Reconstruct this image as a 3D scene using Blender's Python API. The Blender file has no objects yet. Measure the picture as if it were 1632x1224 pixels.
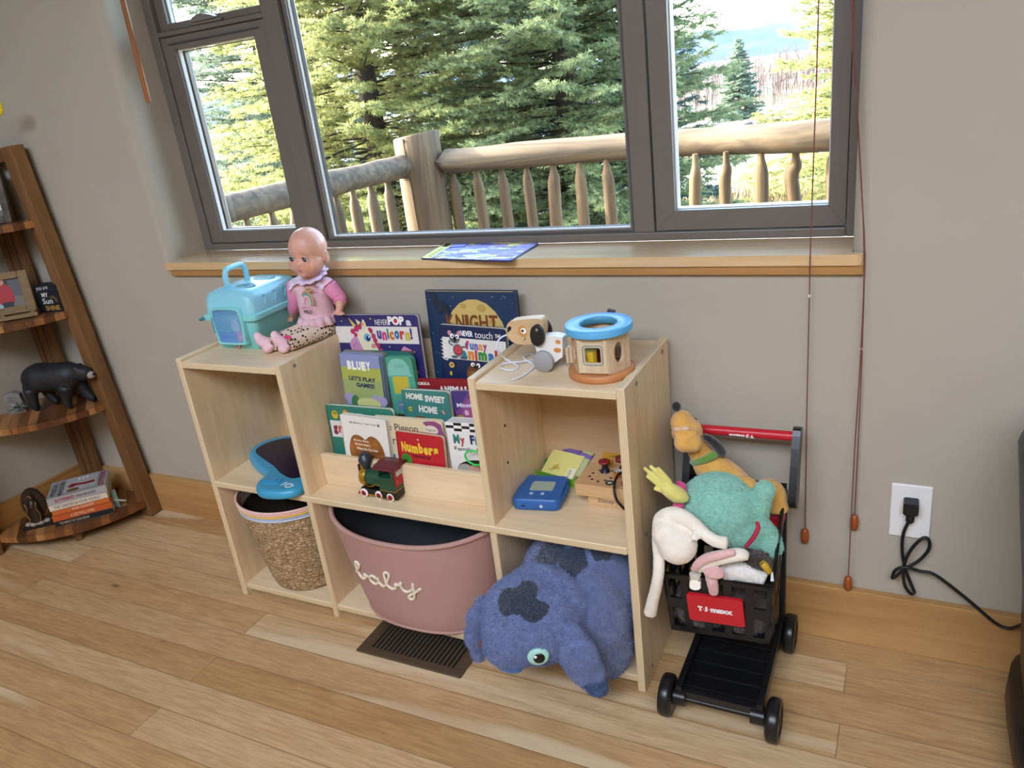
import bpy, bmesh, math, random
import numpy as np
from mathutils import Vector, Matrix, Euler
sc = bpy.context.scene
col = sc.collection
R_ = math.radians
PI = math.pi
random.seed(7)

# ------------------------------------------------------------------ camera
F = 1241.92
CP = Vector((1.3886, -1.4507, 1.1636))
CR = Vector((0.89216889, 0.43621823, -0.11725331))
CU = Vector((-0.06093506, 0.37343722, 0.92565196))
CF = Vector((-0.44757301, 0.81869304, -0.35975006))
cd = bpy.data.cameras.new('camera')
cam = bpy.data.objects.new('camera', cd)
col.objects.link(cam)
cd.sensor_fit = 'HORIZONTAL'
cd.sensor_width = 36.0
cd.lens = F / 1632 * 36
cd.clip_start = 0.02
cd.clip_end = 3000
m3 = Matrix((CR, CU, -CF)).transposed()
cam.matrix_world = Matrix.Translation(CP) @ m3.to_4x4()
sc.camera = cam

def px(u, v, **k):
    """world point seen at photo pixel (u,v) on the plane x=/y=/z= value"""
    d = CF + CR * ((u - 816) / F) + CU * ((612 - v) / F)
    a, val = list(k.items())[0]
    i = 'xyz'.index(a)
    return CP + d * ((val - CP[i]) / d[i])

def pxt(u, v, t):
    return CP + (CF + CR * ((u - 816) / F) + CU * ((612 - v) / F)) * t

# ------------------------------------------------------------------ colour / light
vs = sc.view_settings
vs.view_transform = 'Standard'
vs.look = 'None'
vs.gamma = 1.0
vs.use_curve_mapping = False
vs.exposure = 0.0
sc.cycles.max_bounces = 7
sc.cycles.diffuse_bounces = 4
sc.cycles.transparent_max_bounces = 12
sc.cycles.caustics_reflective = False
sc.cycles.caustics_refractive = False

w = bpy.data.worlds.new('sky'); sc.world = w
w.use_nodes = True
nt = w.node_tree
bg = nt.nodes['Background']
sky = nt.nodes.new('ShaderNodeTexSky')
sky.sky_type = 'NISHITA'
sky.sun_disc = False
sky.sun_elevation = R_(30)
sky.sun_rotation = R_(268)
sky.air_density = 1.0
sky.dust_density = 3.0
nt.links.new(sky.outputs[0], bg.inputs[0])
bg.inputs[1].default_value = 4.0

def add_light(name, kind, loc, direction, energy, color=(1, 1, 1), size=1, size_y=None):
    ld = bpy.data.lights.new(name, kind)
    ld.energy = energy
    ld.color = color
    o = bpy.data.objects.new(name, ld)
    o.location = loc
    o.rotation_euler = Vector(direction).to_track_quat('-Z', 'Y').to_euler()
    if kind == 'AREA':
        ld.shape = 'RECTANGLE'; ld.size = size; ld.size_y = size_y or size
    if kind == 'SUN':
        ld.angle = R_(1.0)
    col.objects.link(o)
    return o
# low winter sun travelling along the outside of the wall from the left
add_light('sun', 'SUN', (-8, 3, 6), (0.86, 0.10, -0.44), 26.0, (1.0, 0.91, 0.78))
# daylight entering by the high clerestory window opposite, behind the camera
add_light('daylight_clerestory', 'AREA', (1.35, -3.62, 3.35), (0.0, 1, -0.95), 112, (1.0, 0.965, 0.92), 3.2, 1.4)

# ------------------------------------------------------------------ materials
def lin(h):
    if not isinstance(h, str):
        return tuple(h)
    h = h.lstrip('#')
    c = [int(h[i:i + 2], 16) / 255 for i in (0, 2, 4)]
    return tuple(x / 12.92 if x <= .04045 else ((x + .055) / 1.055) ** 2.4 for x in c)

_mc = {}
def mat(h, rough=.5, metal=0, spec=.5, sheen=0, coat=0, name=None):
    key = (h, rough, metal, spec, sheen, coat)
    if key in _mc:
        return _mc[key]
    m = bpy.data.materials.new(name or 'paint_' + str(h).strip('#'))
    m.use_nodes = True
    b = m.node_tree.nodes['Principled BSDF']
    b.inputs['Base Color'].default_value = (*lin(h), 1)
    b.inputs['Roughness'].default_value = rough
    b.inputs['Metallic'].default_value = metal
    b.inputs['Specular IOR Level'].default_value = spec
    b.inputs['Sheen Weight'].default_value = sheen
    b.inputs['Coat Weight'].default_value = coat
    _mc[key] = m
    return m

class N:
    """tiny node-graph helper"""
    def __init__(s, name, rough=.5, spec=.5, sheen=0):
        s.m = bpy.data.materials.new(name); s.m.use_nodes = True
        s.t = s.m.node_tree; s.b = s.t.nodes['Principled BSDF']
        s.b.inputs['Roughness'].default_value = rough
        s.b.inputs['Specular IOR Level'].default_value = spec
        s.b.inputs['Sheen Weight'].default_value = sheen
    def node(s, typ, ins=None, **kw):
        n = s.t.nodes.new(typ)
        for k, v in kw.items():
            setattr(n, k, v)
        for k, v in (ins or {}).items():
            if isinstance(v, bpy.types.NodeSocket):
                s.t.links.new(v, n.inputs[k])
            else:
                n.inputs[k].default_value = v
        return n
    def link(s, a, b): s.t.links.new(a, b)
    def coord(s, kind='Object', scale=(1, 1, 1), rot=(0, 0, 0)):
        c = s.node('ShaderNodeTexCoord')
        mp = s.node('ShaderNodeMapping', {'Vector': c.outputs[kind], 'Scale': scale, 'Rotation': rot})
        return mp.outputs[0]
    def noise(s, vec, scale=5, detail=4, rough=.55, dist=0):
        return s.node('ShaderNodeTexNoise', {'Vector': vec, 'Scale': scale, 'Detail': detail, 'Roughness': rough, 'Distortion': dist}).outputs[0]
    def ramp(s, fac, stops, interp='LINEAR'):
        r = s.node('ShaderNodeValToRGB', {'Fac': fac})
        e = r.color_ramp; e.interpolation = interp
        while len(e.elements) < len(stops): e.elements.new(.5)
        for el, (p, c) in zip(e.elements, stops):
            el.position = p; el.color = (*lin(c), 1)
        return r.outputs[0]
    def mix(s, fac, a, b, blend='MIX'):
        n = s.node('ShaderNodeMix', data_type='RGBA', blend_type=blend)
        for i, v in ((0, fac), (6, a), (7, b)):
            if isinstance(v, bpy.types.NodeSocket): s.link(v, n.inputs[i])
            elif i == 0: n.inputs[0].default_value = v
            else: n.inputs[i].default_value = (*lin(v), 1)
        return n.outputs[2]
    def math(s, op, a, b=0.0, c=0.0):
        n = s.node('ShaderNodeMath', operation=op)
        for i, v in enumerate((a, b, c)):
            if isinstance(v, bpy.types.NodeSocket): s.link(v, n.inputs[i])
            else: n.inputs[i].default_value = v
        return n.outputs[0]
    def base(s, c): s.link(c, s.b.inputs['Base Color'])
    def bump(s, h, strength=.3, dist=.002):
        n = s.node('ShaderNodeBump', {'Height': h, 'Strength': strength, 'Distance': dist})
        s.link(n.outputs[0], s.b.inputs['Normal'])

def wood(name, stops, axis=0, grain=26, along=1.6, rough=.45, spec=.4, kind='Object', knots=None, bump=.08, coat=0):
    g = N(name, rough, spec)
    sca = [grain] * 3; sca[axis] = along
    v = g.coord(kind, sca)
    n1 = g.noise(v, 1.0, 6, .6, .6)
    c = g.ramp(n1, stops)
    v2 = g.coord(kind, [x * 5 for x in sca])
    n2 = g.noise(v2, 1.0, 3, .6)
    c = g.mix(.22, c, g.ramp(n2, [(.3, '#b59a7c'), (.7, '#ffffff')]), 'MULTIPLY')
    if knots:
        sk = [knots] * 3; sk[axis] = knots * .55
        vk = g.node('ShaderNodeTexVoronoi', {'Vector': g.coord(kind, sk), 'Scale': 1.0, 'Randomness': 1.0})
        k = g.ramp(vk.outputs['Distance'], [(.03, '#ffffff'), (.10, '#000000')])
        c = g.mix(k, c, '#5a3013')
    g.base(c)
    if bump: g.bump(n2, bump, .0006)
    g.b.inputs['Coat Weight'].default_value = coat
    return g.m

def noisy(name, c1, c2, scale=8, rough=.6, bump=.0, bscale=200, bdist=.001, spec=.4, sheen=0, detail=4):
    g = N(name, rough, spec, sheen)
    v = g.coord('Object')
    g.base(g.ramp(g.noise(v, scale, detail), [(.35, c1), (.65, c2)]))
    if bump: g.bump(g.noise(v, bscale, 3), bump, bdist)
    return g.m

# ------------------------------------------------------------------ mesh builder
_txt = {}
def text_shape(s, bold=.0):
    key = (s, bold)
    if key not in _txt:
        cu = bpy.data.curves.new('lettering', 'FONT'); cu.body = s; cu.fill_mode = 'FRONT'
        cu.offset = bold; cu.resolution_u = 3
        ob = bpy.data.objects.new('lettering', cu)
        col.objects.link(ob)
        bpy.context.view_layer.update()
        me = bpy.data.meshes.new_from_object(ob.evaluated_get(bpy.context.evaluated_depsgraph_get()))
        vv = [(p.co.x, p.co.y) for p in me.vertices]; ff = [tuple(p.vertices) for p in me.polygons]
        bpy.data.objects.remove(ob); bpy.data.curves.remove(cu); bpy.data.meshes.remove(me)
        x0 = min(p[0] for p in vv); x1 = max(p[0] for p in vv); y0 = min(p[1] for p in vv); y1 = max(p[1] for p in vv)
        _txt[key] = ([((p[0] - x0) / (x1 - x0), (p[1] - y0) / (y1 - y0)) for p in vv], ff)
    return _txt[key]

def frame_of(d):
    d = Vector(d).normalized()
    a = Vector((0, 0, 1)) if abs(d.z) < .9 else Vector((0, 1, 0))
    x = d.cross(a).normalized()
    return x, x.cross(d).normalized(), d

def catmull(pts, n=6, closed=False):
    P = [Vector(p) for p in pts]; out = []
    L = len(P); rng = L if closed else L - 1
    for i in range(rng):
        g = (lambda k: P[k % L]) if closed else (lambda k: P[max(0, min(L - 1, k))])
        a, b, c, d = g(i - 1), g(i), g(i + 1), g(i + 2)
        for j in range(n):
            t = j / n
            out.append(.5 * ((2 * b) + (c - a) * t + (2 * a - 5 * b + 4 * c - d) * t * t + (3 * b - a - 3 * c + d) * t ** 3))
    if not closed: out.append(P[-1])
    return out

class MB:
    def __init__(s):
        s.v = []; s.f = []; s.fm = []; s.fs = []; s.mats = []; s.x = None
    def mi(s, m):
        if m not in s.mats: s.mats.append(m)
        return s.mats.index(m)
    def add(s, vs_, fs_, m, smooth=True):
        b = len(s.v); i = s.mi(m)
        vs_ = [Vector(p) for p in vs_]
        if s.x is not None: vs_ = [s.x @ p for p in vs_]
        s.v += [p[:] for p in vs_]
        s.f += [tuple(b + k for k in f) for f in fs_]
        s.fm += [i] * len(fs_); s.fs += [smooth] * len(fs_)
        return s
    def box(s, x0, x1, y0, y1, z0, z1, m):
        v = [(x, y, z) for x in (x0, x1) for y in (y0, y1) for z in (z0, z1)]
        return s.add(v, [(0, 1, 3, 2), (4, 6, 7, 5), (0, 4, 5, 1), (2, 3, 7, 6), (0, 2, 6, 4), (1, 5, 7, 3)], m, False)
    def beam(s, p0, p1, wd, th, m, up=(0, 0, 1)):
        p0 = Vector(p0); p1 = Vector(p1); d = (p1 - p0).normalized()
        x = d.cross(Vector(up)).normalized(); y = x.cross(d).normalized()
        v = [p + x * (a * wd / 2) + y * (b * th / 2) for p in (p0, p1) for a, b in ((-1, -1), (1, -1), (1, 1), (-1, 1))]
        return s.add(v, [(0, 1, 2, 3), (7, 6, 5, 4), (0, 4, 5, 1), (1, 5, 6, 2), (2, 6, 7, 3), (3, 7, 4, 0)], m, False)
    def rings(s, rings, m, cap=True, closed=False, smooth=True):
        n = len(rings[0]); v = [p for r in rings for p in r]; f = []
        L = len(rings)
        for i in range(L if closed else L - 1):
            for j in range(n):
                a = i * n + j; b = i * n + (j + 1) % n; c = ((i + 1) % L) * n + (j + 1) % n; d = ((i + 1) % L) * n + j
                f.append((a, b, c, d))
        s.add(v, f, m, smooth)
        if cap and not closed:
            s.add(rings[0], [tuple(range(n))[::-1]], m, False); s.add(rings[-1], [tuple(range(n))], m, False)
        return s
    def cyl(s, p0, p1, r0, r1, m, n=20, cap=True):
        p0 = Vector(p0); p1 = Vector(p1); x, y, d = frame_of(p1 - p0)
        R = [[p + (x * math.cos(2 * PI * k / n) + y * math.sin(2 * PI * k / n)) * r for k in range(n)] for p, r in ((p0, r0), (p1, r1))]
        return s.rings(R, m, cap)
    def tube(s, pts, r, m, n=8, closed=False, sm=0, cap=True):
        if sm: pts = catmull(pts, sm, closed)
        P = [Vector(p) for p in pts]; L = len(P)
        rr = r if isinstance(r, (list, tuple)) else [r] * L
        if len(rr) != L: rr = list(np.interp(np.linspace(0, 1, L), np.linspace(0, 1, len(rr)), rr))
        R = []; px_ = None
        for i in range(L):
            t = (P[(i + 1) % L] - P[i - 1]) if closed else P[min(i + 1, L - 1)] - P[max(i - 1, 0)]
            if t.length < 1e-9: t = Vector((0, 0, 1))
            t.normalize()
            if px_ is None: x, y, _ = frame_of(t)
            else:
                x = (px_ - t * px_.dot(t)).normalized(); y = t.cross(x)
            px_ = x
            R.append([P[i] + (x * math.cos(2 * PI * k / n) + y * math.sin(2 * PI * k / n)) * rr[i] for k in range(n)])
        return s.rings(R, m, cap, closed)
    def lathe(s, prof, m, c=(0, 0, 0), n=28, axis=(0, 0, 1), sx=1, sy=1, cap=True):
        x, y, d = frame_of(axis)
        if tuple(axis) == (0, 0, 1): x, y = Vector((1, 0, 0)), Vector((0, 1, 0))
        c = Vector(c)
        R = [[c + d * z + x * (math.cos(2 * PI * k / n) * r * sx) + y * (math.sin(2 * PI * k / n) * r * sy) for k in range(n)] for r, z in prof]
        return s.rings(R, m, cap)
    def ell(s, c, r, m, rot=None, nu=20, nv=12):
        c = Vector(c); M = rot.to_matrix() if rot is not None else Matrix.Identity(3)
        if not hasattr(r, '__len__'): r = (r, r, r)
        R = []
        for i in range(nv + 1):
            th = PI * min(max(i / nv, .004), .996)
            R.append([c + M @ Vector((r[0] * math.sin(th) * math.cos(2 * PI * k / nu), r[1] * math.sin(th) * math.sin(2 * PI * k / nu), -r[2] * math.cos(th))) for k in range(nu)])
        return s.rings(R, m)
    def prism(s, poly, d0, d1, m, axis='y', smooth=False):
        """extrude a 2-D outline; axis y: (x,z) outline, axis z: (x,y), axis x: (y,z)"""
        n = len(poly)
        def P(a, b, d): return {'y': (a, d, b), 'z': (a, b, d), 'x': (d, a, b)}[axis]
        A = [P(a, b, d0) for a, b in poly]; B = [P(a, b, d1) for a, b in poly]
        ar = sum(poly[i][0] * poly[(i + 1) % n][1] - poly[(i + 1) % n][0] * poly[i][1] for i in range(n))
        flip = (ar > 0) ^ (axis == 'y') ^ (d1 < d0)
        q = [(i, (i + 1) % n, n + (i + 1) % n, n + i) for i in range(n)]
        c0 = tuple(range(n))[::-1]; c1 = tuple(range(n))
        if not flip:
            q = [t[::-1] for t in q]; c0, c1 = c0[::-1], c1[::-1]
        s.add(A + B, q, m, smooth)
        s.add(A, [c0], m, False); s.add(B, [c1], m, False)
        return s
    def text(s, st, o, xd, ud, wd, h, m, bold=.01, shear=0):
        V, Fc = text_shape(st, bold)
        o = Vector(o); xd = Vector(xd).normalized(); ud = Vector(ud).normalized()
        return s.add([o + xd * (a * wd + b * shear) + ud * (b * h) for a, b in V], Fc, m, False)
    def build(s, name, parent=None, bevel=0, seg=2, sub=0, loc=None):
        me = bpy.data.meshes.new(name)
        me.from_pydata(s.v, [], s.f)
        for m in s.mats: me.materials.append(m)
        me.polygons.foreach_set('material_index', s.fm)
        me.polygons.foreach_set('use_smooth', s.fs)
        me.update()
        o = bpy.data.objects.new(name, me); col.objects.link(o)
        if parent: o.parent = parent
        if loc is not None: o.location = loc
        if bevel:
            b = o.modifiers.new('bevel', 'BEVEL'); b.width = bevel; b.segments = seg; b.limit_method = 'ANGLE'; b.angle_limit = R_(40)
        if sub:
            b = o.modifiers.new('subdivision', 'SUBSURF'); b.levels = sub; b.render_levels = sub
        return o

def tag(o, label=None, cat=None, group=None, kind=None):
    if label: o['label'] = label
    if cat: o['category'] = cat
    if group: o['group'] = group
    if kind: o['kind'] = kind
    return o

def thing(name, label, cat, loc=(0, 0, 0), rot=(0, 0, 0), group=None):
    o = bpy.data.objects.new(name, None); col.objects.link(o)
    o.empty_display_size = .05
    o.location = loc; o.rotation_euler = rot
    return tag(o, label, cat, group)

def dup(root, loc=None, rot=None):
    r = root.copy(); col.objects.link(r)
    if loc is not None: r.location = loc
    if rot is not None: r.rotation_euler = rot
    for ch in list(root.children):
        c = ch.copy(); col.objects.link(c); c.parent = r
        for g in list(ch.children):
            d = g.copy(); col.objects.link(d); d.parent = c
    return r

def struct(o): return tag(o, kind='structure')

def plushify(o, vox=.004, it=4, disp=0, dscale=.006, m=None):
    r = o.modifiers.new('remesh', 'REMESH'); r.mode = 'VOXEL'; r.voxel_size = vox; r.use_smooth_shade = True
    sm = o.modifiers.new('smooth', 'SMOOTH'); sm.iterations = it; sm.factor = .5
    if disp:
        key = 'fuzz%g' % dscale
        tx = bpy.data.textures.get(key) or bpy.data.textures.new(key, 'CLOUDS')
        tx.noise_scale = dscale; tx.noise_depth = 2
        d = o.modifiers.new('fuzz', 'DISPLACE'); d.texture = tx; d.strength = disp; d.mid_level = .5; d.texture_coords = 'LOCAL'
    return o

def fuzz(o, count, length, wid=.0007, comb=(0, 0, -.25), seed=1):
    """freeze the soft body and grow short pile on it as thin blades of the same mesh"""
    bpy.context.view_layer.update()
    me = bpy.data.meshes.new_from_object(o.evaluated_get(bpy.context.evaluated_depsgraph_get()))
    o.modifiers.clear()
    me.calc_loop_triangles(); nt_ = len(me.loop_triangles); nv = len(me.vertices)
    co = np.empty(nv * 3); me.vertices.foreach_get('co', co); co = co.reshape(-1, 3)
    tri = np.empty(nt_ * 3, dtype=np.int32); me.loop_triangles.foreach_get('vertices', tri); tri = tri.reshape(-1, 3)
    rng = np.random.default_rng(seed)
    A, B, C = co[tri[:, 0]], co[tri[:, 1]], co[tri[:, 2]]; nr = np.cross(B - A, C - A); ar = np.linalg.norm(nr, axis=1); nr /= ar[:, None] + 1e-12
    k = rng.choice(nt_, count, p=ar / ar.sum()); u, v = rng.random((2, count)); f = u + v > 1; u[f] = 1 - u[f]; v[f] = 1 - v[f]
    P = A[k] + (B - A)[k] * u[:, None] + (C - A)[k] * v[:, None]; Nn = nr[k]
    D = Nn + np.array(comb) + rng.normal(0, .38, (count, 3)); D /= np.linalg.norm(D, axis=1)[:, None]
    S = np.cross(D, rng.normal(0, 1, (count, 3))); S /= np.linalg.norm(S, axis=1)[:, None]
    L = length * rng.uniform(.6, 1.25, count)[:, None]
    V = np.stack([P - S * wid - Nn * .0005, P + S * wid - Nn * .0005, P + D * L], 1).reshape(-1, 3)
    faces = [tuple(p.vertices) for p in me.polygons] + [(nv + 3 * i, nv + 3 * i + 1, nv + 3 * i + 2) for i in range(count)]
    m2 = bpy.data.meshes.new(o.name); m2.from_pydata(np.vstack([co, V]).tolist(), [], faces)
    for m in o.data.materials: m2.materials.append(m)
    m2.polygons.foreach_set('use_smooth', [True] * len(faces)); m2.update()
    o.data = m2
    return o

def rrect(x0, x1, z0, z1, r, n=5):
    P = []
    for cx, cz, a in ((x1 - r, z1 - r, 0), (x0 + r, z1 - r, 90), (x0 + r, z0 + r, 180), (x1 - r, z0 + r, 270)):
        for k in range(n + 1):
            t = R_(a + 90 * k / n); P.append((cx + r * math.cos(t), cz + r * math.sin(t)))
    return P

def ellpts(cx, cz, rx, rz, n=24, a0=0, a1=360):
    full = abs(a1 - a0) >= 360
    return [(cx + rx * math.cos(R_(a0 + (a1 - a0) * k / (n if full else n - 1))), cz + rz * math.sin(R_(a0 + (a1 - a0) * k / (n if full else n - 1)))) for k in range(n)]

# common materials
BIRCH = wood('birch_veneer', [(.2, '#dcc096'), (.5, '#ead3ad'), (.8, '#f0ddbd')], 2, 14, 1.3, .38, .4)
BIRCHX = wood('birch_veneer_cross', [(.2, '#dcc096'), (.5, '#ead3ad'), (.8, '#f0ddbd')], 0, 14, 1.3, .36, .4)
BLACKP = mat('#15161a', .35)
WHITE = mat('#f0efec', .5)
CHROME = mat('#a8a49c', .3, 1)
SHADOW = mat('#14110e', .9)  # near-black: painted dark of slots and openings, also black pupils and noses
# ================================================================== setting
# floor: oak planks along x
g = N('oak_planks', .36, .45)
tc = g.node('ShaderNodeTexCoord').outputs['Object']
br = g.node('ShaderNodeTexBrick', {'Vector': tc, 'Color1': (0, 0, 0, 1), 'Color2': (1, 1, 1, 1), 'Mortar': (.5, .5, .5, 1), 'Scale': 1.0, 'Mortar Size': .0011, 'Mortar Smooth': .1, 'Brick Width': 2.1, 'Row Height': .083}, offset=.37, offset_frequency=2)
tone = br.outputs['Color']; seam = br.outputs['Fac']
rowv = g.node('ShaderNodeSeparateXYZ', {'Vector': tc})
sh = g.node('ShaderNodeCombineXYZ', {'Z': g.math('MULTIPLY', tone, 37.0)})
v0 = g.node('ShaderNodeVectorMath', {0: tc, 1: sh.outputs[0]}, operation='ADD').outputs[0]
st = g.node('ShaderNodeMapping', {'Vector': v0, 'Scale': (2.0, 22, 1)}).outputs[0]
n1 = g.noise(st, 1.0, 6, .62, .8)
fine = g.noise(g.node('ShaderNodeMapping', {'Vector': v0, 'Scale': (14, 190, 1)}).outputs[0], 1.0, 3, .6)
nc = g.noise(g.node('ShaderNodeMapping', {'Vector': v0, 'Scale': (1.5, 9, 1)}).outputs[0], 1.0, 2, .45, .25)
cath = g.math('MULTIPLY_ADD', g.math('SINE', g.math('MULTIPLY', nc, 95.0)), .5, .5)
c = g.ramp(tone, [(0, '#c9a676'), (.35, '#d2b184'), (.6, '#cdab7c'), (.85, '#dabd93'), (1, '#e4cda9')])
c = g.mix(.5, c, g.ramp(n1, [(.25, '#b4946e'), (.5, '#e6d8c0'), (.75, '#ffffff')]), 'MULTIPLY')
c = g.mix(g.ramp(g.noise(g.node('ShaderNodeMapping', {'Vector': v0, 'Scale': (.9, 5, 1)}).outputs[0], 1.0, 2), [(.42, '#101010'), (.62, '#6a6a6a')]), c, g.ramp(cath, [(.05, '#b8987a'), (.6, '#ffffff')]), 'MULTIPLY')
c = g.mix(.4, c, g.ramp(fine, [(.35, '#bfa486'), (.6, '#ffffff')]), 'MULTIPLY')
sap = g.ramp(g.noise(g.node('ShaderNodeMapping', {'Vector': v0, 'Scale': (.8, 7, 1)}).outputs[0], 1.0, 2, .5, .5), [(.62, '#000000'), (.68, '#ffffff')])
c = g.mix(g.math('MULTIPLY', sap, .55), c, '#ead8b8')
vk = g.node('ShaderNodeTexVoronoi', {'Vector': g.node('ShaderNodeMapping', {'Vector': v0, 'Scale': (2.6, 6.5, 1)}).outputs[0], 'Scale': 1.0})
kn = g.ramp(vk.outputs['Distance'], [(.015, '#ffffff'), (.06, '#000000')])
c = g.mix(g.math('MULTIPLY', kn, .8), c, '#4a2f18')
c = g.mix(g.math('MULTIPLY', seam, .55), c, '#6b4a2a')
g.base(c)
g.bump(g.math('SUBTRACT', g.math('MULTIPLY', fine, .25), g.math('MULTIPLY', seam, 1.0)), .25, .0008)
OAK = g.m
mb = MB(); mb.box(-1.11, 3.4, -3.6, 0.0, -.06, 0, OAK); struct(mb.build('floor'))

g = N('wall_paint', .75, .25)
v = g.coord('Object')
g.base(g.ramp(g.noise(v, 3, 3), [(.3, '#b0a796'), (.7, '#b6ad9c')]))
g.bump(g.noise(v, 60, 4), .12, .002)
PAINT = g.m
XL, XR, ZS, WZ = -.404, 1.2957, .8193, 2.05    # window opening
def jamb(xa, xb, xe, sgn):
    r = .028; n = 8
    P = [(xa, 0)]
    P += [(xb - sgn * r + sgn * r * math.sin(R_(90 * k / n)), r - r * math.cos(R_(90 * k / n))) for k in range(n + 1)]
    P += [(xb, .22), (xa, .22)]
    return P
mb = MB()
mb.prism(jamb(-1.11, XL, 0, 1), ZS - .02, WZ, PAINT, 'z')
mb.prism(jamb(3.4, XR, 0, -1), ZS - .02, WZ, PAINT, 'z')
mb.box(-1.11, 3.4, 0, .22, -.01, ZS - .02, PAINT)
mb.box(-1.11, 3.4, 0, .22, WZ, 4.4, PAINT)
struct(mb.build('wall_back'))
RH = 4.4
mb = MB(); mb.box(-1.21, -1.11, -3.6, .22, -.01, RH, PAINT); struct(mb.build('wall_left'))
mb = MB(); mb.box(3.4, 3.5, -3.6, .22, -.01, RH, PAINT); struct(mb.build('wall_right'))
mb = MB()
mb.box(-1.21, -.3, -3.7, -3.6, 0, RH, PAINT); mb.box(3.0, 3.5, -3.7, -3.6, 0, RH, PAINT)
mb.box(-.3, 3.0, -3.7, -3.6, 0, 2.6, PAINT); mb.box(-.3, 3.0, -3.7, -3.6, 4.1, RH, PAINT)
struct(mb.build('wall_front'))
mb = MB(); mb.box(-1.11, 3.4, -1.9, -1.72, 2.34, RH, PAINT); struct(mb.build('shade_beam', bevel=.01))   # unseen beam, added to keep clerestory light off the upper back wall
mb = MB(); mb.box(-1.21, 3.5, -3.7, .22, RH, RH + .1, mat('#e6e2da', .8)); struct(mb.build('ceiling'))
BASEW = wood('baseboard_fir', [(.25, '#a87c48'), (.55, '#bd935d'), (.8, '#cba36c')], 0, 16, 1.1, .42, .4, knots=2.2)
mb = MB(); mb.box(-1.11, 3.4, -.018, 0.0, 0, .1285, BASEW); struct(mb.build('baseboard_back', bevel=.002))
mb = MB(); mb.box(-1.11, -1.092, -3.6, -.018, 0, .1285, wood('baseboard_fir_side', [(.25, '#9c6a36'), (.55, '#b4844b'), (.8, '#c4975c')], 1, 16, 1.1, .42, .4)); struct(mb.build('baseboard_left', bevel=.002))

# window sill and apron
SILLW = wood('pine_sill', [(.25, '#d2aa74'), (.55, '#e2c190'), (.8, '#ecd3a8')], 0, 15, .9, .25, .5, knots=3.2, coat=.9)
APRONW = wood('pine_apron', [(.25, '#a87a45'), (.55, '#bd8f57'), (.8, '#cba069')], 0, 15, .9, .38, .4, knots=4.0)
mb = MB()
P = [(-.412, -.0174), (1.305, -.0174), (1.312, -.015), (1.3166, -.009), (1.3166, 0), (1.2957, 0), (1.2957, .125), (-.404, .125), (-.404, 0), (-.412, 0)]
mb.prism(P, ZS - .0195, ZS, SILLW, 'z'); struct(mb.build('window_sill', bevel=.0015))
mb = MB(); mb.box(-.4, 1.3166, -.012, 0, ZS - .037, ZS - .0195, APRONW); struct(mb.build('trim_1', bevel=.001))

# window
FR = mat('#6e665e', .45, name='window_frame_taupe')
FRL = mat('#a09488', .4, name='window_frame_stop')
GASK = mat('#4b4743', .6, name='window_gasket')
gl = bpy.data.materials.new('window_glass'); gl.use_nodes = True
t = gl.node_tree; t.nodes.remove(t.nodes['Principled BSDF'])
tr = t.nodes.new('ShaderNodeBsdfTransparent'); gs = t.nodes.new('ShaderNodeBsdfGlossy'); fz = t.nodes.new('ShaderNodeFresnel'); mx = t.nodes.new('ShaderNodeMixShader')
gs.inputs['Roughness'].default_value = .02; tr.inputs[0].default_value = (.95, .98, .98, 1); fz.inputs[0].default_value = 1.25
t.links.new(fz.outputs[0], mx.inputs[0]); t.links.new(tr.outputs[0], mx.inputs[1]); t.links.new(gs.outputs[0], mx.inputs[2]); t.links.new(mx.outputs[0], t.nodes['Material Output'].inputs[0])
GLASS = gl
Y0, Y1, YG = .125, .175, .163
win = bpy.data.objects.new('window_1', None); col.objects.link(win); struct(win)
def rectframe(mb, x0, x1, z0, z1, wl, wr, wb, wt, y0, y1, m):
    mb.box(x0, x0 + wl, y0, y1, z0, z1, m); mb.box(x1 - wr, x1, y0, y1, z0, z1, m)
    mb.box(x0 + wl, x1 - wr, y0, y1, z0, z0 + wb, m); mb.box(x0 + wl, x1 - wr, y0, y1, z1 - wt, z1, m)
mb = MB()
rectframe(mb, XL, XR, ZS, WZ, .028, .02, .018, .03, Y0, Y1, FR)
mb.box(-.018, .036, Y0, Y1, ZS + .018, WZ - .03, FR)        # mullions
mb.box(.864, .908, Y0, Y1, ZS + .018, WZ - .03, FR)
mb.box(-.376, -.018, Y0, Y1, 1.372, 1.384, FR)
mb.build('window_frame', win, bevel=.0025)
mb = MB()   # fixed pane stops, seen as pale and dark thin lines
rectframe(mb, .036, .864, ZS + .018, WZ - .03, .004, .004, .004, .004, Y0 + .004, Y1, GASK)
rectframe(mb, .040, .860, ZS + .022, WZ - .034, .012, .006, .005, .01, Y0 + .01, Y0 + .03, FR)
rectframe(mb, .052, .854, ZS + .027, WZ - .044, .003, .002, .002, .003, Y0 + .018, Y0 + .028, WHITE)
rectframe(mb, .055, .852, ZS + .029, WZ - .047, .002, .002, .001, .002, Y0 + .026, Y0 + .037, GASK)
mb.build('glazing_stop', win)
mb = MB()
rectframe(mb, -.374, -.020, ZS + .02, 1.37, .043, .04, .033, .03, Y0 + .006, Y1 - .005, FR)
rectframe(mb, -.331, -.06, ZS + .053, 1.34, .004, .002, .002, .004, Y0 + .014, Y0 + .024, WHITE)
rectframe(mb, -.327, -.062, ZS + .055, 1.336, .002, .001, .001, .002, Y0 + .03, Y1 - .005, FRL)
mb.box(-.35, -.04, Y0 + .003, Y0 + .008, 1.352, 1.356, GASK)
mb.build('sash', win, bevel=.0015)
mb = MB()
rectframe(mb, -.374, -.020, 1.386, WZ - .032, .03, .01, .016, .03, Y0 + .014, Y1 - .005, FR)
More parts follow.
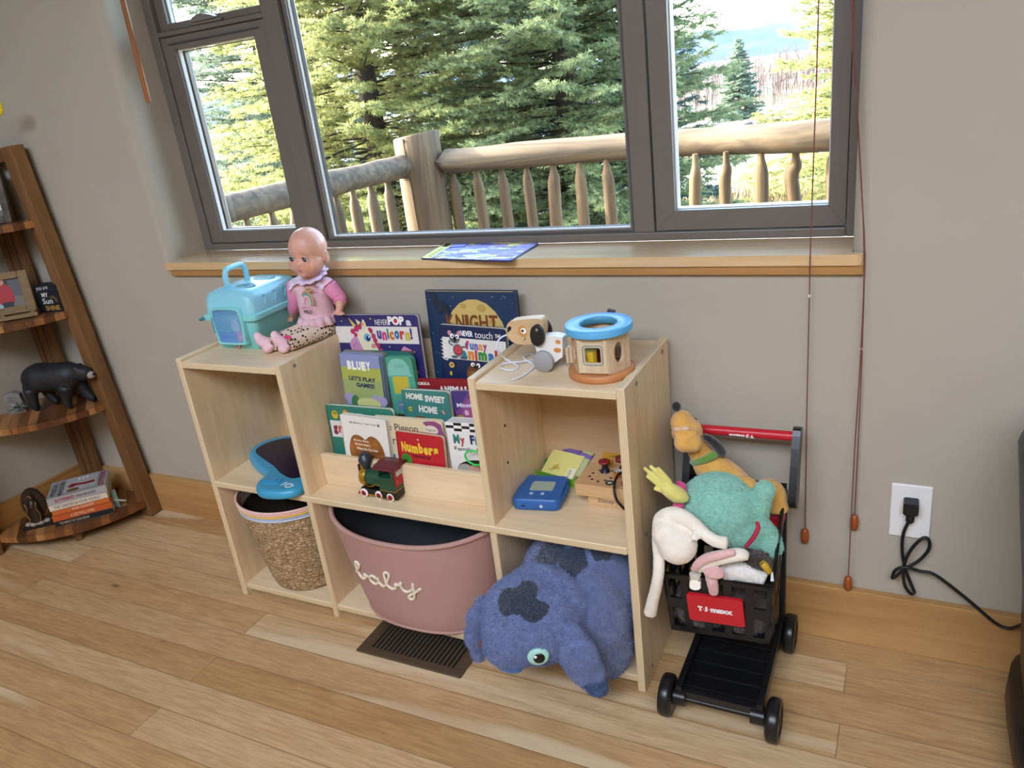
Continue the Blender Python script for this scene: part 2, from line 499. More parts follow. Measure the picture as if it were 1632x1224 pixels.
rectframe(mb, -.344, -.03, 1.402, WZ - .062, .004, .002, .002, .004, Y0 + .026, Y0 + .036, WHITE)
so = mb.build('sash', win, bevel=.0015)
mb = MB()   # cam latch on the awning sash
mb.box(-.25, -.15, Y0 + .002, Y0 + .014, 1.386, 1.392, CHROME)
mb.prism(catmull([(-.245, 1.392, 0), (-.235, 1.402, 0), (-.205, 1.407, 0), (-.17, 1.399, 0), (-.165, 1.392, 0)], 4) and [(p.x, p.y) for p in catmull([(-.245, 1.392, 0), (-.235, 1.402, 0), (-.205, 1.407, 0), (-.17, 1.399, 0), (-.165, 1.392, 0)], 4)], Y0 - .006, Y0 + .013, mat('#77706a', .4), 'y')
mb.build('latch', so, bevel=.001)
mb = MB()
rectframe(mb, .911, 1.274, ZS + .02, WZ - .032, .040, .03, .04, .03, Y0 + .006, Y1 - .005, FR)
rectframe(mb, .951, 1.244, ZS + .06, WZ - .062, .002, .003, .002, .003, Y0 + .022, Y1 - .005, WHITE)
for xa, za, xb, zb in ((.911, ZS + .02, .951, ZS + .06), (1.274, ZS + .02, 1.244, ZS + .06)):
    mb.beam((xa, Y0 + .0058, za), (xb, Y0 + .0058, zb), .0008, .0006, GASK, (0, 1, 0))
mb.build('sash', win, bevel=.0015)
mb = MB(); mb.box(-.329, -.06, YG, YG + .004, ZS + .053, 1.34, GLASS); mb.build('glass', win)
mb = MB(); mb.box(-.344, -.03, YG, YG + .004, 1.4, WZ - .06, GLASS); mb.build('glass', win)
mb = MB(); mb.box(.054, .855, YG, YG + .004, ZS + .028, WZ - .044, GLASS); mb.build('glass', win)
mb = MB(); mb.box(.95, 1.245, YG, YG + .004, ZS + .06, WZ - .06, GLASS); mb.build('glass', win)

# blind tilt wand and lift cords
WAND = wood('wand_wood', [(.3, '#8a5226'), (.7, '#a8693a')], 2, 40, 3, .4)
mb = MB(); mb.cyl((-.309, -.012, 1.222), (-.297, -.012, 1.75), .0065, .0065, WAND, 14); mb.ell((-.309, -.012, 1.222), (.0066, .0066, .003), WAND)
tag(mb.build('blind_wand'), 'long thin brown wooden rod hanging at the left window jamb', 'blind wand')
CORD = mat('#7c4a40', .7); TASS = wood('tassel_wood', [(.3, '#8f4219'), (.7, '#b05c28')], 2, 60, 20, .35)
def blind_cord(pts, label, knot=None):
    t = thing('blind_pull_cord', label, 'blind cord', pts[-1], group='lift cords of the window blind')
    L = Vector(pts[-1]); P = [Vector(p) - L for p in pts]
    mb = MB(); mb.tube(P, .0011, CORD, 6, sm=5)
    if knot is not None: mb.ell(Vector(knot) - L, .0032, mat('#d8cfc4', .5))
    mb.build('cord', t)
    mb = MB(); mb.lathe([(.002, 0), (.0062, -.003), (.008, -.014), (.0075, -.026), (.0055, -.033), (.002, -.034)], TASS, n=14); mb.build('tassel', t)
blind_cord([(1.236, -.02, 1.75), px(1305, 0, y=-.02), px(1292, 385, y=-.022), px(1290, 470, y=-.02), px(1286, 650, y=-.018), px(1283, 842, y=-.012)], 'single thin red-brown cord and tassel hanging behind the red cart handle', px(1290, 472, y=-.02))
blind_cord([(1.272, -.02, 1.75), px(1360, 0, y=-.02), px(1373, 300, y=-.022), px(1378, 402, y=-.022), px(1374, 555, y=-.016), px(1368, 700, y=-.012), px(1362, 820, y=-.012)], 'shorter of two twin cords by the right window corner, its tassel higher', px(1372, 556, y=-.016))
blind_cord([(1.268, -.024, 1.75), px(1357, 0, y=-.024), px(1368, 200, y=-.026), px(1377, 402, y=-.026), px(1372, 560, y=-.02), px(1362, 720, y=-.02), px(1352, 918, y=-.021)], 'longer of two twin cords by the right window corner, its tassel near the baseboard')

# outlet with plug and cord
ox, oz = 1.381, .264
out = thing('wall_outlet', 'white wall outlet plate with a black plug in its upper socket', 'outlet', (ox + .035, 0, oz + .057))
mb = MB(); mb.box(-.035, .035, -.006, 0, -.057, .057, mat('#ece9e2', .35)); mb.build('plate', out, bevel=.003, seg=3)
for dz in (.02, -.02):
    mb = MB(); mb.prism([(a, b + dz) for a, b in rrect(-.0172, .0172, -.0145, .0145, .010)], -.0075, -.005, mat('#efece6', .3), 'y')
    for q in (-.0063, .0063): mb.box(q - .0011, q + .0011, -.0077, -.007, dz - .001, dz + .007, SHADOW)
    mb.build('receptacle', out)
mb = MB(); mb.cyl((0, -.0075, 0), (0, -.005, 0), .003, .003, CHROME, 10); mb.build('screw', out)
RUB = mat('#0e1012', .45)
pc = thing('power_cord', 'black plug and knotted black cable running from the wall outlet to the right', 'power cord', (ox + .035, -.008, oz + .077))
def oc(u, v, y=-.02): return px(u, v, y=y) - Vector((ox + .035, -.008, oz + .077))
mb = MB(); mb.x = Matrix.Translation(Vector((0, 0, 0)))
mb.prism(rrect(-.013, .013, -.012, .012, .004), -.026, 0, RUB, 'y'); mb.build('plug', pc, bevel=.002)
mb = MB(); mb.tube([(0, -.013, -.008), (0, -.014, -.02), (0, -.013, -.034)], [.009, .008, .0045], RUB, 12)
for k in range(4): mb.lathe([(.0085 - k * .0006, 0), (.0085 - k * .0006, .0022)], RUB, (0, -.0135, -.016 - k * .005), 12)
mb.build('strain_relief', pc)
mb = MB()
loop = [oc(1452, 824, -.021), oc(1440, 850, -.018), oc(1438, 880, -.014), oc(1444, 910, -.016), oc(1455, 938, -.018), oc(1457, 944, -.02), oc(1451, 946, -.022), oc(1441, 930, -.024), oc(1441, 900, -.024),
        oc(1452, 876, -.022), oc(1470, 858, -.02), oc(1480, 860, -.018), oc(1480, 876, -.016), oc(1464, 894, -.018), oc(1440, 908, -.024), oc(1426, 920, -.026), oc(1422, 920, -.028), oc(1428, 908, -.03),
        oc(1445, 904, -.03), oc(1465, 910, -.026), oc(1486, 914, -.024), oc(1510, 930, -.024), oc(1550, 962, -.026), oc(1585, 992, -.03), oc(1606, 1001, -.034), oc(1622, 998, -.045), oc(1650, 985, -.1)]
mb.tube(loop, .0031, RUB, 8, sm=5); mb.build('cable', pc)

# dark padded bag at the right edge
VINYL = noisy('black_vinyl', '#131417', '#1d1f23', 9, .38, .5, 40, .006)
bag = thing('padded_bag', 'black padded bag standing on the floor at the right edge of the view', 'bag', (1.74, -.22, 0))
mb = MB()
def slab(zs):
    return [[(hx * math.copysign(abs(math.cos(a)) ** .55, math.cos(a)) + dx, hy * math.copysign(abs(math.sin(a)) ** .55, math.sin(a)), z) for a in [2 * PI * k / 32 for k in range(32)]] for z, hx, hy, dx in zs]
mb.rings(slab([(.0, .12, .12, 0), (.012, .15, .15, 0), (.06, .16, .165, 0), (.11, .158, .16, 0), (.125, .145, .15, .005), (.14, .15, .152, .005), (.3, .158, .155, 0), (.45, .165, .15, -.012), (.56, .17, .14, -.02), (.62, .15, .115, -.02), (.64, .08, .06, -.01)]), VINYL)
mb.build('body', bag)
mb = MB(); mb.tube([(-.06, 0, .63), (-.05, 0, .67), (.03, 0, .69), (.1, 0, .67), (.11, 0, .62)], .01, BLACKP, 8, sm=5); mb.build('handle', bag)

# floor vent
vent = thing('floor_vent', 'brown metal floor register with slanted slots in front of the toy shelf', 'floor vent', (.45, -.31, 0))
VM = mat('#5e4f3d', .45, .35, name='vent_brown')
mb = MB()
hx, hy = .138, .068
mb.box(-hx, hx, -hy, -hy + .022, .0, .006, VM); mb.box(-hx, hx, hy - .022, hy, .0, .006, VM)
mb.box(-hx, -hx + .024, -hy + .022, hy - .022, .0, .006, VM); mb.box(hx - .024, hx, -hy + .022, hy - .022, .0, .006, VM)
mb.build('frame', vent, bevel=.003, seg=2)
mb = MB(); mb.box(-hx + .02, hx - .02, -hy + .02, hy - .02, .0003, .001, SHADOW); mb.build('duct_opening', vent)
mb = MB()
for k in range(21):
    x = -hx + .026 + (2 * hx - .052) * k / 20
    mb.beam((x, -hy + .021, .0032), (x, hy - .021, .0032), .0042, .0022, VM, (.5, 0, 1))
mb.build('louvre', vent)

# painted place mat on the sill
g = N('mat_print', .35)
v = g.coord('Object', (60, 120, 1))
nz = g.node('ShaderNodeTexVoronoi', {'Vector': g.node('ShaderNodeVectorMath', {0: v, 1: g.node('ShaderNodeTexNoise', {'Vector': v, 'Scale': .8}).outputs[1]}, operation='ADD').outputs[0], 'Scale': .55})
cc = g.node('ShaderNodeSeparateColor', {'Color': nz.outputs['Color']})
c = g.ramp(cc.outputs[0], [(0, '#5a62c6'), (.16, '#8f9fe8'), (.3, '#e4e06a'), (.44, '#6a68cc'), (.56, '#d0d8f4'), (.68, '#9a7ac4'), (.78, '#f2ee8a'), (.92, '#3a3a7a')], 'CONSTANT')
ed = g.node('ShaderNodeTexVoronoi', {'Vector': g.node('ShaderNodeVectorMath', {0: v, 1: g.node('ShaderNodeTexNoise', {'Vector': v, 'Scale': .8}).outputs[1]}, operation='ADD').outputs[0], 'Scale': .55}, feature='DISTANCE_TO_EDGE')
g.base(g.mix(g.ramp(ed.outputs['Distance'], [(.015, '#ffffff'), (.04, '#000000')]), c, '#24235a'))
pm = thing('place_mat', 'bright blue and yellow patterned drawing mat with a handle slot lying on the window sill', 'mat', (0, 0, ZS))
A, B_, C_, D_ = [px(u, v, z=ZS + .003) for u, v in ((669, 412), (716, 383), (860, 387), (814, 416))]
def quad(a, b): return (A * (1 - a) + D_ * a) * (1 - b) + (B_ * (1 - a) + C_ * a) * b
def loopq(pts): return [tuple(quad(a, b).xy) for a, b in pts]
O = loopq(rrect(0, 1, 0, 1, .06)); 
mb = MB(); mb.prism(O, .0005, .0035, mat('#23245c', .5), 'z'); mb.build('backing', pm)
mb = MB()
mb.prism(loopq(rrect(.13, .985, .02, .98, .05)), .0035, .0041, g.m, 'z')
mb.prism(loopq(rrect(.01, .13, .02, .98, .04)), .0035, .0039, mat('#d8d04e', .4), 'z')
mb.prism(loopq(rrect(.04, .10, .62, .86, .02)), .0039, .0043, SHADOW, 'z')
for k in range(5): mb.prism(loopq(rrect(.06, .10, .1 + .09 * k, .14 + .09 * k, .01)), .0039, .0042, mat('#7a8f2c', .5), 'z')
mb.prism(loopq([(.15, .55), (.30, .62), (.30, .82), (.15, .74)]), .0041, .006, mat('#5a62c6', .4), 'z')
mb.build('print', pm)
# ================================================================== toy shelf
XA, XB, XC, XD, T = -.1229, .1795, .6591, .9516, .0157
YF, YB, HS, ZM, ZB = -.2897, -.0185, .6585, .339, .0353
g = N('plywood_edge', .45)
v = g.coord('Object')
sx = g.node('ShaderNodeSeparateXYZ', {'Vector': v})
def plymat(name, ax):
    g = N(name, .42)
    s_ = g.node('ShaderNodeSeparateXYZ', {'Vector': g.coord('Object')})
    nz = g.noise(g.coord('Object', (3, 3, 3)), 1, 2)
    w_ = g.math('SINE', g.math('ADD', g.math('MULTIPLY', s_.outputs[ax], 1900.0), g.math('MULTIPLY', nz, 2.0)))
    g.base(g.ramp(w_, [(.0, '#c6aa80'), (.35, '#e5d0a9'), (.8, '#efdfbf')]))
    return g.m
PLYX, PLYZ = plymat('plywood_edge_upright', 0), plymat('plywood_edge_board', 2)
shelf = thing('toy_shelf', 'pale birch plywood toy shelf with book display under the window', 'shelf')
def panel(name, x0, x1, y0, y1, z0, z1, edge, face, bev=.0022):
    mb = MB(); mb.box(x0, x1, y0, y1, z0, z1, face)
    i = mb.mi(edge)
    for k in ([2, 3, 4, 5] if edge is PLYX else [0, 1, 2, 3]): mb.fm[k] = i
    return mb.build(name, shelf, bevel=bev, seg=2)
pA = panel('side_panel', XA, XA + T, YF, YB, 0, HS, PLYX, BIRCH)
pB = panel('side_panel', XB, XB + T, YF, YB, 0, HS, PLYX, BIRCH)
pC = panel('side_panel', XC, XC + T, YF, YB, 0, HS, PLYX, BIRCH)
pD = panel('side_panel', XD, XD + T, YF, YB, 0, HS, PLYX, BIRCH)
ZT = .651
panel('top_board', XA + T, XB, YF + .001, YB, ZT - T, ZT, PLYZ, BIRCHX)
panel('top_board', XC + T, XD, YF + .001, YB, ZT - T, ZT, PLYZ, BIRCHX)
panel('middle_board', XA + T, XD, YF - .003, YB, ZM - T, ZM, PLYZ, BIRCHX)
panel('bottom_board', XA + T, XD, YF + .004, YB, ZB - T, ZB, PLYZ, BIRCHX)
BK = wood('birch_back', [(.2, '#c2a076'), (.5, '#d2b288'), (.8, '#dcc098')], 0, 12, 1.2, .5)
for x0, x1, z0, z1 in ((XA + T, XB, ZM, ZT - T), (XA + T, XB, ZB, ZM - T), (XC + T, XD, ZM, ZT - T), (XC + T, XD, ZB, ZM - T), (XB + T, XC, ZB, ZM - T)):
    mb = MB(); mb.box(x0, x1, YB - .006, YB - .001, z0, z1, BK); mb.build('back_panel', shelf)
mb = MB(); mb.box(XB + T, XC, -.034, -.024, ZM, .638, BIRCHX); mb.build('display_back', shelf, bevel=.001)
mb = MB(); mb.box(XB + T, XC, -.229, -.216, ZM, .417, BIRCHX); mb.build('display_lip', shelf, bevel=.002)
mb = MB()   # hidden steps that carry the upper rows of books
mb.box(XB + T, XC, -.216, -.15, ZM + .006, ZM + .016, BIRCHX)
mb.box(XB + T, XC, -.16, -.15, ZM + .016, .44, BIRCHX); mb.box(XB + T, XC, -.15, -.085, .43, .44, BIRCHX)
mb.box(XB + T, XC, -.095, -.085, .44, .52, BIRCHX); mb.box(XB + T, XC, -.085, -.034, .51, .52, BIRCHX)
mb.build('display_step', shelf)
def screws(pts, x, sgn, parent):
    for y, z in pts:
        mb = MB(); mb.lathe([(.0005, 0), (.0046, 0), (.0046, .0012), (.0024, .0014), (.0022, .0004), (.0004, .0004)], CHROME, (x, y, z), 14, (sgn, 0, 0)); mb.build('screw', parent)
screws([(-.245, .642), (-.06, .642)], XB + T, 1, pB)
screws([(-.225, .643), (-.06, .643), (-.225, .331), (-.06, .331), (-.24, .027), (-.06, .027)], XD + T, 1, pD)
for z in (.60, .52, .44):
    mb = MB(); mb.cyl((XC + T, -.205 + (z - .44) * .1, z), (XC + T + .0006, -.205 + (z - .44) * .1, z), .0032, .0032, mat('#3a2818', .8), 10); mb.build('peg_hole', pC)

# ================================================================== basket
def woven(name, c1, c2, scale):
    g = N(name, .85, .2)
    v = g.coord('Object')
    wv = g.node('ShaderNodeTexVoronoi', {'Vector': g.coord('Object', (scale, scale, scale * 2.4)), 'Scale': 1.0})
    wv2 = g.node('ShaderNodeTexVoronoi', {'Vector': g.coord('Object', (scale, scale, scale * 2.4)), 'Scale': 1.0}, feature='DISTANCE_TO_EDGE')
    cc = g.node('ShaderNodeSeparateColor', {'Color': wv.outputs['Color']})
    c = g.ramp(cc.outputs[0], [(0, c1), (1, c2)])
    g.base(g.mix(g.ramp(wv2.outputs['Distance'], [(.0, '#ffffff'), (.16, '#000000')]), c, '#7a5e40'))
    g.bump(wv2.outputs['Distance'], .9, .004)
    return g.m
SEA = woven('woven_seagrass', '#b0936c', '#d6bd98', 80)
bk = thing('woven_basket', 'round woven seagrass basket with pastel striped rim in the lower left compartment', 'basket', (.036, -.195, ZB))
def br(z): return np.interp(z, [0, .03, .25], [.080, .090, .124])
mb = MB()
prof = [(.02, .0), (.075, .0), (.084, .006)] + [(br(z), z) for z in np.linspace(.015, .226, 34)]
prof = [(r + (.0012 if i % 2 else -.0006) * (i > 2), z) for i, (r, z) in enumerate(prof)]
mb.lathe(prof, SEA, n=48, sx=1.09, cap=False)
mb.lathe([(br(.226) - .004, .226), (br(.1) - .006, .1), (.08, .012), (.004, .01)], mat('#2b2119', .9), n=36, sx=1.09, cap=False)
mb.build('woven_body', bk)
bandc = ['#c9d0de', '#a8b4d2', '#e2bd52', '#e6b7ae', '#e4bcb4']
rb = MB()
for i, hcol in enumerate(bandc):
    z = .2295 + i * .0058; r = br(z) + .001
    m = mat(hcol, .9)
    rb.tube([(math.cos(a) * r * 1.09, math.sin(a) * r, z) for a in [2 * PI * k / 48 for k in range(48)]], .0034, m, 8, closed=True)
rb.lathe([(br(.25) - .003, .254), (br(.22) - .005, .226)], mat('#b9a295', .9), n=36, sx=1.09, cap=False)
tag(rb.build('rim_cord', bk), 'pastel pink, yellow and blue rope rim')
tl = thing('wooden_toy', 'pale green stick toy lying inside the woven basket', 'toy', (.09, -.15, ZB + .135))
mb = MB(); mb.tube([(-.03, .0, 0), (.04, -.02, .03)], .006, mat('#8fae8a', .6), 10); mb.build('stick', tl)
mb = MB(); mb.ell((-.03, 0, 0), .011, mat('#9fbd93', .6)); mb.build('knob', tl)

# ================================================================== pink bag
PINK = noisy('pink_neoprene', '#b38d85', '#bb958c', 5, .6, .25, 500, .0006, .35)
pk = thing('storage_tote', 'dusty pink soft storage tub with baby in cream rope letters', 'storage bag', (.428, -.188, ZB))
def tub(z, hgt=.272):
    t = z / hgt
    return .172 + .052 * t ** .8, .120 + .036 * t ** .8
def tubpt(a, z, off=0, dip=0):
    rx, ry = tub(z)
    e = .86
    return Vector(((rx + off) * math.copysign(abs(math.cos(a)) ** e, math.cos(a)), (ry + off) * math.copysign(abs(math.sin(a)) ** e, math.sin(a)), z))
def rimdip(a): return -.020 * max(0, math.sin(-a)) ** 2 - .004
mb = MB()
AN = [2 * PI * k / 64 for k in range(64)]
R = [[tubpt(a, 0, -.03) for a in AN], [tubpt(a, 0, -.008) for a in AN], [tubpt(a, .005, -.001) for a in AN]]
for t in np.linspace(.05, 1, 18):
    R.append([(lambda p: Vector((p.x, p.y, p.z)))(tubpt(a, .272 * t + rimdip(a) * t ** 3, .0015 * math.sin(5 * a + 3 * t) * t)) for a in AN])
mb.rings(R, PINK, cap=False)
inner = [[tubpt(a, .272 * t + rimdip(a) * t ** 3, -.005) for a in AN] for t in np.linspace(1, .03, 10)]
mb.rings(inner, mat('#3a3a3d', .8), cap=False)
mb.add([tubpt(a, .008, -.006) for a in AN], [tuple(range(64))], mat('#3a3a3d', .8), False)
mb.build('tub', pk)
mb = MB(); mb.tube([tubpt(a, .272 + rimdip(a), -.001) for a in AN], .0058, PINK, 10, closed=True); mb.build('rolled_rim', pk)
mb = MB(); mb.tube([tubpt(a, .006, .0002) for a in AN], .0035, PINK, 8, closed=True); mb.build('bottom_piping', pk)
# lettering: strokes in (u along front, v up), u in letter units
B1 = [(-.2, .5), (0, .75), (.35, 1.5), (.5, 2.0), (.3, 2.25), (.08, 2.0), (.05, 1.2), (.1, .4), (.35, .02), (.7, .15), (.82, .55), (.75, .85), (.95, .78), (1.2, .75)]
A1 = [(1.95, .95), (1.6, 1.15), (1.3, .8), (1.35, .25), (1.7, .05), (2.0, .4), (2.05, 1.05), (2.08, .5), (2.3, .08), (2.55, .25), (2.9, 1.1), (3.15, 1.9), (3.0, 2.25), (2.78, 2.0), (2.72, 1.1), (2.8, .35), (3.1, .05), (3.4, .25), (3.45, .75), (3.5, .85), (3.75, .8), (3.95, 1.2), (3.9, .6), (4.05, .12), (4.35, .1), (4.7, .55), (4.85, 1.3), (4.8, .6), (4.7, -.5), (4.45, -.95), (4.25, -.7), (4.5, -.25), (5.0, .3), (5.25, .7), (5.3, .62)]
def rope(strokes, m):
    mb = MB()
    for st_ in strokes:
        P = []
        for u_, v_ in catmull([(a, b, 0) for a, b in st_], 6) and [(p.x, p.y) for p in catmull([(a, b, 0) for a, b in st_], 6)]:
            xx = -.118 + u_ * .0335; z = .124 + v_ * .0205
            # point of the tub wall with that x on the front side
            rx, ry = tub(z); e = .86
            cth = math.copysign(min(1, abs(xx) / rx) ** (1 / e), xx)
            P.append(tubpt(-math.acos(cth), z, .0022))
        mb.tube(P, .0033, m, 8)
    return mb
CREAM = noisy('cream_rope', '#e8ddc8', '#f2e9d6', 200, .9, .8, 700, .001)
tag(rope([B1[:], A1], CREAM).build('lettering', pk), 'cream rope word baby')

# ================================================================== fish-shaped drawing board
FB = mat('#3f9cc4', .32)
fb = thing('drawing_board', 'fish-shaped blue plastic drawing board with a dark blue panel', 'drawing board', (0, 0, ZM))
O = [(-.112, -.15), (-.108, -.11), (-.075, -.068), (0, -.047), (.08, -.045), (.15, -.06), (.170, -.1), (.174, -.2), (.174, -.275), (.165, -.312), (.11, -.333), (.07, -.325), (.045, -.298), (.04, -.27), (.028, -.252), (-.02, -.23), (-.08, -.192)]
Oc = [(p.x, p.y) for p in catmull([(a, b, 0) for a, b in O], 5, True)]
cx = sum(p[0] for p in Oc) / len(Oc); cy = sum(p[1] for p in Oc) / len(Oc)
def inset(P, d):
    out = []; n = len(P)
    for i in range(n):
        a, b = Vector(P[i - 1]), Vector(P[(i + 1) % n]); t_ = (b - a).normalized(); nn = Vector((-t_.y, t_.x))
        if (Vector((cx, cy)) - Vector(P[i])).dot(nn) < 0: nn = -nn
        out.append(tuple(Vector(P[i]) + nn * d))
    return out
mb = MB()
rr = [(inset(Oc, d), z) for d, z in ((.006, .001), (.001, .004), (0, .010), (.001, .018), (.006, .023), (.012, .0235))]
mb.rings([[Vector((a, b, z)) for a, b in P] for P, z in rr], FB)
mb.build('body', fb)
I = [(-.09, -.148), (-.085, -.118), (-.055, -.085), (.01, -.068), (.09, -.068), (.145, -.085), (.155, -.13), (.156, -.22), (.13, -.262), (.08, -.25), (.03, -.222), (-.03, -.195), (-.075, -.172)]
Ic = [(p.x, p.y) for p in catmull([(a, b, 0) for a, b in I], 5, True)]
mb = MB(); mb.prism(Ic, .0225, .0242, mat('#0c1230', .12), 'z')
for a, b, r in ((.05, -.105, .012), (.075, -.115, .01)): mb.prism(ellpts(a, b, r, r * .7), .0242, .0246, mat('#2c3f66', .2), 'z')
tag(mb.build('drawing_panel', fb), 'shiny dark navy panel')
mb = MB()
for r, z0, z1 in ((.026, .022, .0265), (.017, .0265, .0295)): mb.prism(rrect(.082 - r, .082 + r, -.285 - r * .62, -.285 + r * .62, r * .5), z0, z1, FB, 'z')
mb.build('stylus_rest', fb, bevel=.001)
mb = MB()
mb.tube([Vector((.143 + .012 * math.cos(a) * (1 - .05 * a), -.295 + .009 * math.sin(a) * (1 - .05 * a), .0238)) for a in [k * .35 for k in range(22)]], .0011, WHITE, 5)
mb.tube([(.122, -.30, .0238), (.124, -.288, .0238), (.127, -.283, .0238)], .0011, WHITE, 5)
mb.build('printed_mark', fb)

# ================================================================== blue device
BD = mat('#2b63a8', .4)
dv = thing('card_reader_toy', 'blue handheld electronic toy with small grey screen in the upper right compartment', 'electronic toy', (.722, -.162, ZM), (0, 0, R_(10)))
mb = MB()
P = rrect(-.051, .051, -.054, .054, .014)
mb.rings([[Vector((a * k, b * k, z)) for a, b in P] for k, z in ((.93, 0), (.985, .003), (1, .008), (1, .018), (.985, .023), (.94, .0262))], BD); mb.build('body', dv)
mb = MB(); mb.prism(rrect(-.022, .028, -.014, .024, .005), .026, .0268, mat('#9fb0a0', .25), 'z'); tag(mb.build('screen', dv), 'grey-green screen')
for x in (-.014, .010):
    mb = MB(); mb.lathe([(.0042, .0255), (.0042, .0274), (.003, .028)], mat('#9fb4c8', .4), (x, -.027, 0), 14); mb.build('button', dv)
mb = MB(); mb.cyl((.012, -.0545, .012), (.012, -.0525, .012), .0035, .0035, mat('#cfd6dc', .3), 12); mb.build('socket', dv)
mb = MB(); mb.box(-.03, -.022, -.0546, -.053, .011, .0135, SHADOW); mb.build('port', dv)
for k in range(3):
    mb = MB(); mb.box(.05, .0545, -.022 + .018 * k, -.01 + .018 * k, .008, .02, BD); mb.build('side_key', dv, bevel=.0015)

# ================================================================== card pouch
cp = thing('card_pouch', 'clear zip pouch with green and purple edges holding pale yellow flash cards', 'pouch', (.725, -.075, ZM), (0, 0, R_(-12)))
mb = MB()
GRN = mat('#6fae32', .4)
mb.rings([[Vector((a, b + .012 * z_, z)) for a, b in rrect(-.055 * k, .055 * k, -.02, .042, .008)] for k, z, z_ in ((1, 0.001, 0), (1.02, .012, 0), (1.04, .022, -.2))], GRN, cap=False)
mb.prism(rrect(-.054, .054, -.019, .041, .008), .0005, .002, GRN, 'z')
mb.tube([(-.056, -.01, .02), (-.066, .02, .035), (-.072, .045, .06)], .003, GRN, 6, sm=4)
mb.build('pouch_body', cp)
ang = R_(-60)
def cardstack(dx, dy, dz, w_, h_, t_, m, name, rz=0, art=None):
    mb = MB(); mb.x = Matrix.Translation((dx, dy, dz)) @ Matrix.Rotation(R_(rz), 4, 'Z') @ Matrix.Rotation(ang, 4, 'X')
    mb.box(-w_ / 2, w_ / 2, 0, t_, 0, h_, m)
    if art: art(mb)
    return mb.build(name, cp)
def cardart(mb):
    mb.box(-.041, .041, -.0004, 0, .001, .0625, mat('#dcd47f', .5))
    mb.prism(ellpts(-.012, .022, .010, .006), -.0007, 0, mat('#c7b659', .5), 'y')
    mb.tube([(-.028, -.001, .012), (-.015, -.001, .018), (-.008, -.001, .032)], .0006, mat('#8a7a34', .6), 5, sm=3)
    mb.tube([(-.018, -.001, .010), (-.01, -.001, .02), (0, -.001, .018)], .0006, mat('#8a7a34', .6), 5, sm=3)
    mb.box(.022, .040, -.0009, -.0003, .002, .028, mat('#e9e3c4', .6))
    mb.text('KOY', (.032, -.0012, .004), (0, 0, 1), (-1, 0, 0), .02, .007, mat('#2c2a20', .6))
cardstack(0, -.012, .012, .084, .064, .012, mat('#e6e0b4', .6), 'flash_card_stack', 0, cardart)
cardstack(.012, .006, .016, .082, .064, .010, mat('#b9bd8a', .4), 'flash_card_stack', -4)
mb = MB(); mb.tube([(-.04, .05, .042), (0, .052, .046), (.06, .046, .042)], .0045, mat('#7a62a8', .5), 8, sm=4); mb.box(.02, .028, .044, .054, .044, .05, mat('#7a62a8', .5))
mb.tube([(.06, .046, .042), (.066, .025, .03), (.066, -.005, .014)], .004, mat('#7a62a8', .5), 8, sm=4)
tag(mb.build('zip_edge', cp), 'purple zip edge')

# ================================================================== busy board on its wooden box
PW = wood('toy_pine', [(.25, '#c79d6b'), (.55, '#d8b283'), (.8, '#e3c49a')], 0, 30, 3, .5)
bx = thing('wooden_toy_box', 'low pale wooden box with dark script lettering under the busy board', 'box', (.885, -.1, ZM))
mb = MB(); mb.box(-.057, .063, -.066, .07, 0, .0255, PW); mb.build('box_body', bx, bevel=.001)
mb = MB(); NAVY = mat('#2e3250', .6)
mb.text('Disney', (-.035, -.0664, .009), (1, 0, 0), (0, 0, 1), .034, .0115, NAVY, 0, .002)
mb.box(.004, .0045, -.0663, -.066, .006, .02, NAVY); mb.tube([(.012 + .003 * math.cos(a), -.0663, .013 + .004 * math.sin(a)) for a in [.4 + k * .4 for k in range(13)]], .0005, NAVY, 4)
mb.build('lettering', bx)
bb = thing('busy_board', 'wooden busy board with small coloured knobs and black tiger stripes', 'busy board', (.876, -.097, ZM + .0256))
mb = MB(); P = rrect(-.074, .074, -.075, .075, .006); mb.prism(P, 0, .026, PW, 'z'); mb.build('board', bb, bevel=.002)
def knob(x, y, r, h_, m, name='knob'):
    mb = MB(); mb.lathe([(r, .026), (r, .026 + h_ * .8), (r * .8, .026 + h_)], m, (x, y, 0), 14); return mb.build(name, bb)
DK = mat('#2a1c1a', .5); RD = mat('#8e1f1f', .4)
mb = MB(); mb.lathe([(.011, .026), (.008, .031), (.006, .038), (.008, .045), (.012, .047), (.012, .049)], mat('#1d1a2a', .4), (-.028, -.012, 0), 16); mb.lathe([(.0125, .0485), (.0125, .0505), (.006, .051)], RD, (-.028, -.012, 0), 16); mb.build('hourglass_knob', bb)
mb = MB(); mb.tube([(-.002 + .007 * math.cos(a), -.058 + .007 * math.sin(a), .0275) for a in [2 * PI * k / 20 for k in range(20)]], .002, mat('#3a3428', .4), 8, closed=True); mb.prism(ellpts(-.002, -.058, .005, .005), .026, .0268, mat('#d9d3c2', .4), 'z'); mb.build('ring_light', bb)
for x, y, r, h_, c_ in ((-.012, .04, .011, .01, '#7a2420'), (-.002, .046, .008, .012, '#3a3a86'), (.012, .03, .009, .011, '#2c8a6a'), (.010, .018, .007, .012, '#2d6fa6'), (.006, .004, .008, .008, '#22242c'), (.022, .002, .009, .010, '#1d1e22'), (.018, .010, .006, .011, '#b0303a'), (-.03, .026, .006, .008, '#c49a2c'), (.004, -.03, .007, .008, '#c9752c'), (.032, -.032, .009, .010, '#b02c6a'), (.03, -.055, .008, .008, '#a32a34')):
    knob(x, y, r, h_, mat(c_, .4))
mb = MB()
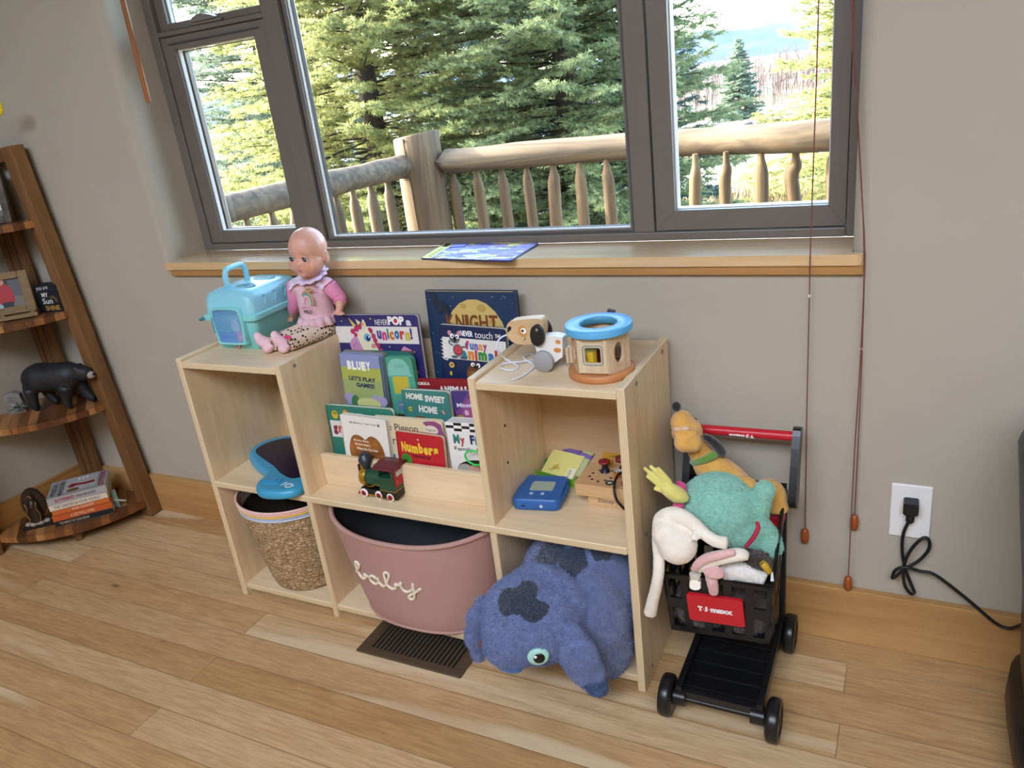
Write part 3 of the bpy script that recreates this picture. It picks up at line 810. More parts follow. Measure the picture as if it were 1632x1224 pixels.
for x, y in ((-.05, -.025), (-.052, -.04), (-.043, -.05), (-.028, -.056), (-.015, -.048), (-.007, -.036), (-.014, -.006), (-.04, -.01)): mb.prism(ellpts(x, y, .0032, .0032, 10), .026, .0263, DK, 'z')
for k in range(4):
    y = .052 + .006 * k
    mb.prism([(-.045 + .01 * k, y), (.0, y + .003), (.06, y - .001), (.06, y + .003), (0, y + .006), (-.04 + .01 * k, y + .002)], .026, .0263, mat('#1d1611', .5), 'z')
mb.prism([(-.06, .045), (.066, .045), (.066, .072), (-.06, .072)], .0259, .0261, mat('#d2a23a', .5), 'z')
mb.build('printed_art', bb)
wc = thing('black_cable', 'thin black cable looping down in front of the busy board', 'cable', (.93, -.19, ZM))
def wp(u, v, y): return px(u, v, y=y) - Vector((.93, -.19, ZM))
mb = MB(); mb.tube([wp(997, 752, -.13), wp(986, 756, -.15), wp(980, 768, -.17), wp(979, 782, -.185), wp(983, 797, -.19), wp(992, 808, -.19), wp(1000, 815, -.18)], .0028, RUB, 8, sm=5); mb.build('cable', wc)
mb = MB(); mb.tube([wp(979, 752, -.12), wp(988, 750, -.12), wp(998, 752, -.12)], .0035, mat('#a9a6a0', .4), 8, sm=3); mb.build('plug', wc)

# ================================================================== train
tr_ = thing('toy_train', 'small green toy steam engine with dark red cab roof on the shelf front', 'toy train', (.364, -.236, ZM), (0, 0, R_(-2)))
TG, TB, TR, TGO = mat('#1f4a36', .35), mat('#15130f', .4), mat('#a3152a', .35), mat('#b88c2e', .3, .6)
mb = MB(); mb.box(-.046, .052, -.02, .02, .008, .021, TB); mb.box(.012, .054, -.024, .024, .006, .024, TB); mb.build('chassis', tr_, bevel=.0015)
mb = MB(); mb.prism([(-.060, .003), (-.044, .003), (-.044, .016), (-.05, .014)], -.018, .018, TR, 'y'); mb.box(-.046, .05, -.0215, -.019, .004, .008, TGO); mb.build('cowcatcher', tr_, bevel=.001)
mb = MB(); mb.cyl((-.04, 0, .042), (.014, 0, .042), .019, .021, TG, 24); mb.tube([(-.03, -.021, .032), (-.022, -.0215, .028), (-.01, -.0215, .03), (.0, -.0225, .036), (.016, -.0235, .036)], .0011, TGO, 6); mb.build('boiler', tr_)
mb = MB(); mb.lathe([(.0205, 0), (.0215, .003), (.0215, .012), (.0205, .015)], TGO, (-.046, 0, .042), 24, (1, 0, 0)); mb.lathe([(.004, -.002), (.017, 0)], TB, (-.0465, 0, .042), 20, (1, 0, 0)); mb.build('smokebox_ring', tr_)
STK = mat('#2d333c', .35)
mb = MB(); mb.lathe([(.008, .055), (.008, .066), (.012, .072), (.0165, .083), (.015, .086), (.011, .097), (.009, .0985)], STK, (-.034, 0, 0), 20); mb.build('smoke_stack', tr_)
mb = MB(); mb.box(-.055, -.047, -.006, .006, .052, .070, TB); mb.lathe([(.006, 0), (.006, .003)], mat('#d8d2c0', .3), (-.056, 0, .062), 14, (1, 0, 0)); mb.box(-.0465, -.040, -.0072, -.006, .062, .072, TGO); mb.build('headlamp', tr_, bevel=.001)
mb = MB(); mb.box(-.008, -.004, -.006, .006, .06, .076, TB); mb.ell((-.006, -.005, .071), (.004, .004, .0045), TGO); mb.build('bell', tr_)
mb = MB(); mb.box(.013, .054, -.024, .024, .024, .058, TG); mb.box(.013, .018, -.024, .024, .058, .08, TG); mb.box(.049, .054, -.024, .024, .058, .082, TG); mb.box(.018, .049, .019, .024, .058, .08, TG); mb.box(.018, .049, -.005, .0, .03, .08, mat('#1b201d', .6))
mb.box(.052, .0556, -.019, .019, .034, .076, TR); mb.box(.0555, .0562, -.012, .010, .058, .070, mat('#b9c4c6', .3)); mb.ell((.0562, -.013, .046), (.001, .002, .003), TGO)
mb.box(.012, .0556, -.0246, .0246, .0245, .0262, TGO); mb.build('cab', tr_, bevel=.0012)
mb = MB(); mb.prism([(-.030, .078), (.030, .078), (.027, .082), (0, .088), (-.027, .082)], .006, .062, mat('#5e1a26', .4), 'x'); mb.build('cab_roof', tr_, bevel=.001)
mb = MB(); mb.lathe([(.006, .06), (.0075, .063), (.006, .068), (.002, .071)], mat('#3f6a48', .4), (.006, .002, 0), 14); mb.build('steam_dome', tr_)
def wheel(x, y, s_):
    mb = MB(); d = .004 * s_
    mb.lathe([(.0098, 0), (.0104, .001), (.0104, .003), (.0085, .0042), (.0066, .0038)], WHITE, (x, y, .0104), 20, (0, s_, 0)); mb.lathe([(.0066, .003), (.0066, .0044), (.002, .005)], TR, (x, y, .0104), 16, (0, s_, 0)); mb.lathe([(.002, .005), (.0018, .0065)], TB, (x, y, .0104), 8, (0, s_, 0))
    return mb.build('wheel', tr_)
for x in (-.036, .006, .038):
    wheel(x, -.0205, -1); wheel(x, .0205, 1)
mb = MB(); mb.beam((.006, -.0265, .008), (.038, -.0265, .006), .0016, .0016, TGO); mb.build('coupling_rod', tr_)

# ================================================================== shape sorter drum
dr = thing('shape_sorter', 'round wooden shape sorter with blue ring lid on the right top of the shelf', 'shape sorter', (.897, -.205, ZT), (0, 0, R_(12)))
ORW = wood('orange_stained_wood', [(.3, '#b97743'), (.7, '#d0905c')], 0, 30, 4, .45)
LTW = wood('pale_toy_wood', [(.3, '#cdb48f'), (.7, '#e2cfb0')], 2, 30, 4, .5)
mb = MB(); mb.lathe([(.058, 0), (.0605, .002), (.0605, .012), (.058, .014)], ORW, n=48); mb.build('base', dr)
BL = mat('#5aa9d6', .42); BLS = mat('#4f95b0', .5)
mb = MB(); mb.lathe([(.035, .0965), (.034, .0955), (.034, .084), (.035, .0835), (.0595, .0835), (.0605, .0845)], BLS, n=48, cap=False); mb.lathe([(.0605, .0845), (.0605, .0955), (.0595, .0968), (.035, .0968), (.034, .0955)], BL, n=48, cap=False); tag(mb.build('lid', dr), 'light blue ring lid')
def holed(w_, h_, hole, m, th):
    """plate w x h with a hole outline, in x,z, front at y=0"""
    n = len(hole); mb = MB(); out = []
    for a, b in hole:
        k = min((w_ / 2) / max(abs(a), 1e-6), (h_ / 2) / max(abs(b - h_ / 2), 1e-6)); out.append((a * k, h_ / 2 + (b - h_ / 2) * k))
    mb.rings([[Vector((a, 0, b)) for a, b in out], [Vector((a, 0, b)) for a, b in hole], [Vector((a, th, b)) for a, b in hole], [Vector((a, th, b)) for a, b in out]], m, cap=False, closed=True, smooth=False)
    return mb
RIMC = ['#5f8a92', '#d9a37a', '#c45a50', '#c9b25a', '#5f8a92', '#b97743']
for k in range(6):
    a = R_(-98 + 60 * k); w_ = .0525; h_ = .0695
    hole = rrect(-.0145, .0145, .022, .051, .004, 6) if k % 2 == 0 else [(x, z) for x, z in ellpts(0, .036, .011, .0195, 28)]
    mb = holed(w_, h_, hole, LTW, .005)
    outer = [(x * 1.22, .0362 + (z - .0362) * 1.22) for x, z in hole]
    mb.tube([(x, -.0004, z) for x, z in outer], .0009, mat(RIMC[k], .5), 6, closed=True)
    p = mb.build('side_panel', dr)
    p.location = (math.cos(a) * .0475, math.sin(a) * .0475, .014); p.rotation_euler = (0, 0, a + PI / 2)
mb = MB(); mb.lathe([(.042, .014), (.042, .016), (.002, .016)], ORW, n=32); mb.build('drum_floor', dr)
for nm, dx, dy, c_, kind in (('yellow_block', -.012, -.021, '#d8b52e', 0), ('orange_block', .022, -.018, '#cf8a45', 1), ('red_block', -.006, .014, '#8e3434', 2)):
    b_ = thing('sorting_block', {'yellow_block': 'yellow block seen through the square window of the shape sorter', 'orange_block': 'orange oval block seen through the oval window of the shape sorter', 'red_block': 'dark red block at the back inside the shape sorter'}[nm], 'toy block', (.897 + dx, -.205 + dy, ZT + .0162), (0, 0, .4), 'blocks inside the shape sorter')
    mb = MB()
    if kind == 0: mb.prism([(.013 * math.cos(R_(45 * q + 20)), .013 * math.sin(R_(45 * q + 20))) for q in range(8)], 0, .034, mat(c_, .45), 'z')
    elif kind == 1: mb.ell((0, 0, .029), (.009, .009, .029), mat(c_, .45))
    else: mb.box(-.013, .013, -.012, .012, 0, .05, mat(c_, .45))
    mb.build('block', b_, bevel=.001 if kind != 1 else 0)

# ================================================================== pull-along dog
dg = thing('pull_along_dog', 'wooden pull-along puppy with black ears, grey wheels and white string', 'pull toy', (.80, -.185, ZT))
DW = wood('puppy_wood', [(.3, '#c9a878'), (.7, '#ddc29a')], 0, 30, 4, .45); DWH = mat('#e6e2dc', .45); DOR = mat('#cf8a4a', .5); DBK = mat('#1b1a1e', .45); GREYW = mat('#9b9998', .5)
def dl(u, v, y=-.2): return px(u, v, y=y) - Vector((.80, -.185, ZT))
hd = [dl(u, v) for u, v in ((811, 519), (815, 511), (824, 508), (858, 505), (866, 508), (869, 518), (868, 533), (860, 544), (832, 546), (818, 540), (812, 531))]
hp = [(p.x, p.z) for p in catmull([(q.x, q.z, 0) for q in hd], 4, True) for p in [Vector((p.x, 0, p.y))]]
mb = MB(); mb.prism(hp, -.026, -.002, DW, 'y', True)
top = [q for q in hp]
h_ = mb.build('head', dg, bevel=.002)
mb = MB()
cx_, cz_ = dl(837, 525).x, dl(837, 525).z
mb.prism(ellpts(cx_, cz_, .0095, .011), -.0265, -.0259, DOR, 'y'); mb.prism(ellpts(cx_ + .002, cz_ + .001, .0058, .0058), -.0269, -.0264, WHITE, 'y'); mb.prism(ellpts(cx_ + .0002, cz_ + .001, .0026, .0026), -.0272, -.0268, SHADOW, 'y')
mb.tube([(cx_ - .001, -.0263, cz_ - .018), (cx_ + .003, -.0263, cz_ - .016), (cx_ + .0045, -.0263, cz_ - .011)], .0006, SHADOW, 5, sm=3)
nx, nz_ = dl(815.5, 523).x, dl(815.5, 523).z
mb.prism([(nx - .0045, nz_ - .006), (nx + .0045, nz_ + .001), (nx + .0055, nz_ + .0065), (nx + .001, nz_ + .0075), (nx - .0032, nz_ + .004)], -.0264, -.0258, SHADOW, 'y')
mb.build('painted_face', dg)
def ear(y0, y1):
    e0 = dl(862, 529); P = [(e0.x + a, e0.z + b) for a, b in ((-.008, .015), (0, .0195), (.008, .016), (.0135, .004), (.0135, -.008), (.008, -.0185), (-.002, -.0215), (-.011, -.016), (-.0135, -.004), (-.0125, .006))]
    P = [(p.x, p.y) for p in catmull([(a, b, 0) for a, b in P], 4, True)]
    mb = MB(); mb.prism(P, y0, y1, DBK, 'y', True); e = mb.build('ear', dg, bevel=.001)
    mb = MB(); mb.lathe([(.0036, 0), (.0036, .001), (.002, .0016)], CHROME, (e0.x + .001, y0, e0.z + .010), 12, (0, -1, 0)); mb.build('rivet', e)
ear(-.0345, -.0275); ear(-.0005, .006)
n0, n1 = dl(880, 545), dl(905, 578)
b0 = dl(858, 548)
P = [(b0.x, b0.z + .02), (b0.x + .02, b0.z + .02), (dl(886, 532).x, dl(886, 532).z), (dl(900, 535).x, dl(900, 535).z), (dl(900, 566).x, dl(900, 566).z), (dl(884, 573).x, .014), (b0.x + .004, .014), (b0.x - .002, b0.z)]
mb = MB(); mb.prism(P, -.026, -.004, DWH, 'y')
for u, v, a, b in ((893, 542, .0055, .004), (892, 555, .0075, .0048)):
    q = dl(u, v); mb.prism(ellpts(q.x, q.z, a, b), -.0264, -.0258, DOR, 'y')
mb.build('front_body', dg, bevel=.002)
mb = MB(); x0 = dl(902, 540).x; mb.box(x0, x0 + .006, -.024, -.006, .016, .046, LTW); mb.box(x0 + .007, x0 + .013, -.024, -.006, .018, .046, LTW); mb.build('body_segment', dg, bevel=.001)
mb = MB(); mb.box(x0 + .004, x0 + .06, .047, .069, .014, .05, DWH); mb.beam((x0 + .002, -.008, .03), (x0 + .012, .052, .03), .012, .02, LTW); mb.build('rear_body', dg, bevel=.002)
tq = px(974, 499, y=-.125) - Vector((.80, -.185, ZT))
mb = MB(); mb.beam((x0 + .054, .058, .045), (tq.x - .003, .06, tq.z - .008), .008, .01, DWH); mb.beam((tq.x - .005, .06, tq.z - .016), (tq.x + .001, .061, tq.z + .006), .012, .015, DBK); tag(mb.build('tail', dg, bevel=.001), 'black-tipped tail rising behind the sorter')
def dwheel(x, y, s_):
    mb = MB(); mb.lathe([(.0195, 0), (.0208, .0015), (.0208, .0075), (.0195, .009), (.001, .0095)], GREYW, (x, y, .0208), 28, (0, s_, 0)); mb.build('wheel', dg)
wx = dl(872, 575).x
dwheel(wx, -.027, -1); dwheel(wx, -.003, 1); dwheel(x0 + .045, .07, 1); dwheel(x0 + .045, .046, -1)
def sp(u, v, z=.0021): return px(u, v, z=ZT + z) - Vector((.80, -.185, ZT))
mb = MB()
mb.tube([dl(811, 533), dl(800, 537), dl(793, 545, -.205), dl(793, 558, -.21), sp(804, 571, .01), sp(822, 581), sp(826, 585), sp(818, 590), sp(803, 589), sp(797, 584), sp(806, 579, .003), sp(828, 577, .005), sp(848, 574), sp(853, 570), sp(846, 564), sp(836, 568, .004), sp(836, 572, .006), sp(850, 581, .002), sp(851, 586), sp(836, 597), sp(826, 602), sp(814, 606)], .0017, mat('#dcdfea', .8), 8, sm=5); mb.build('pull_string', dg)

# ================================================================== pet carrier
AQ = mat('#86cfcf', .36); AQL = mat('#8dcbd9', .34)
pcx = thing('pet_carrier', 'aqua toy pet carrier with a see-through blue door on the left top of the shelf', 'toy carrier', (-.022, -.105, ZT), (0, 0, R_(2)))
pcx.scale = (1.1, 1.0, 1.0)
def rr3(hx, hy, r, z, n=6): return [Vector((a, b, z)) for a, b in rrect(-hx, hx, -hy, hy, r, n)]
mb = MB(); mb.rings([rr3(.054, .08, .014, 0), rr3(.057, .083, .014, .003), rr3(.066, .09, .014, .073)], AQ); mb.build('lower_shell', pcx)
mb = MB(); mb.rings([rr3(.067, .091, .014, .072), rr3(.0735, .097, .014, .0735), rr3(.0735, .097, .014, .086), rr3(.068, .092, .014, .0875)], AQ); mb.build('belt', pcx, bevel=.0008)
mb = MB(); mb.rings([rr3(.0675, .0915, .016, .087), rr3(.0655, .0895, .018, .121), rr3(.0605, .085, .02, .134), rr3(.047, .074, .024, .1405), rr3(.03, .06, .02, .1425)], AQL)
for s_ in (-1, 1):
    mb.tube([(-.07, -.097, .078), (-.078, -.097, .078)], .005, AQ, 8)
for k in range(3):     # raised question-mark swirls on the side
    y = -.045 + .036 * k
    mb.tube([(.0665 - .0006, y - .008, .118), (.066, y, .124), (.0665, y + .008, .118), (.0672, y + .004, .108), (.0678, y, .1)], .0012, AQL, 6, sm=4)
mb.build('lid', pcx)
mb = MB()
for x, y in ((.018, -.040), (.014, .034)):
    mb.prism(ellpts(x, y, .025, .017, 28), .1418, .1432, mat('#2e6f76', .5), 'z'); mb.tube([(x + .026 * math.cos(a), y + .018 * math.sin(a), .1428) for a in [2 * PI * k / 28 for k in range(28)]], .0016, AQL, 6, closed=True)
mb.build('air_hole', pcx)
mb = MB(); mb.tube([(-.022, q, z) for q, z in ((-.048, .136), (-.049, .165), (-.044, .178), (-.034, .183), (.004, .183), (.014, .178), (.019, .165), (.018, .136))], .0065, AQL, 10, sm=4)
mb.build('handle', pcx)
dglass = N('blue_door_plastic', .15); dglass.base(dglass.ramp(dglass.noise(dglass.coord('Object'), 6, 2), [(.3, '#5f9fd6'), (.7, '#8fc0e6')])); dglass.b.inputs['Alpha'].default_value = .34
# door: frame, pane, contents
def door(z): return -.083 - .0095 * min(z, .078) / .075 if z < .078 else -.0935
O = [(-.029, .022), (.029, .022), (.0335, .03), (.038, .072), (.036, .092), (.028, .101), (-.028, .101), (-.036, .092), (-.038, .072), (-.0335, .03)]
Oc = [(p.x, p.y) for p in catmull([(a, b, 0) for a, b in O], 4, True)]
mb = MB()
mb.rings([[Vector((a * k, -.1005 + dy, .066 + (b - .066) * k)) for a, b in Oc] for k, dy in ((1.12, .014), (1.12, 0), (1.08, -.002), (1.0, -.002), (.98, .0), (.98, .012))], AQ, cap=False)
mb.build('door_frame', pcx)
mb = MB(); mb.prism([(a * .99, .066 + (b - .066) * .99) for a, b in Oc], -.1012, -.1002, dglass.m, 'y'); dp = mb.build('door_pane', pcx)
mb = MB(); mb.prism([(a * .97, .066 + (b - .066) * .97) for a, b in Oc], -.0945, -.0935, mat('#6fb4c8', .6), 'y'); mb.build('inner_wall', pcx)
mb = MB(); mb.box(-.042, -.038, -.1035, -.1005, .045, .084, mat('#5c8fae', .4)); mb.build('door_hinge', dp, bevel=.0008)
mb = MB(); mb.cyl((-.03, -.0975, .034), (.012, -.0975, .040), .0032, .0032, mat('#3f6fc8', .4), 12); mb.box(-.032, .014, -.0995, -.0955, .022, .046, mat('#4f7fd0', .4)); mb.build('cup', pcx, bevel=.0015)
mb = MB(); mb.ell((.026, -.0975, .036), (.014, .003, .015), mat('#d98ab4', .5)); mb.build('ball', pcx)
mb = MB()
for dx, rz in ((.012, .3), (.022, -.2)): mb.ell((dx, -.0975, .068), (.0045, .0015, .013), mat('#d8dce4', .5), Euler((0, rz, 0)))
mb.ell((.018, -.0975, .055), (.010, .002, .007), mat('#d8dce4', .5)); mb.build('rabbit_toy', pcx)
mb = MB(); mb.prism(ellpts(.0, .0095, .0075, .0068), -.0865, -.083, mat('#d65a4a', .4), 'y'); mb.prism(ellpts(.0, .0095, .005, .0045), -.0872, -.0864, mat('#e8e0da', .4), 'y'); mb.prism(ellpts(.0, .0095, .0035, .003), -.0876, -.0871, mat('#c9483c', .4), 'y'); mb.build('badge', pcx)
# ================================================================== books on the display
def L3(p): return (p[0], p[1], p[2])
class Art:
    """printed shapes on a cover; u across (0..1), v down from the top edge in widths"""
    def __init__(s, mb, w_, h_, y=0, z0=None):
        s.mb, s.w, s.h, s.k, s.y = mb, w_, h_, 0, y
        s.vmax = h_ / w_
    def P(s, u, v): return (u * s.w, s.h - v * s.w)
    def lay(s):
        s.k += 1; return s.y - .00006 * s.k - .0001
    def poly(s, pts, m, sm=0):
        if sm: pts = [(p.x, p.y) for p in catmull([(a, b, 0) for a, b in pts], sm, True)]
        y = s.lay(); v = [(a, y, b) for a, b in (s.P(*q) for q in pts)]
        ar = sum(v[i][0] * v[(i + 1) % len(v)][2] - v[(i + 1) % len(v)][0] * v[i][2] for i in range(len(v)))
        f = tuple(range(len(v)))
        s.mb.add(v, [f if ar > 0 else f[::-1]], mat(m, .45) if isinstance(m, str) else m, False)
    def rect(s, u0, v0, u1, v1, m): s.poly([(u0, v0), (u1, v0), (u1, v1), (u0, v1)], m)
    def ell(s, u, v, ru, rv, m, rot=0, n=22):
        c_, s_ = math.cos(R_(rot)), math.sin(R_(rot))
        s.poly([(u + a * c_ - b * s_, v + a * s_ + b * c_) for a, b in ellpts(0, 0, ru, rv, n)], m)
    def text(s, st, u, v, wu, hv, m, bold=.02, rot=0):
        """u,v = left, baseline"""
        a, b = s.P(u, v); y = s.lay(); c_, s_ = math.cos(R_(rot)), math.sin(R_(rot))
        s.mb.text(st, (a, y, b), (c_, 0, s_), (-s_, 0, c_), wu * s.w, hv * s.w, mat(m, .5), bold)
    def letters(s, st, u, v, wu, hv, cols, bold=.03, wob=.0):
        n = len(st); wd = wu / n; rnd = random.Random(len(st))
        wid = [.42 if ch in "i!l1'I" else 1.4 if ch in 'mwM' else 1 for ch in st]; tot = sum(wid); x = u
        for i, ch in enumerate(st):
            ww = wu * wid[i] / tot
            if ch != ' ':
                hh = hv if (ch.isupper() or ch in "!tdfhklb1'") else hv * (.92 if ch in 'gpyi' else .74)
                s.text(ch, x + ww * .06, v + (hv * .2 if ch in 'gpy' else 0) + wob * rnd.uniform(-1, 1), ww * .88, hh, cols[i % len(cols)], bold)
            x += ww
    def line(s, pts, wd, m, sm=3):
        P = catmull([(a, b, 0) for a, b in pts], sm) if sm else [Vector((a, b, 0)) for a, b in pts]
        L = []; Rr = []
        for i, p in enumerate(P):
            t = (P[min(i + 1, len(P) - 1)] - P[max(i - 1, 0)]).normalized(); n_ = Vector((-t.y, t.x, 0)) * wd / 2
            L.append(p + n_); Rr.append(p - n_)
        y = s.lay()
        v = [(lambda q: (q[0], y, q[1]))(s.P(p.x, p.y)) for p in L + Rr]; n = len(L)
        s.mb.add(v, [(i, i + 1, n + i + 1, n + i) for i in range(n - 1)], mat(m, .5), False)

def cover_outline(w_, h_, r):
    if r <= 0: return [(w_, h_), (0, h_), (0, 0), (w_, 0)]
    P = []
    for cx, cz, a in ((w_ - r, h_ - r, 0), (.003, h_ - .003, 90), (.003, .003, 180), (w_ - r, r, 270)):
        rr = r if a in (0, 270) else .003
        for k in range(6): t_ = R_(a + 18 * k); P.append((cx + rr * math.cos(t_), cz + rr * math.sin(t_)))
    return P

def book(label, tl, tr, yz, tilt, zbase, thick, cover, art=None, pages='#e9e2d0', r=.008, group='picture books on the display shelf', spine=None, hard=False, name='picture_book', leaves=0):
    t = R_(tilt); n_ = Vector((0, -math.cos(t), math.sin(t))); up = Vector((0, math.sin(t), math.cos(t))); p0 = Vector((0, yz[0], yz[1]))
    def on(q):
        d = CF + CR * ((q[0] - 816) / F) + CU * ((612 - q[1]) / F); return CP + d * ((p0 - CP).dot(n_) / d.dot(n_))
    A, B = on(tl), on(tr); w_ = (B - A).length
    beta = -math.atan2((B - A).dot(up), (B - A).x)
    M = Matrix.Rotation(-t, 3, 'X') @ Matrix.Rotation(beta, 3, 'Y')
    u3 = M @ Vector((0, 0, 1)); h_ = (A.z - zbase) / u3.z
    O = A - u3 * h_
    root = thing(name, label, 'book', O, M.to_euler(), group)
    O2 = cover_outline(w_, h_, 0 if hard else r)
    ct = .0022 if hard else .0014
    cm = cover if not isinstance(cover, str) else mat(cover, .4)
    mb = MB(); mb.prism(O2, 0, ct, cm, 'y'); mb.prism(O2, thick - ct, thick, cm, 'y')
    mb.box(0, .0025, 0, thick, .0005, h_ - .0005 - (0 if hard else .003), mat(spine, .4) if spine else cm)
    if art: art(Art(mb, w_, h_))
    mb.build('cover', root)
    mb = MB(); i = .003 if hard else .0008
    Pg = [(max(.002, a if a < w_ / 2 else a - i), b if b < h_ / 2 else b - i) for a, b in O2]
    if leaves:
        for k in range(leaves):
            y0 = ct + (thick - 2 * ct) * k / leaves; y1 = ct + (thick - 2 * ct) * (k + .82) / leaves
            mb.prism(Pg, y0, y1, mat(pages if isinstance(pages, str) else pages[k % len(pages)], .6), 'y')
    else: mb.prism(Pg, ct, thick - ct, mat(pages, .7), 'y')
    mb.build('pages', root)
    return root, w_, h_

def a_unicorn(a):
    a.rect(.0, .115, .985, .285, '#ddd8d2')
    a.text('NEVER', .50, .10, .15, .055, '#efece6', .0); a.text('POP', .655, .10, .19, .088, '#f2eee8', .06); a.ell(.745, .06, .02, .022, '#c0323a'); a.text('a', .865, .105, .06, .055, '#d8d4dc', .05)
    a.letters('unicorn!', .50, .245, .42, .115, ['#463a8c', '#c23a78', '#2f8a5a', '#d0702c', '#2a6aa0', '#c23a3a', '#c8b23a', '#35306a'], .06, .008)
    a.poly([(.17, .36), (.155, .29), (.20, .235), (.27, .195), (.335, .34), (.32, .42), (.27, .45), (.215, .42)], '#c98fb4', 5)
    a.poly([(.25, .20), (.36, .15), (.43, .23), (.53, .41), (.64, .425), (.70, .47), (.70, .62), (.42, .62), (.395, .42), (.37, .375), (.325, .40), (.305, .34)], '#e4dcbc')
    for u, v, r_ in ((.215, .165, .028), (.245, .20, .022), (.265, .14, .03), (.31, .115, .03), (.35, .10, .025), (.43, .155, .03), (.46, .21, .028), (.475, .255, .026), (.50, .305, .026), (.53, .355, .024), (.555, .395, .018)):
        a.ell(u, v, r_, r_, '#b4325e')
    a.poly([(.40, .13), (.445, .21), (.40, .23), (.345, .17)], '#e4dcbc')
    a.poly([(.335, .13), (.36, .04), (.39, .085), (.385, .13)], '#e0d6ae', 3); a.poly([(.345, .115), (.36, .065), (.375, .095)], '#d9989c', 3)
    a.poly([(.235, .13), (.185, .02), (.27, .10)], '#c8b458'); a.poly([(.29, .10), (.275, .035), (.335, .075)], '#d8cc9a')
    a.ell(.385, .225, .043, .042, '#6fb0d4'); a.ell(.395, .235, .026, .028, '#1d2c5c'); a.ell(.405, .22, .008, .008, '#ffffff'); a.ell(.445, .31, .026, .024, '#d58c86')
    a.ell(.205, .31, .008, .012, '#8f5a86'); a.ell(.235, .285, .008, .012, '#8f5a86')
    for u, v in ((.10, .06), (.10, .40), (.46, .035), (.64, .315), (.92, .36), (.20, .40)): a.ell(u, v, .007, .007, '#e4d06a')
    a.rect(.77, .345, .90, .365, '#d04a4a'); a.rect(.77, .365, .90, .38, '#d8a23a'); a.rect(.77, .38, .90, .395, '#3f8a5a'); a.rect(.77, .395, .90, .408, '#3a62a0'); a.poly([(.77, .345), (.81, .305), (.90, .345)], '#c98fb4')
    a.ell(.95, .80, .13, .15, '#c23a3a'); a.ell(.95, .81, .105, .12, '#d8a23a'); a.ell(.95, .82, .08, .09, '#3f8a5a'); a.ell(.95, .83, .055, .06, '#35306a')
    a.ell(.905, .51, .02, .014, '#b43a7a'); a.ell(.93, .56, .016, .02, '#b43a7a'); a.line([(.92, .6), (.935, .66)], .01, '#b43a7a')
def a_knight(a):
    a.ell(.53, .56, .36, .48, '#c9b06a'); 
    for u, v, r_ in ((.62, .17, .05), (.42, .15, .035), (.73, .3, .04), (.3, .38, .03)): a.ell(u, v, r_, r_ * .8, '#b3954c')
    a.letters('KNIGHT', .205, .385, .59, .15, ['#7a3f16'], .03)
    rnd = random.Random(3)
    for k in range(60):
        u, v = rnd.uniform(.03, .97), rnd.uniform(.03, 1.0)
        if ((u - .53) / .38) ** 2 + ((v - .56) / .5) ** 2 > 1: a.ell(u, v, rnd.choice((.003, .004, .006)), rnd.choice((.003, .004, .006)), '#c8d4e4', n=8)
    a.poly([(.05, .02), (.12, .03), (.14, .12), (.2, .1), (.26, .18), (.25, .24), (.2, .2), (.15, .24), (.1, .16)], '#1f2a3a', 3)
    a.rect(.03, .0, .98, .006, '#c9b06a')
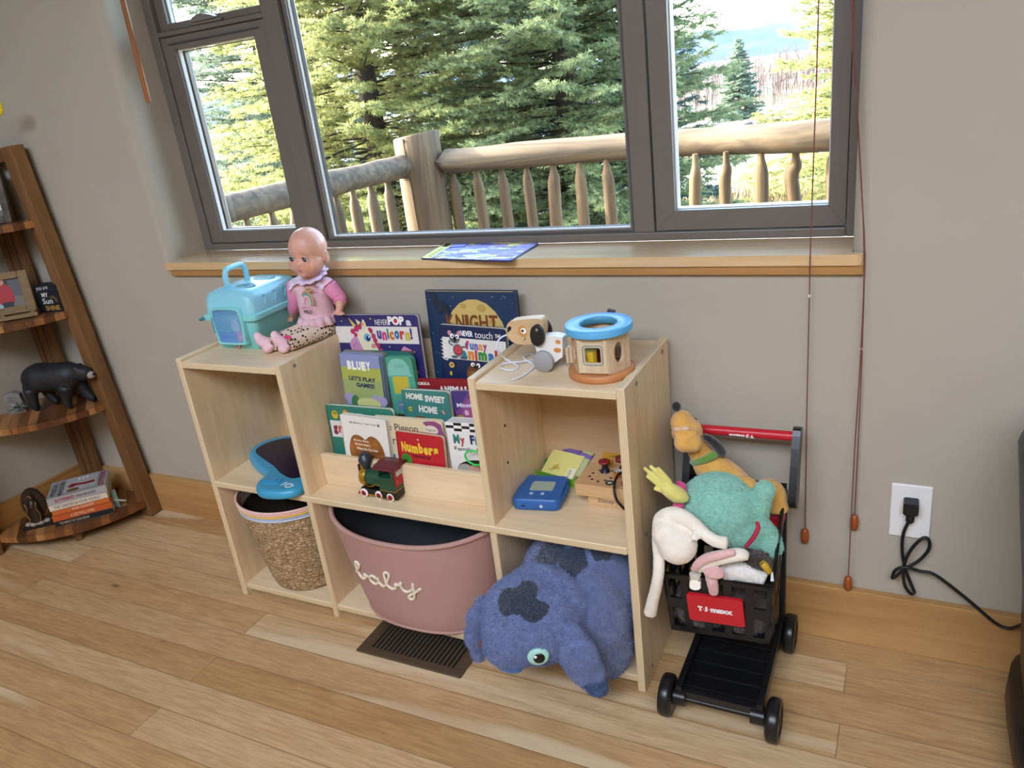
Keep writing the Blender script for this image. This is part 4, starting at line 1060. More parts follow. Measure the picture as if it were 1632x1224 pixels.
def a_funny(a):
    a.rect(.04, .165, .99, .46, '#e2ded6')
    a.text('NEVER', .32, .135, .19, .075, '#ffffff', .03); a.text('touch', .54, .145, .26, .09, '#f2f0ea', .0); a.text('THE', .84, .125, .08, .05, '#ffffff', .02)
    a.letters('funny', .385, .31, .33, .12, ['#c23a78', '#2f7fae', '#7a4fae', '#d59a3a', '#9a3a6a'], .06, .006)
    a.letters('animals', .31, .455, .66, .16, ['#2f7f8a', '#d5852c', '#c23a4a', '#3f8a3a', '#2f6fae', '#c4372f', '#a23a8a'], .07, .008)
    for v in (.22, .27, .32, .37, .42, .47): a.line([(.02, v - .03), (.06, v), (.11, v + .01)], .012, '#f0f0ea'); a.line([(.13, v - .03), (.10, v)], .010, '#f0f0ea')
    a.ell(.165, .10, .032, .035, '#c98a9c'); a.ell(.305, .10, .03, .033, '#c98a9c'); a.ell(.235, .17, .078, .07, '#5f6a72'); a.ell(.2, .14, .03, .03, '#ffffff'); a.ell(.275, .145, .03, .03, '#ffffff'); a.ell(.205, .145, .011, .013, '#111111'); a.ell(.272, .148, .011, .013, '#111111'); a.ell(.24, .18, .026, .04, '#17171b')
    a.ell(.275, .33, .075, .085, '#5f6a72'); a.ell(.28, .33, .06, .068, '#b52b38')
    for r_ in (.045, .028): a.ell(.28, .325, r_, r_, '#d8606a'); a.ell(.28, .325, r_ - .008, r_ - .008, '#b52b38')
    a.line([(.21, .27), (.15, .24), (.16, .2)], .02, '#5f6a72'); a.line([(.34, .28), (.40, .27), (.405, .22)], .02, '#5f6a72'); a.ell(.22, .425, .05, .018, '#4f5a62'); a.ell(.35, .43, .05, .018, '#4f5a62')
    a.ell(.50, .66, .115, .15, '#6a4426'); a.ell(.52, .55, .085, .075, '#6a4426'); a.ell(.49, .51, .03, .028, '#ffffff'); a.ell(.575, .515, .028, .03, '#ffffff'); a.ell(.497, .513, .011, .012, '#111111'); a.ell(.57, .52, .011, .012, '#111111'); a.ell(.535, .54, .04, .022, '#17171b')
    a.ell(.485, .70, .085, .10, '#a06a34')
    for k in range(4): a.line([(.42 + .03 * k, .62), (.43 + .035 * k, .78)], .005, '#5a3a1c', 0); a.line([(.41, .65 + .035 * k), (.56, .65 + .035 * k)], .005, '#5a3a1c', 0)
    a.poly([(.72, .60), (.74, .53), (.80, .50), (.87, .51), (.92, .48), (.93, .56), (.9, .62), (.78, .64)], '#c79a2a', 3)
    a.ell(.17, .54, .04, .04, '#d8b85a'); a.ell(.17, .54, .018, .018, '#8a3a3a'); a.ell(.15, .66, .02, .03, '#c9b83a'); a.ell(.36, .86, .05, .04, '#2f6fae'); a.ell(.34, .85, .022, .03, '#f0f0f0'); a.ell(.345, .855, .01, .014, '#111111')
def a_bluey(a):
    a.rect(.0, .0, 1, .28, '#8a93ba'); a.rect(0, .28, 1, .55, '#a9b052'); a.rect(0, .55, 1, 1.0, '#9aa86a')
    for u, v, ru in ((.12, .95, .14), (.92, .98, .16), (.78, .93, .1), (.2, 1.02, .12)): a.ell(u, v, ru, ru * .7, '#a79ac0')
    a.letters('BLUEY', .17, .33, .60, .19, ['#f2efe6'], .07, .012)
    a.text("LET'S PLAY", .17, .56, .68, .095, '#2c3350', .04, -2); a.text('GAMES!', .34, .70, .46, .095, '#2c3350', .04, -2)
    a.ell(.25, 1.02, .09, .14, '#4a7a4a', 20); a.ell(.6, 1.05, .3, .12, '#c9cc86')
def a_sound(a):
    a.poly([(.08, .62), (.06, .45), (.1, .25), (.22, .1), (.4, .055), (.6, .065), (.74, .14), (.84, .3), (.87, .5), (.87, .62)], '#7fc0ae', 3)
    for k in range(5): a.ell(.36 + .075 * k, .27 + .02 * abs(k - 2), .012, .075, '#4f9a88', -16 + 8 * k)
    a.rect(.14, .58, .80, 1.22, '#5fae98'); a.rect(.19, .62, .75, 1.17, '#c4b23a')
    a.rect(.2, 1.40, .62, 1.74, '#5f7f9a')
    for k in range(7): a.ell(.28 + .045 * k, 1.55 + .04 * math.sin(k * 2), .02, .02, ['#d8d4de', '#b85a4a', '#d8c46a'][k % 3])
    a.rect(.15, 1.84, .85, 2.3, '#5a4432')
def a_quokka(a):
    a.text('QUOKKA', .02, .08, .26, .045, '#e8e2da', .04); a.letters('ANIMAL', .40, .155, .42, .075, ['#efe9e0'], .06); a.ell(.28, .14, .012, .012, '#e8d0c8'); a.ell(.86, .13, .012, .012, '#e8d0c8'); a.ell(.82, .15, .01, .01, '#e8d0c8')
    a.rect(.6, .23, .9, .55, '#e8e2da'); a.rect(.60, .26, .9, .30, '#1a1a1a'); a.rect(.60, .36, .9, .42, '#3f6a3a'); a.rect(.60, .46, .9, .55, '#1a1a1a')
def a_home(a):
    a.text('HOME', .09, .17, .36, .12, '#e9e4d6', .05, -2); a.text('SWEET', .49, .205, .42, .125, '#e9e4d6', .05, -2); a.text('HOME', .33, .41, .39, .135, '#e9e4d6', .05, -3)
    a.ell(.15, .36, .045, .045, '#c8b83a'); a.ell(.145, .35, .012, .014, '#20301c'); a.ell(.175, .365, .012, .014, '#20301c'); a.poly([(.17, .55), (.3, .49), (.5, .52), (.66, .62), (.15, .62)], '#7a3a26', 3); a.poly([(.5, .58), (.62, .5), (.78, .55), (.85, .62), (.5, .64)], '#9a7a3a', 3)
    for k in range(3): a.line([(.80 + .035 * k, .34 + .01 * k), (.83 + .035 * k, .42)], .016, ['#c4503a', '#e9e4d6', '#c4503a'][k])
def a_minnie(a):
    a.poly([(0, 0), (.5, 0), (.1, .5), (0, .5)], '#4a3a78'); a.poly([(.55, 0), (.75, 0), (.25, .75), (.1, .75)], '#9a5a94')
    a.text("Minnie's", .09, .42, .62, .11, '#ece4ee', .03); a.text('AV', .42, .22, .2, .1, '#6a2a5a', .04)
    a.ell(.62, .72, .34, .30, '#b0527f'); 
    for u, v, r_ in ((.34, .56, .06), (.56, .62, .07), (.50, .9, .08), (.76, .72, .06), (.3, .76, .05)): a.ell(u, v, r_, r_ * 1.15, '#e2b8cc')
    a.ell(.16, .70, .12, .09, '#a8862e'); a.text('MY', .09, .73, .15, .07, '#e2d49a', .05); a.rect(.0, .86, .2, 1.05, '#241a22')
def a_grumpy(a):
    a.rect(.03, .2, .99, .42, '#dcd6d2'); a.text('NEVER touch', .30, .145, .52, .065, '#9fd0bd', .03); a.letters('grumpy', .06, .36, .50, .13, ['#7a2a3a', '#c0503a', '#8a2a4a'], .06)
    a.ell(.13, .12, .05, .055, '#c9ae3a'); a.ell(.12, .1, .01, .012, '#222222'); a.ell(.15, .1, .01, .012, '#222222'); a.ell(.3, .09, .045, .045, '#c9963a'); a.poly([(.28, .95), (.22, .7), (.3, .5), (.45, .48), (.6, .95)], '#8a4426', 3)
    for k in range(6): a.line([(.22, .98), (.22 + .045 * math.cos(k * 1.05), .98 + .045 * math.sin(k * 1.05))], .008, '#d6e2da', 0)
def a_bear(a):
    a.text('Bill Martin Jr / Eric Carle', .20, .155, .58, .04, '#3a352e', .02)
    a.ell(.83, .13, .036, .036, '#c9c2b0'); a.ell(.83, .135, .02, .022, '#4a443a')
    a.poly([(.18, 1.2), (.13, .85), (.12, .62), (.2, .42), (.32, .36), (.44, .4), (.5, .44), (.62, .36), (.76, .40), (.86, .56), (.9, .8), (.9, 1.2)], BEARP, 4)
    a.text('Brown Bear,', .24, .49, .33, .045, '#efe6d6', .03, -1); a.text('Brown Bear,', .26, .565, .33, .045, '#efe6d6', .03, -1); a.text('What Do You See?', .28, .645, .47, .045, '#efe6d6', .03, -1)
def a_pigeon(a):
    a.text('The Pigeon', .05, .20, .59, .12, '#4a4034', .008); a.text('or', .16, .36, .13, .08, '#4a4034', .005)
    a.text('1', .17, .66, .07, .17, '#2c62a0', .09)
    a.poly([(.73, .03), (.98, .05), (.99, .42), (.90, .36), (.86, .27), (.75, .2), (.80, .12)], '#8a4a7a', 3); a.ell(.83, .13, .10, .06, '#d9cfbe'); a.text('Pigeon', .76, .15, .14, .04, '#6a5a4a', .0)
    a.rect(.1, .72, .45, .9, '#5a2a44')
def a_numbers(a):
    a.ell(.47, .115, .022, .022, '#e8a0a0')
    a.letters('Numbers', .09, .39, .80, .20, ['#e8c23a'], .06, .012)
    a.text('Números', .32, .475, .38, .07, '#5a1420', .03)
    a.ell(.18, .54, .115, .125, '#3f8a2e')
    for k in range(3): a.text(['LEARN', 'WITH', 'FUN'][k], .11, .5 + .045 * k, .14, .028, '#245a1c', .0)
    a.ell(.42, .75, .13, .16, '#e6c88a'); a.ell(.38, .88, .22, .12, '#e2c07a'); a.ell(.455, .72, .022, .026, '#1d1a14'); a.poly([(.33, .75), (.375, .78), (.33, .82), (.30, .79)], '#cf8a5a')
    a.ell(.78, .82, .16, .15, '#dfae4a'); a.ell(.78, .95, .22, .12, '#dfae4a'); a.ell(.80, .80, .022, .026, '#1d1a14'); a.poly([(.92, .84), (1.0, .87), (.94, .91)], '#cf8a3a')
def a_album(a):
    for i in range(6):
        for j in range(3):
            a.rect(.02 + .2 * i, .01 + .065 * j, .02 + .2 * (i + 1), .01 + .065 * (j + 1), '#17171a' if (i + j) % 2 else '#eeece8')
    a.letters('My First', .16, .50, .98, .22, ['#2f7f74', '#c23a3a', '#c23a3a', '#252a5a', '#2f8a8a', '#252a5a', '#c23a3a', '#3a8a4a'], .05, .012)
    a.text('Family Album', .17, .68, 1.0, .12, '#22242c', .0, -1)
    a.rect(.06, .74, 1.25, 1.4, '#e6e2dc'); a.ell(.75, 1.1, .58, .25, '#26231f'); a.ell(.38, 1.14, .22, .18, '#a9a49c'); a.ell(.7, 1.12, .26, .17, '#c9a088'); a.ell(.95, 1.1, .2, .16, '#c29a82')
BEARP = noisy('torn_brown_paper', '#6a3c18', '#a8692e', 30, .6)
NAVYS = mat('#16335c', .4)
V = 4
book('purple picture book reading NEVER POP a unicorn with a cream unicorn head', (531, 502), (664, 502), (-.093, .52), V, .522, .012, '#2f2a66', a_unicorn, leaves=5)
book('tall dark blue picture book reading KNIGHT across a big yellow moon', (677, 463), (821, 464), (-.058, .52), V, .522, .012, '#1a3556', a_knight, hard=True, pages='#d8cfae')
book('dark blue board book reading NEVER touch THE funny animals with a koala', (699, 517), (806, 525), (-.081, .52), V, .522, .014, '#18284f', a_funny, leaves=5)
book('dark teal hardcover showing only its top edge behind the LET\'S PLAY book', (571, 560), (652, 562), (-.108, .52), V, .442, .012, '#2f6a66', None, hard=True, pages='#b9ae96')
bx0 = (-.142, .44)
book('board book reading LET\'S PLAY GAMES on a lilac and green cover', (540, 563), (603, 567), bx0, V, .442, .010, '#8a93ba', a_bluey, spine='#c9c4c0', leaves=3, pages=['#9fb0c4', '#5f86a8'])
book('thin blue-edged board book right behind the LET\'S PLAY book', (543.5, 560.5), (608, 565), (bx0[0] + .0115, .44), V, .442, .009, '#5b88ab', None, leaves=4, pages=['#7fa2b8', '#b9ae96'])
book('grey-brown board book third back in the stack behind the LET\'S PLAY book', (547, 558), (612.5, 563), (bx0[0] + .021, .44), V, .442, .008, '#8a7a68', None, leaves=5, pages=['#8a6a52', '#c2b49a', '#6a4a3a'])
book('tall narrow mint green sound book with a square yellow picture window', (612, 569), (655, 569), (-.128, .44), V, .442, .014, '#4f9c80', a_sound, r=.01, leaves=2, pages='#4f9c80')
book('dark red picture book reading QUOKKA behind the HOME SWEET HOME book', (653, 604), (768, 606), (-.118, .44), V, .442, .010, '#8c1d26', a_quokka, hard=True)
book('teal board book reading HOME SWEET HOME in cream letters', (639, 621), (714, 625), (-.146, .44), V, .442, .014, '#3f7f78', a_home, leaves=4)
book('purple-pink spotted picture book reading Minnie\'s beside the right upright', (719, 623), (776, 623), (-.136, .44), V, .442, .008, '#7d4a82', a_minnie)
book('teal board book reading NEVER touch grumpy at the left end of the front row', (518, 645), (624, 653), (-.188, .36), 3, .357, .012, '#2f7a66', a_grumpy, leaves=4)
book('white board book reading Brown Bear over a brown torn paper shape', (541, 660), (614, 669), (-.2135, .36), 3, .357, .0125, '#e4e0d8', a_bear, pages='#ddd6c6', leaves=6)
book('cream picture book reading The Pigeon behind the Numbers book', (594, 663), (704, 671), (-.2005, .36), 3, .357, .0095, '#d8c9a4', a_pigeon, pages='#e0d8c6', leaves=2)
book('red board book reading Numbers with two yellow chicks', (630, 687), (705, 697), (-.2135, .36), 3, .357, .0125, '#b8202c', a_numbers, pages=['#d9cfae', '#b9c4a0', '#d8b8a4'], leaves=5)
rt, aw, ah = book('white photo album reading My First Family Album with a checkered top', (708, 672), (772, 676), (-.198, .36), 3, .357, .030, '#e9e7e2', a_album, pages='#e4e0d6', leaves=4)
bn = thing('rubber_band', 'bright green stretchy ring hooked over the front of the photo album', 'band', px(754, 728, y=-.209) + Vector((.004, -.004, 0)))
mb = MB(); mb.tube([(.0205 * math.cos(a), .002 * math.sin(2 * a), .0165 * math.sin(a)) for a in [2 * PI * k / 32 for k in range(32)]], .0021, mat('#2fd05a', .4), 8, closed=True); mb.build('ring', bn)
# ================================================================== soft toys
def fur(name, c1, c2, patches=(), scale=70, bump=.6, sheen=.5, bs=260):
    """patches: list of (centre, radii, colour) in object space with ragged edges"""
    g = N(name, .95, .1, sheen)
    g.b.inputs['Sheen Roughness'].default_value = .6
    co = g.node('ShaderNodeTexCoord').outputs['Object']
    c = g.ramp(g.noise(co, scale, 4, .6), [(.3, c1), (.7, c2)])
    if patches:
        wob = g.node('ShaderNodeVectorMath', {0: g.node('ShaderNodeTexNoise', {'Vector': co, 'Scale': 55.0, 'Detail': 3.0}).outputs[1], 1: (.5, .5, .5)}, operation='SUBTRACT').outputs[0]
        wob = g.node('ShaderNodeVectorMath', {0: wob, 'Scale': .018}, operation='SCALE').outputs[0]
        cw = g.node('ShaderNodeVectorMath', {0: co, 1: wob}, operation='ADD').outputs[0]
        for ctr, rad, pc_ in patches:
            q = g.node('ShaderNodeVectorMath', {0: cw, 1: ctr}, operation='SUBTRACT').outputs[0]
            q = g.node('ShaderNodeVectorMath', {0: q, 1: rad}, operation='DIVIDE').outputs[0]
            ln = g.node('ShaderNodeVectorMath', {0: q}, operation='LENGTH').outputs['Value']
            c = g.mix(g.ramp(ln, [(.93, '#ffffff'), (.99, '#000000')]), c, pc_)
    g.base(c)
    h1 = g.noise(co, bs, 4, .65)
    g.bump(h1, bump, .004)
    return g.m

# ---- blue plush pillow animal, head hanging out of the lower right compartment
bl = thing('blue_plush', 'blue plush pillow animal hanging head-down out of the lower right compartment', 'plush toy', (.81, -.2, 0))
def bw(u, v, y): return px(u, v, y=y) - Vector((.81, -.2, 0))
HC = bw(848, 985, -.37); 
g1, g2 = '#586692', '#6c7ba6'
DKP = '#20304a'
body_pat = [(tuple(bw(890, 884, -.25)), (.040, .075, .036), DKP), (tuple(bw(922, 890, -.25)), (.034, .07, .034), DKP), (tuple(bw(944, 905, -.25)), (.020, .06, .026), DKP), (tuple(bw(965, 878, -.25)), (.03, .06, .02), DKP)]
BLUEB = fur('blue_plush_fur', g1, g2, body_pat)
mb = MB()
mb.ell((.005, .05, .165), (.128, .115, .128), BLUEB); mb.ell((.008, -.02, .172), (.13, .10, .138), BLUEB)
mb.ell((.035, -.085, .16), (.095, .07, .115), BLUEB); mb.ell((.075, -.08, .10), (.055, .045, .085), BLUEB)
mb.ell((-.01, -.09, .19), (.095, .06, .095), BLUEB)
fuzz(plushify(mb.build('body', bl), .006, 5, .004, .008), 30000, .0068, .00085)
hp_ = [((HC + Vector((.008, -.045, .083)))[:], (.026, .05, .03), DKP), ((HC + Vector((-.022, -.05, .068)))[:], (.024, .04, .022), DKP), ((HC + Vector((.034, -.055, .062)))[:], (.026, .04, .017), DKP)]
BLUEH = fur('blue_plush_head_fur', '#6173a6', '#788abc', hp_)
mb = MB()
mb.ell(HC, (.098, .078, .088), BLUEH); mb.ell(HC + Vector((-.024, -.02, -.022)), (.068, .066, .062), BLUEH); mb.ell(HC + Vector((.015, .035, .015)), (.088, .05, .078), BLUEH)
mb.ell(HC + Vector((-.035, -.035, -.05)), (.055, .045, .035), BLUEH)
fuzz(plushify(mb.build('head', bl), .005, 4, .0035, .006), 28000, .0066, .00085)
def flap(pts, th, m, name, tip=None):
    mb = MB()
    mb.tube([p for p, r in pts], [r for p, r in pts], m, 14, sm=4)
    o = mb.build(name, bl); return o
EARM = fur('blue_plush_ear_fur', '#6072a4', '#7688b8', [(tuple(bw(958, 1090, -.375)), (.034, .06, .036), '#33588f')])
mb = MB()
for (u, v, y), r in (((896, 1003, -.38), .028), ((906, 1018, -.395), .038), ((918, 1040, -.40), .044), ((931, 1064, -.392), .040), ((944, 1084, -.378), .030), ((952, 1094, -.37), .020)):
    mb.ell(bw(u, v, y), (r * .95, r * .5, r * 1.1), EARM, Euler((0, R_(-30), 0)))
fuzz(plushify(mb.build('ear', bl), .005, 4, .003, .006), 10000, .006, .0008)
EARM2 = fur('blue_plush_ear_fur_side', '#6072a4', '#7688b8', [(tuple(bw(774, 1034, -.41)), (.016, .06, .026), '#8a6a78')])
mb = MB()
for (u, v, y), r in (((770, 968, -.38), .022), ((759, 990, -.395), .026), ((756, 1015, -.40), .026), ((762, 1040, -.40), .019)):
    mb.ell(bw(u, v, y), (r * .7, r * .7, r * 1.15), EARM2)
fuzz(plushify(mb.build('ear', bl), .005, 3, .003, .006), 6000, .006, .0008)
# eye
ed_ = CF + CR * ((858 - 816) / F) + CU * ((612 - 1044) / F); er = Vector((.098, .078, .088)); eo = CP - Vector((.81, -.2, 0)) - HC
qa = Vector([ed_[i] / er[i] for i in range(3)]); qb = Vector([eo[i] / er[i] for i in range(3)])
disc = max(0, qa.dot(qb) ** 2 - qa.dot(qa) * (qb.dot(qb) - 1)); et = (-qa.dot(qb) - math.sqrt(disc)) / qa.dot(qa)
ey = HC + eo + ed_ * et; en = Vector([(ey - HC)[i] / er[i] ** 2 for i in range(3)]).normalized(); en = (en * .55 - ed_.normalized() * .45).normalized()
exx = (CR * .94 + CU * .34); exx = (exx - en * exx.dot(en)).normalized(); ez = exx.cross(-en)
ex = Matrix.Translation(ey + en * .004) @ Matrix((exx, -en, ez)).transposed().to_4x4()
mb = MB(); mb.x = ex; mb.ell((0, 0, 0), (.021, .007, .0175), mat('#a4d8cc', .3), nu=24); mb.ell((.001, -.0035, -.001), (.0125, .005, .0115), mat('#0d0d10', .15)); mb.ell((-.004, -.0078, .004), (.003, .001, .003), WHITE)
tag(mb.build('eye', bl), 'pale mint eye with black pupil')
mb = MB(); nq = bw(812, 1062, -.43); mb.ell(nq, (.03, .016, .011), fur('blue_plush_nose', '#35598f', '#44689c')); plushify(mb.build('nose', bl), .004, 3)

# ---- toy shopping cart
ct = thing('toy_shopping_cart', 'black toy shopping cart with red handle beside the toy shelf', 'toy cart', (1.115, -.2, 0))
RED = mat('#c4202c', .35); BP = mat('#121315', .33, name='black_cart_plastic')
def cw_(v): return Vector(v) - Vector((1.115, -.2, 0))
X0, X1 = 1.018, 1.205
mb = MB()   # lower tray and rails
mb.x = Matrix.Translation((-1.115, .2, 0))
mb.box(1.045, 1.19, -.315, -.075, .052, .058, BP)
for x in (1.04, 1.188): mb.box(x, x + .012, -.325, -.06, .046, .072, BP)
for k in range(6): mb.box(1.052, 1.188, -.305 + .036 * k, -.302 + .036 * k, .058, .0605, BP)
mb.box(1.05, 1.19, -.325, -.312, .046, .062, BP)
mb.build('lower_tray', ct, bevel=.002)
for y in (-.32, -.075):
    mb = MB(); mb.x = Matrix.Translation((-1.115, .2, 0))
    mb.cyl((1.026, y, .041), (1.214, y, .041), .006, .006, BP, 12)
    for xa, xb in ((1.036, 1.058), (1.178, 1.202)): mb.cyl((xa, y, .043), (xb, y, .043), .0165, .0165, BP, 18)
    mb.build('axle', ct)
WB = mat('#17181b', .3)
for x, y, s_ in ((1.033, -.32, -1), (1.208, -.32, 1), (1.04, -.075, -1), (1.202, -.075, 1)):
    mb = MB(); mb.lathe([(.010, -.002), (.034, -.002), (.0395, .002), (.0405, .006), (.0405, .016), (.0385, .0205), (.031, .0215), (.029, .0185), (.012, .0185), (.010, .021), (.001, .021)], WB, Vector((x, y, .0405)) - Vector((1.115, -.2, 0)), 30, (s_, 0, 0)); mb.build('wheel', ct)
# basket: walls with windows
def gridwall(mb, p00, p10, p11, p01, nc, nr, th, m, fx=.35, fz=.3):
    """lattice wall between four corners"""
    p00, p10, p11, p01 = map(Vector, (p00, p10, p11, p01))
    def Q(a, b): return (p00 * (1 - a) + p10 * a) * (1 - b) + (p01 * (1 - a) + p11 * a) * b
    nrm = (p10 - p00).cross(p01 - p00).normalized() * th
    def strip(a0, a1, b0, b1):
        v = [Q(a, b) + nrm * k for k in (0, 1) for a, b in ((a0, b0), (a1, b0), (a1, b1), (a0, b1))]
        mb.add(v, [(3, 2, 1, 0), (4, 5, 6, 7), (0, 1, 5, 4), (1, 2, 6, 5), (2, 3, 7, 6), (3, 0, 4, 7)], m, False)
    for i in range(nc + 1):
        c = i / nc; hw = fx / nc / 2; strip(max(0, c - hw * (1 if 0 < i < nc else 1.2)), min(1, c + hw * (1 if 0 < i < nc else 1.2)), 0, 1)
    for j in range(nr + 1):
        c = j / nr; hw = fz / nr / 2; strip(0, 1, max(0, c - hw), min(1, c + hw))
FBL, FBR, FTR, FTL = px(1070, 1003, y=-.25), px(1226, 1027, y=-.25), px(1232, 936, y=-.262), px(1055, 912, y=-.262)
BTR, BTL = px(1253, 768, y=-.075), Vector((1.02, -.075, .385)); BBR, BBL = Vector((1.195, -.085, .17)), Vector((1.03, -.085, .17))
BTR = Vector((1.2, -.075, .388))
o_ = Vector((1.115, -.2, 0))
mb = MB()
gridwall(mb, FBL - o_, FBR - o_, FTR - o_, FTL - o_, 5, 2, -.004, BP, .38, .34)
mb.build('basket_front', ct)
mb = MB()
gridwall(mb, FBR - o_, BBR - o_, BTR - o_, FTR - o_, 5, 3, -.004, BP, .4, .3)
gridwall(mb, BBL - o_, FBL - o_, FTL - o_, BTL - o_, 5, 3, -.004, BP, .4, .3)
gridwall(mb, BBR - o_, BBL - o_, BTL - o_, BTR - o_, 4, 3, -.004, BP, .4, .3)
q = [FBL - o_, FBR - o_, BBR - o_, BBL - o_]; mb.add(q + [p + Vector((0, 0, .004)) for p in q], [(3, 2, 1, 0), (4, 5, 6, 7), (0, 1, 5, 4), (1, 2, 6, 5), (2, 3, 7, 6), (3, 0, 4, 7)], BP, False)
mb.build('basket', ct)
mb = MB(); mb.tube([FTL - o_, FTR - o_, BTR - o_, BTL - o_], .004, BP, 8, closed=True); mb.build('basket_rim', ct)
# frame uprights and handle
mb = MB()
for x in (1.032, 1.196):
    mb.beam(Vector((x, -.075, .04)) - o_, Vector((x, -.06, .37)) - o_, .010, .012, BP, (1, 0, 0))
mb.build('frame_upright', ct, bevel=.003)
for x in (1.018, 1.218):
    mb = MB(); P = [(-.118, .372), (-.098, .352), (-.078, .36), (-.04, .48), (-.042, .496), (-.058, .502), (-.075, .492), (-.12, .39)]
    P = [(p.x, p.y) for p in catmull([(a, b, 0) for a, b in P], 4, True)]
    mb.prism([(y + .2 - .0, z) for y, z in P], x - 1.115 - .007, x - 1.115 + .007, BP, 'x'); mb.build('handle_arm', ct, bevel=.003)
hA, hB = px(1112, 686, y=-.062), px(1276, 694, y=-.062)
hA = Vector((1.022, -.062, .484)); hB = Vector((1.216, -.062, .486))
mb = MB(); mb.cyl(hA - o_, hB - o_, .0095, .0095, RED, 20)
dh = (hB - hA).normalized()
hb = mb.build('handle_bar', ct)
mb = MB(); cpv = (CP - (hA + hB) / 2); cpv = (cpv - dh * cpv.dot(dh)).normalized(); upv = dh.cross(cpv) * -1
pos = hA + (hB - hA) * .62 + cpv * .0098 - o_
mb.text('T·J·maxx', pos + upv * -.003, -dh, -upv, .048, .0065, WHITE, .03); tag(mb.build('lettering', hb), 'white lettering')
# red badge on the basket front
fx_ = (FBR - FBL).normalized(); fu = (FTL - FBL); fu = (fu - fx_ * fu.dot(fx_)).normalized(); fn = fx_.cross(fu)
def fpt(u, v):
    d = CF + CR * ((u - 816) / F) + CU * ((612 - v) / F); return CP + d * ((FBL - CP).dot(fn) / d.dot(fn)) - o_
c4 = [fpt(1098, 942), fpt(1186, 955), fpt(1187, 995), fpt(1098, 983)]
cc_ = sum(c4, Vector()) / 4; bwid = ((c4[1] - c4[0]).length + (c4[2] - c4[3]).length) / 2; bh = ((c4[0] - c4[3]).length + (c4[1] - c4[2]).length) / 2
mb = MB(); mb.x = Matrix.Translation(cc_ + fn * .0) @ Matrix((fx_, -fn, fu)).transposed().to_4x4()
mb.prism(rrect(-bwid / 2, bwid / 2, -bh / 2, bh / 2, .005), -.0075, -.0005, RED, 'y')
bs_ = mb.build('badge', ct, bevel=.0008)
mb = MB(); o0 = cc_ + fn * .0078
mb.text('T', o0 - fx_ * .0325 - fu * .0055, fx_, fu, .009, .012, WHITE, .09)
mb.text('J', o0 - fx_ * .0205 - fu * .0055, fx_, fu, .006, .012, WHITE, .09)
for dx in (-.0225, -.0125): mb.text('.', o0 + fx_ * dx - fu * .001, fx_, fu, .002, .002, WHITE, .1)
mb.text('maxx', o0 - fx_ * .009 - fu * .0055, fx_, fu, .041, .0095, WHITE, .06)
tag(mb.build('lettering', bs_), 'white lettering')
mb = MB(); mb.x = Matrix.Translation((-1.115, .2, 0)); mb.box(1.15, 1.2, -.11, -.07, .31, .335, RED); mb.build('child_seat_flap', ct, bevel=.003)

# ---- yellow plush dog
yd = thing('yellow_plush_dog', 'yellow plush dog with black ears and green collar at the back of the cart', 'plush toy', (1.11, -.11, .3))
yo = Vector((1.11, -.11, .3))
def yw(u, v, y): return px(u, v, y=y) - yo
YF_ = fur('yellow_plush_fur', '#d39a40', '#e4b25e', (), 60, .35, .4, 400)
mb = MB()
mb.tube([yw(1118, 730, -.11), yw(1140, 750, -.112), yw(1165, 775, -.12), yw(1180, 800, -.12)], [.026, .034, .040, .036], YF_, 14, sm=4)
mb.tube([yw(1180, 790, -.11), yw(1205, 790, -.10), yw(1225, 778, -.10), yw(1236, 790, -.105), yw(1240, 815, -.11)], [.024, .022, .02, .022, .020], YF_, 12, sm=4)
mb.tube([yw(1160, 790, -.13), yw(1185, 770, -.14), yw(1205, 790, -.14)], [.02, .018, .016], YF_, 12, sm=3)
mb.tube([yw(1128, 742, -.11), yw(1112, 715, -.11), yw(1104, 695, -.11)], [.026, .022, .022], YF_, 12, sm=3)
plushify(mb.build('body', yd), .0035, 4, .0016, .004)
mb = MB()
mb.ell(yw(1095, 688, -.118), (.030, .030, .028), YF_); mb.ell(yw(1087, 674, -.118), (.022, .025, .025), YF_); mb.ell(yw(1092, 704, -.145), (.021, .026, .019), YF_); mb.ell(yw(1104, 706, -.14), (.018, .022, .018), YF_)
mb.ell(yw(1092, 690, -.142), (.024, .018, .011), YF_)
plushify(mb.build('head', yd), .003, 3, .001, .004)
mb = MB(); mb.ell(yw(1078, 648, -.115), (.009, .009, .010), mat('#14120f', .8, sheen=.5)); mb.build('nose', yd)
mb = MB(); BE = fur('black_plush', '#15130f', '#221f1c', (), 60, .3)
mb.tube([yw(1120, 694, -.13), yw(1130, 700, -.13), yw(1142, 710, -.125), yw(1150, 722, -.12), yw(1149, 727, -.12)], [.005, .008, .010, .010, .005], BE, 12, sm=4); mb.build('ear', yd)
for u, v in ((1079, 684), (1092, 683)):
    mb = MB(); mb.ell(yw(u, v, -.148), (.008, .004, .0045), mat('#dcb9a0', .7)); mb.build('eyelid', yd)
mb = MB(); mb.tube([yw(1124 + 19 * math.cos(a), 728 - 8 * math.cos(a) + 4 * math.sin(a), -.11 - .026 * math.sin(a)) for a in [2 * PI * k / 24 for k in range(24)]], .0075, fur('green_collar', '#5c8a2e', '#6f9c3c', (), 60, .3), 8, closed=True); tag(mb.build('collar', yd), 'green collar')

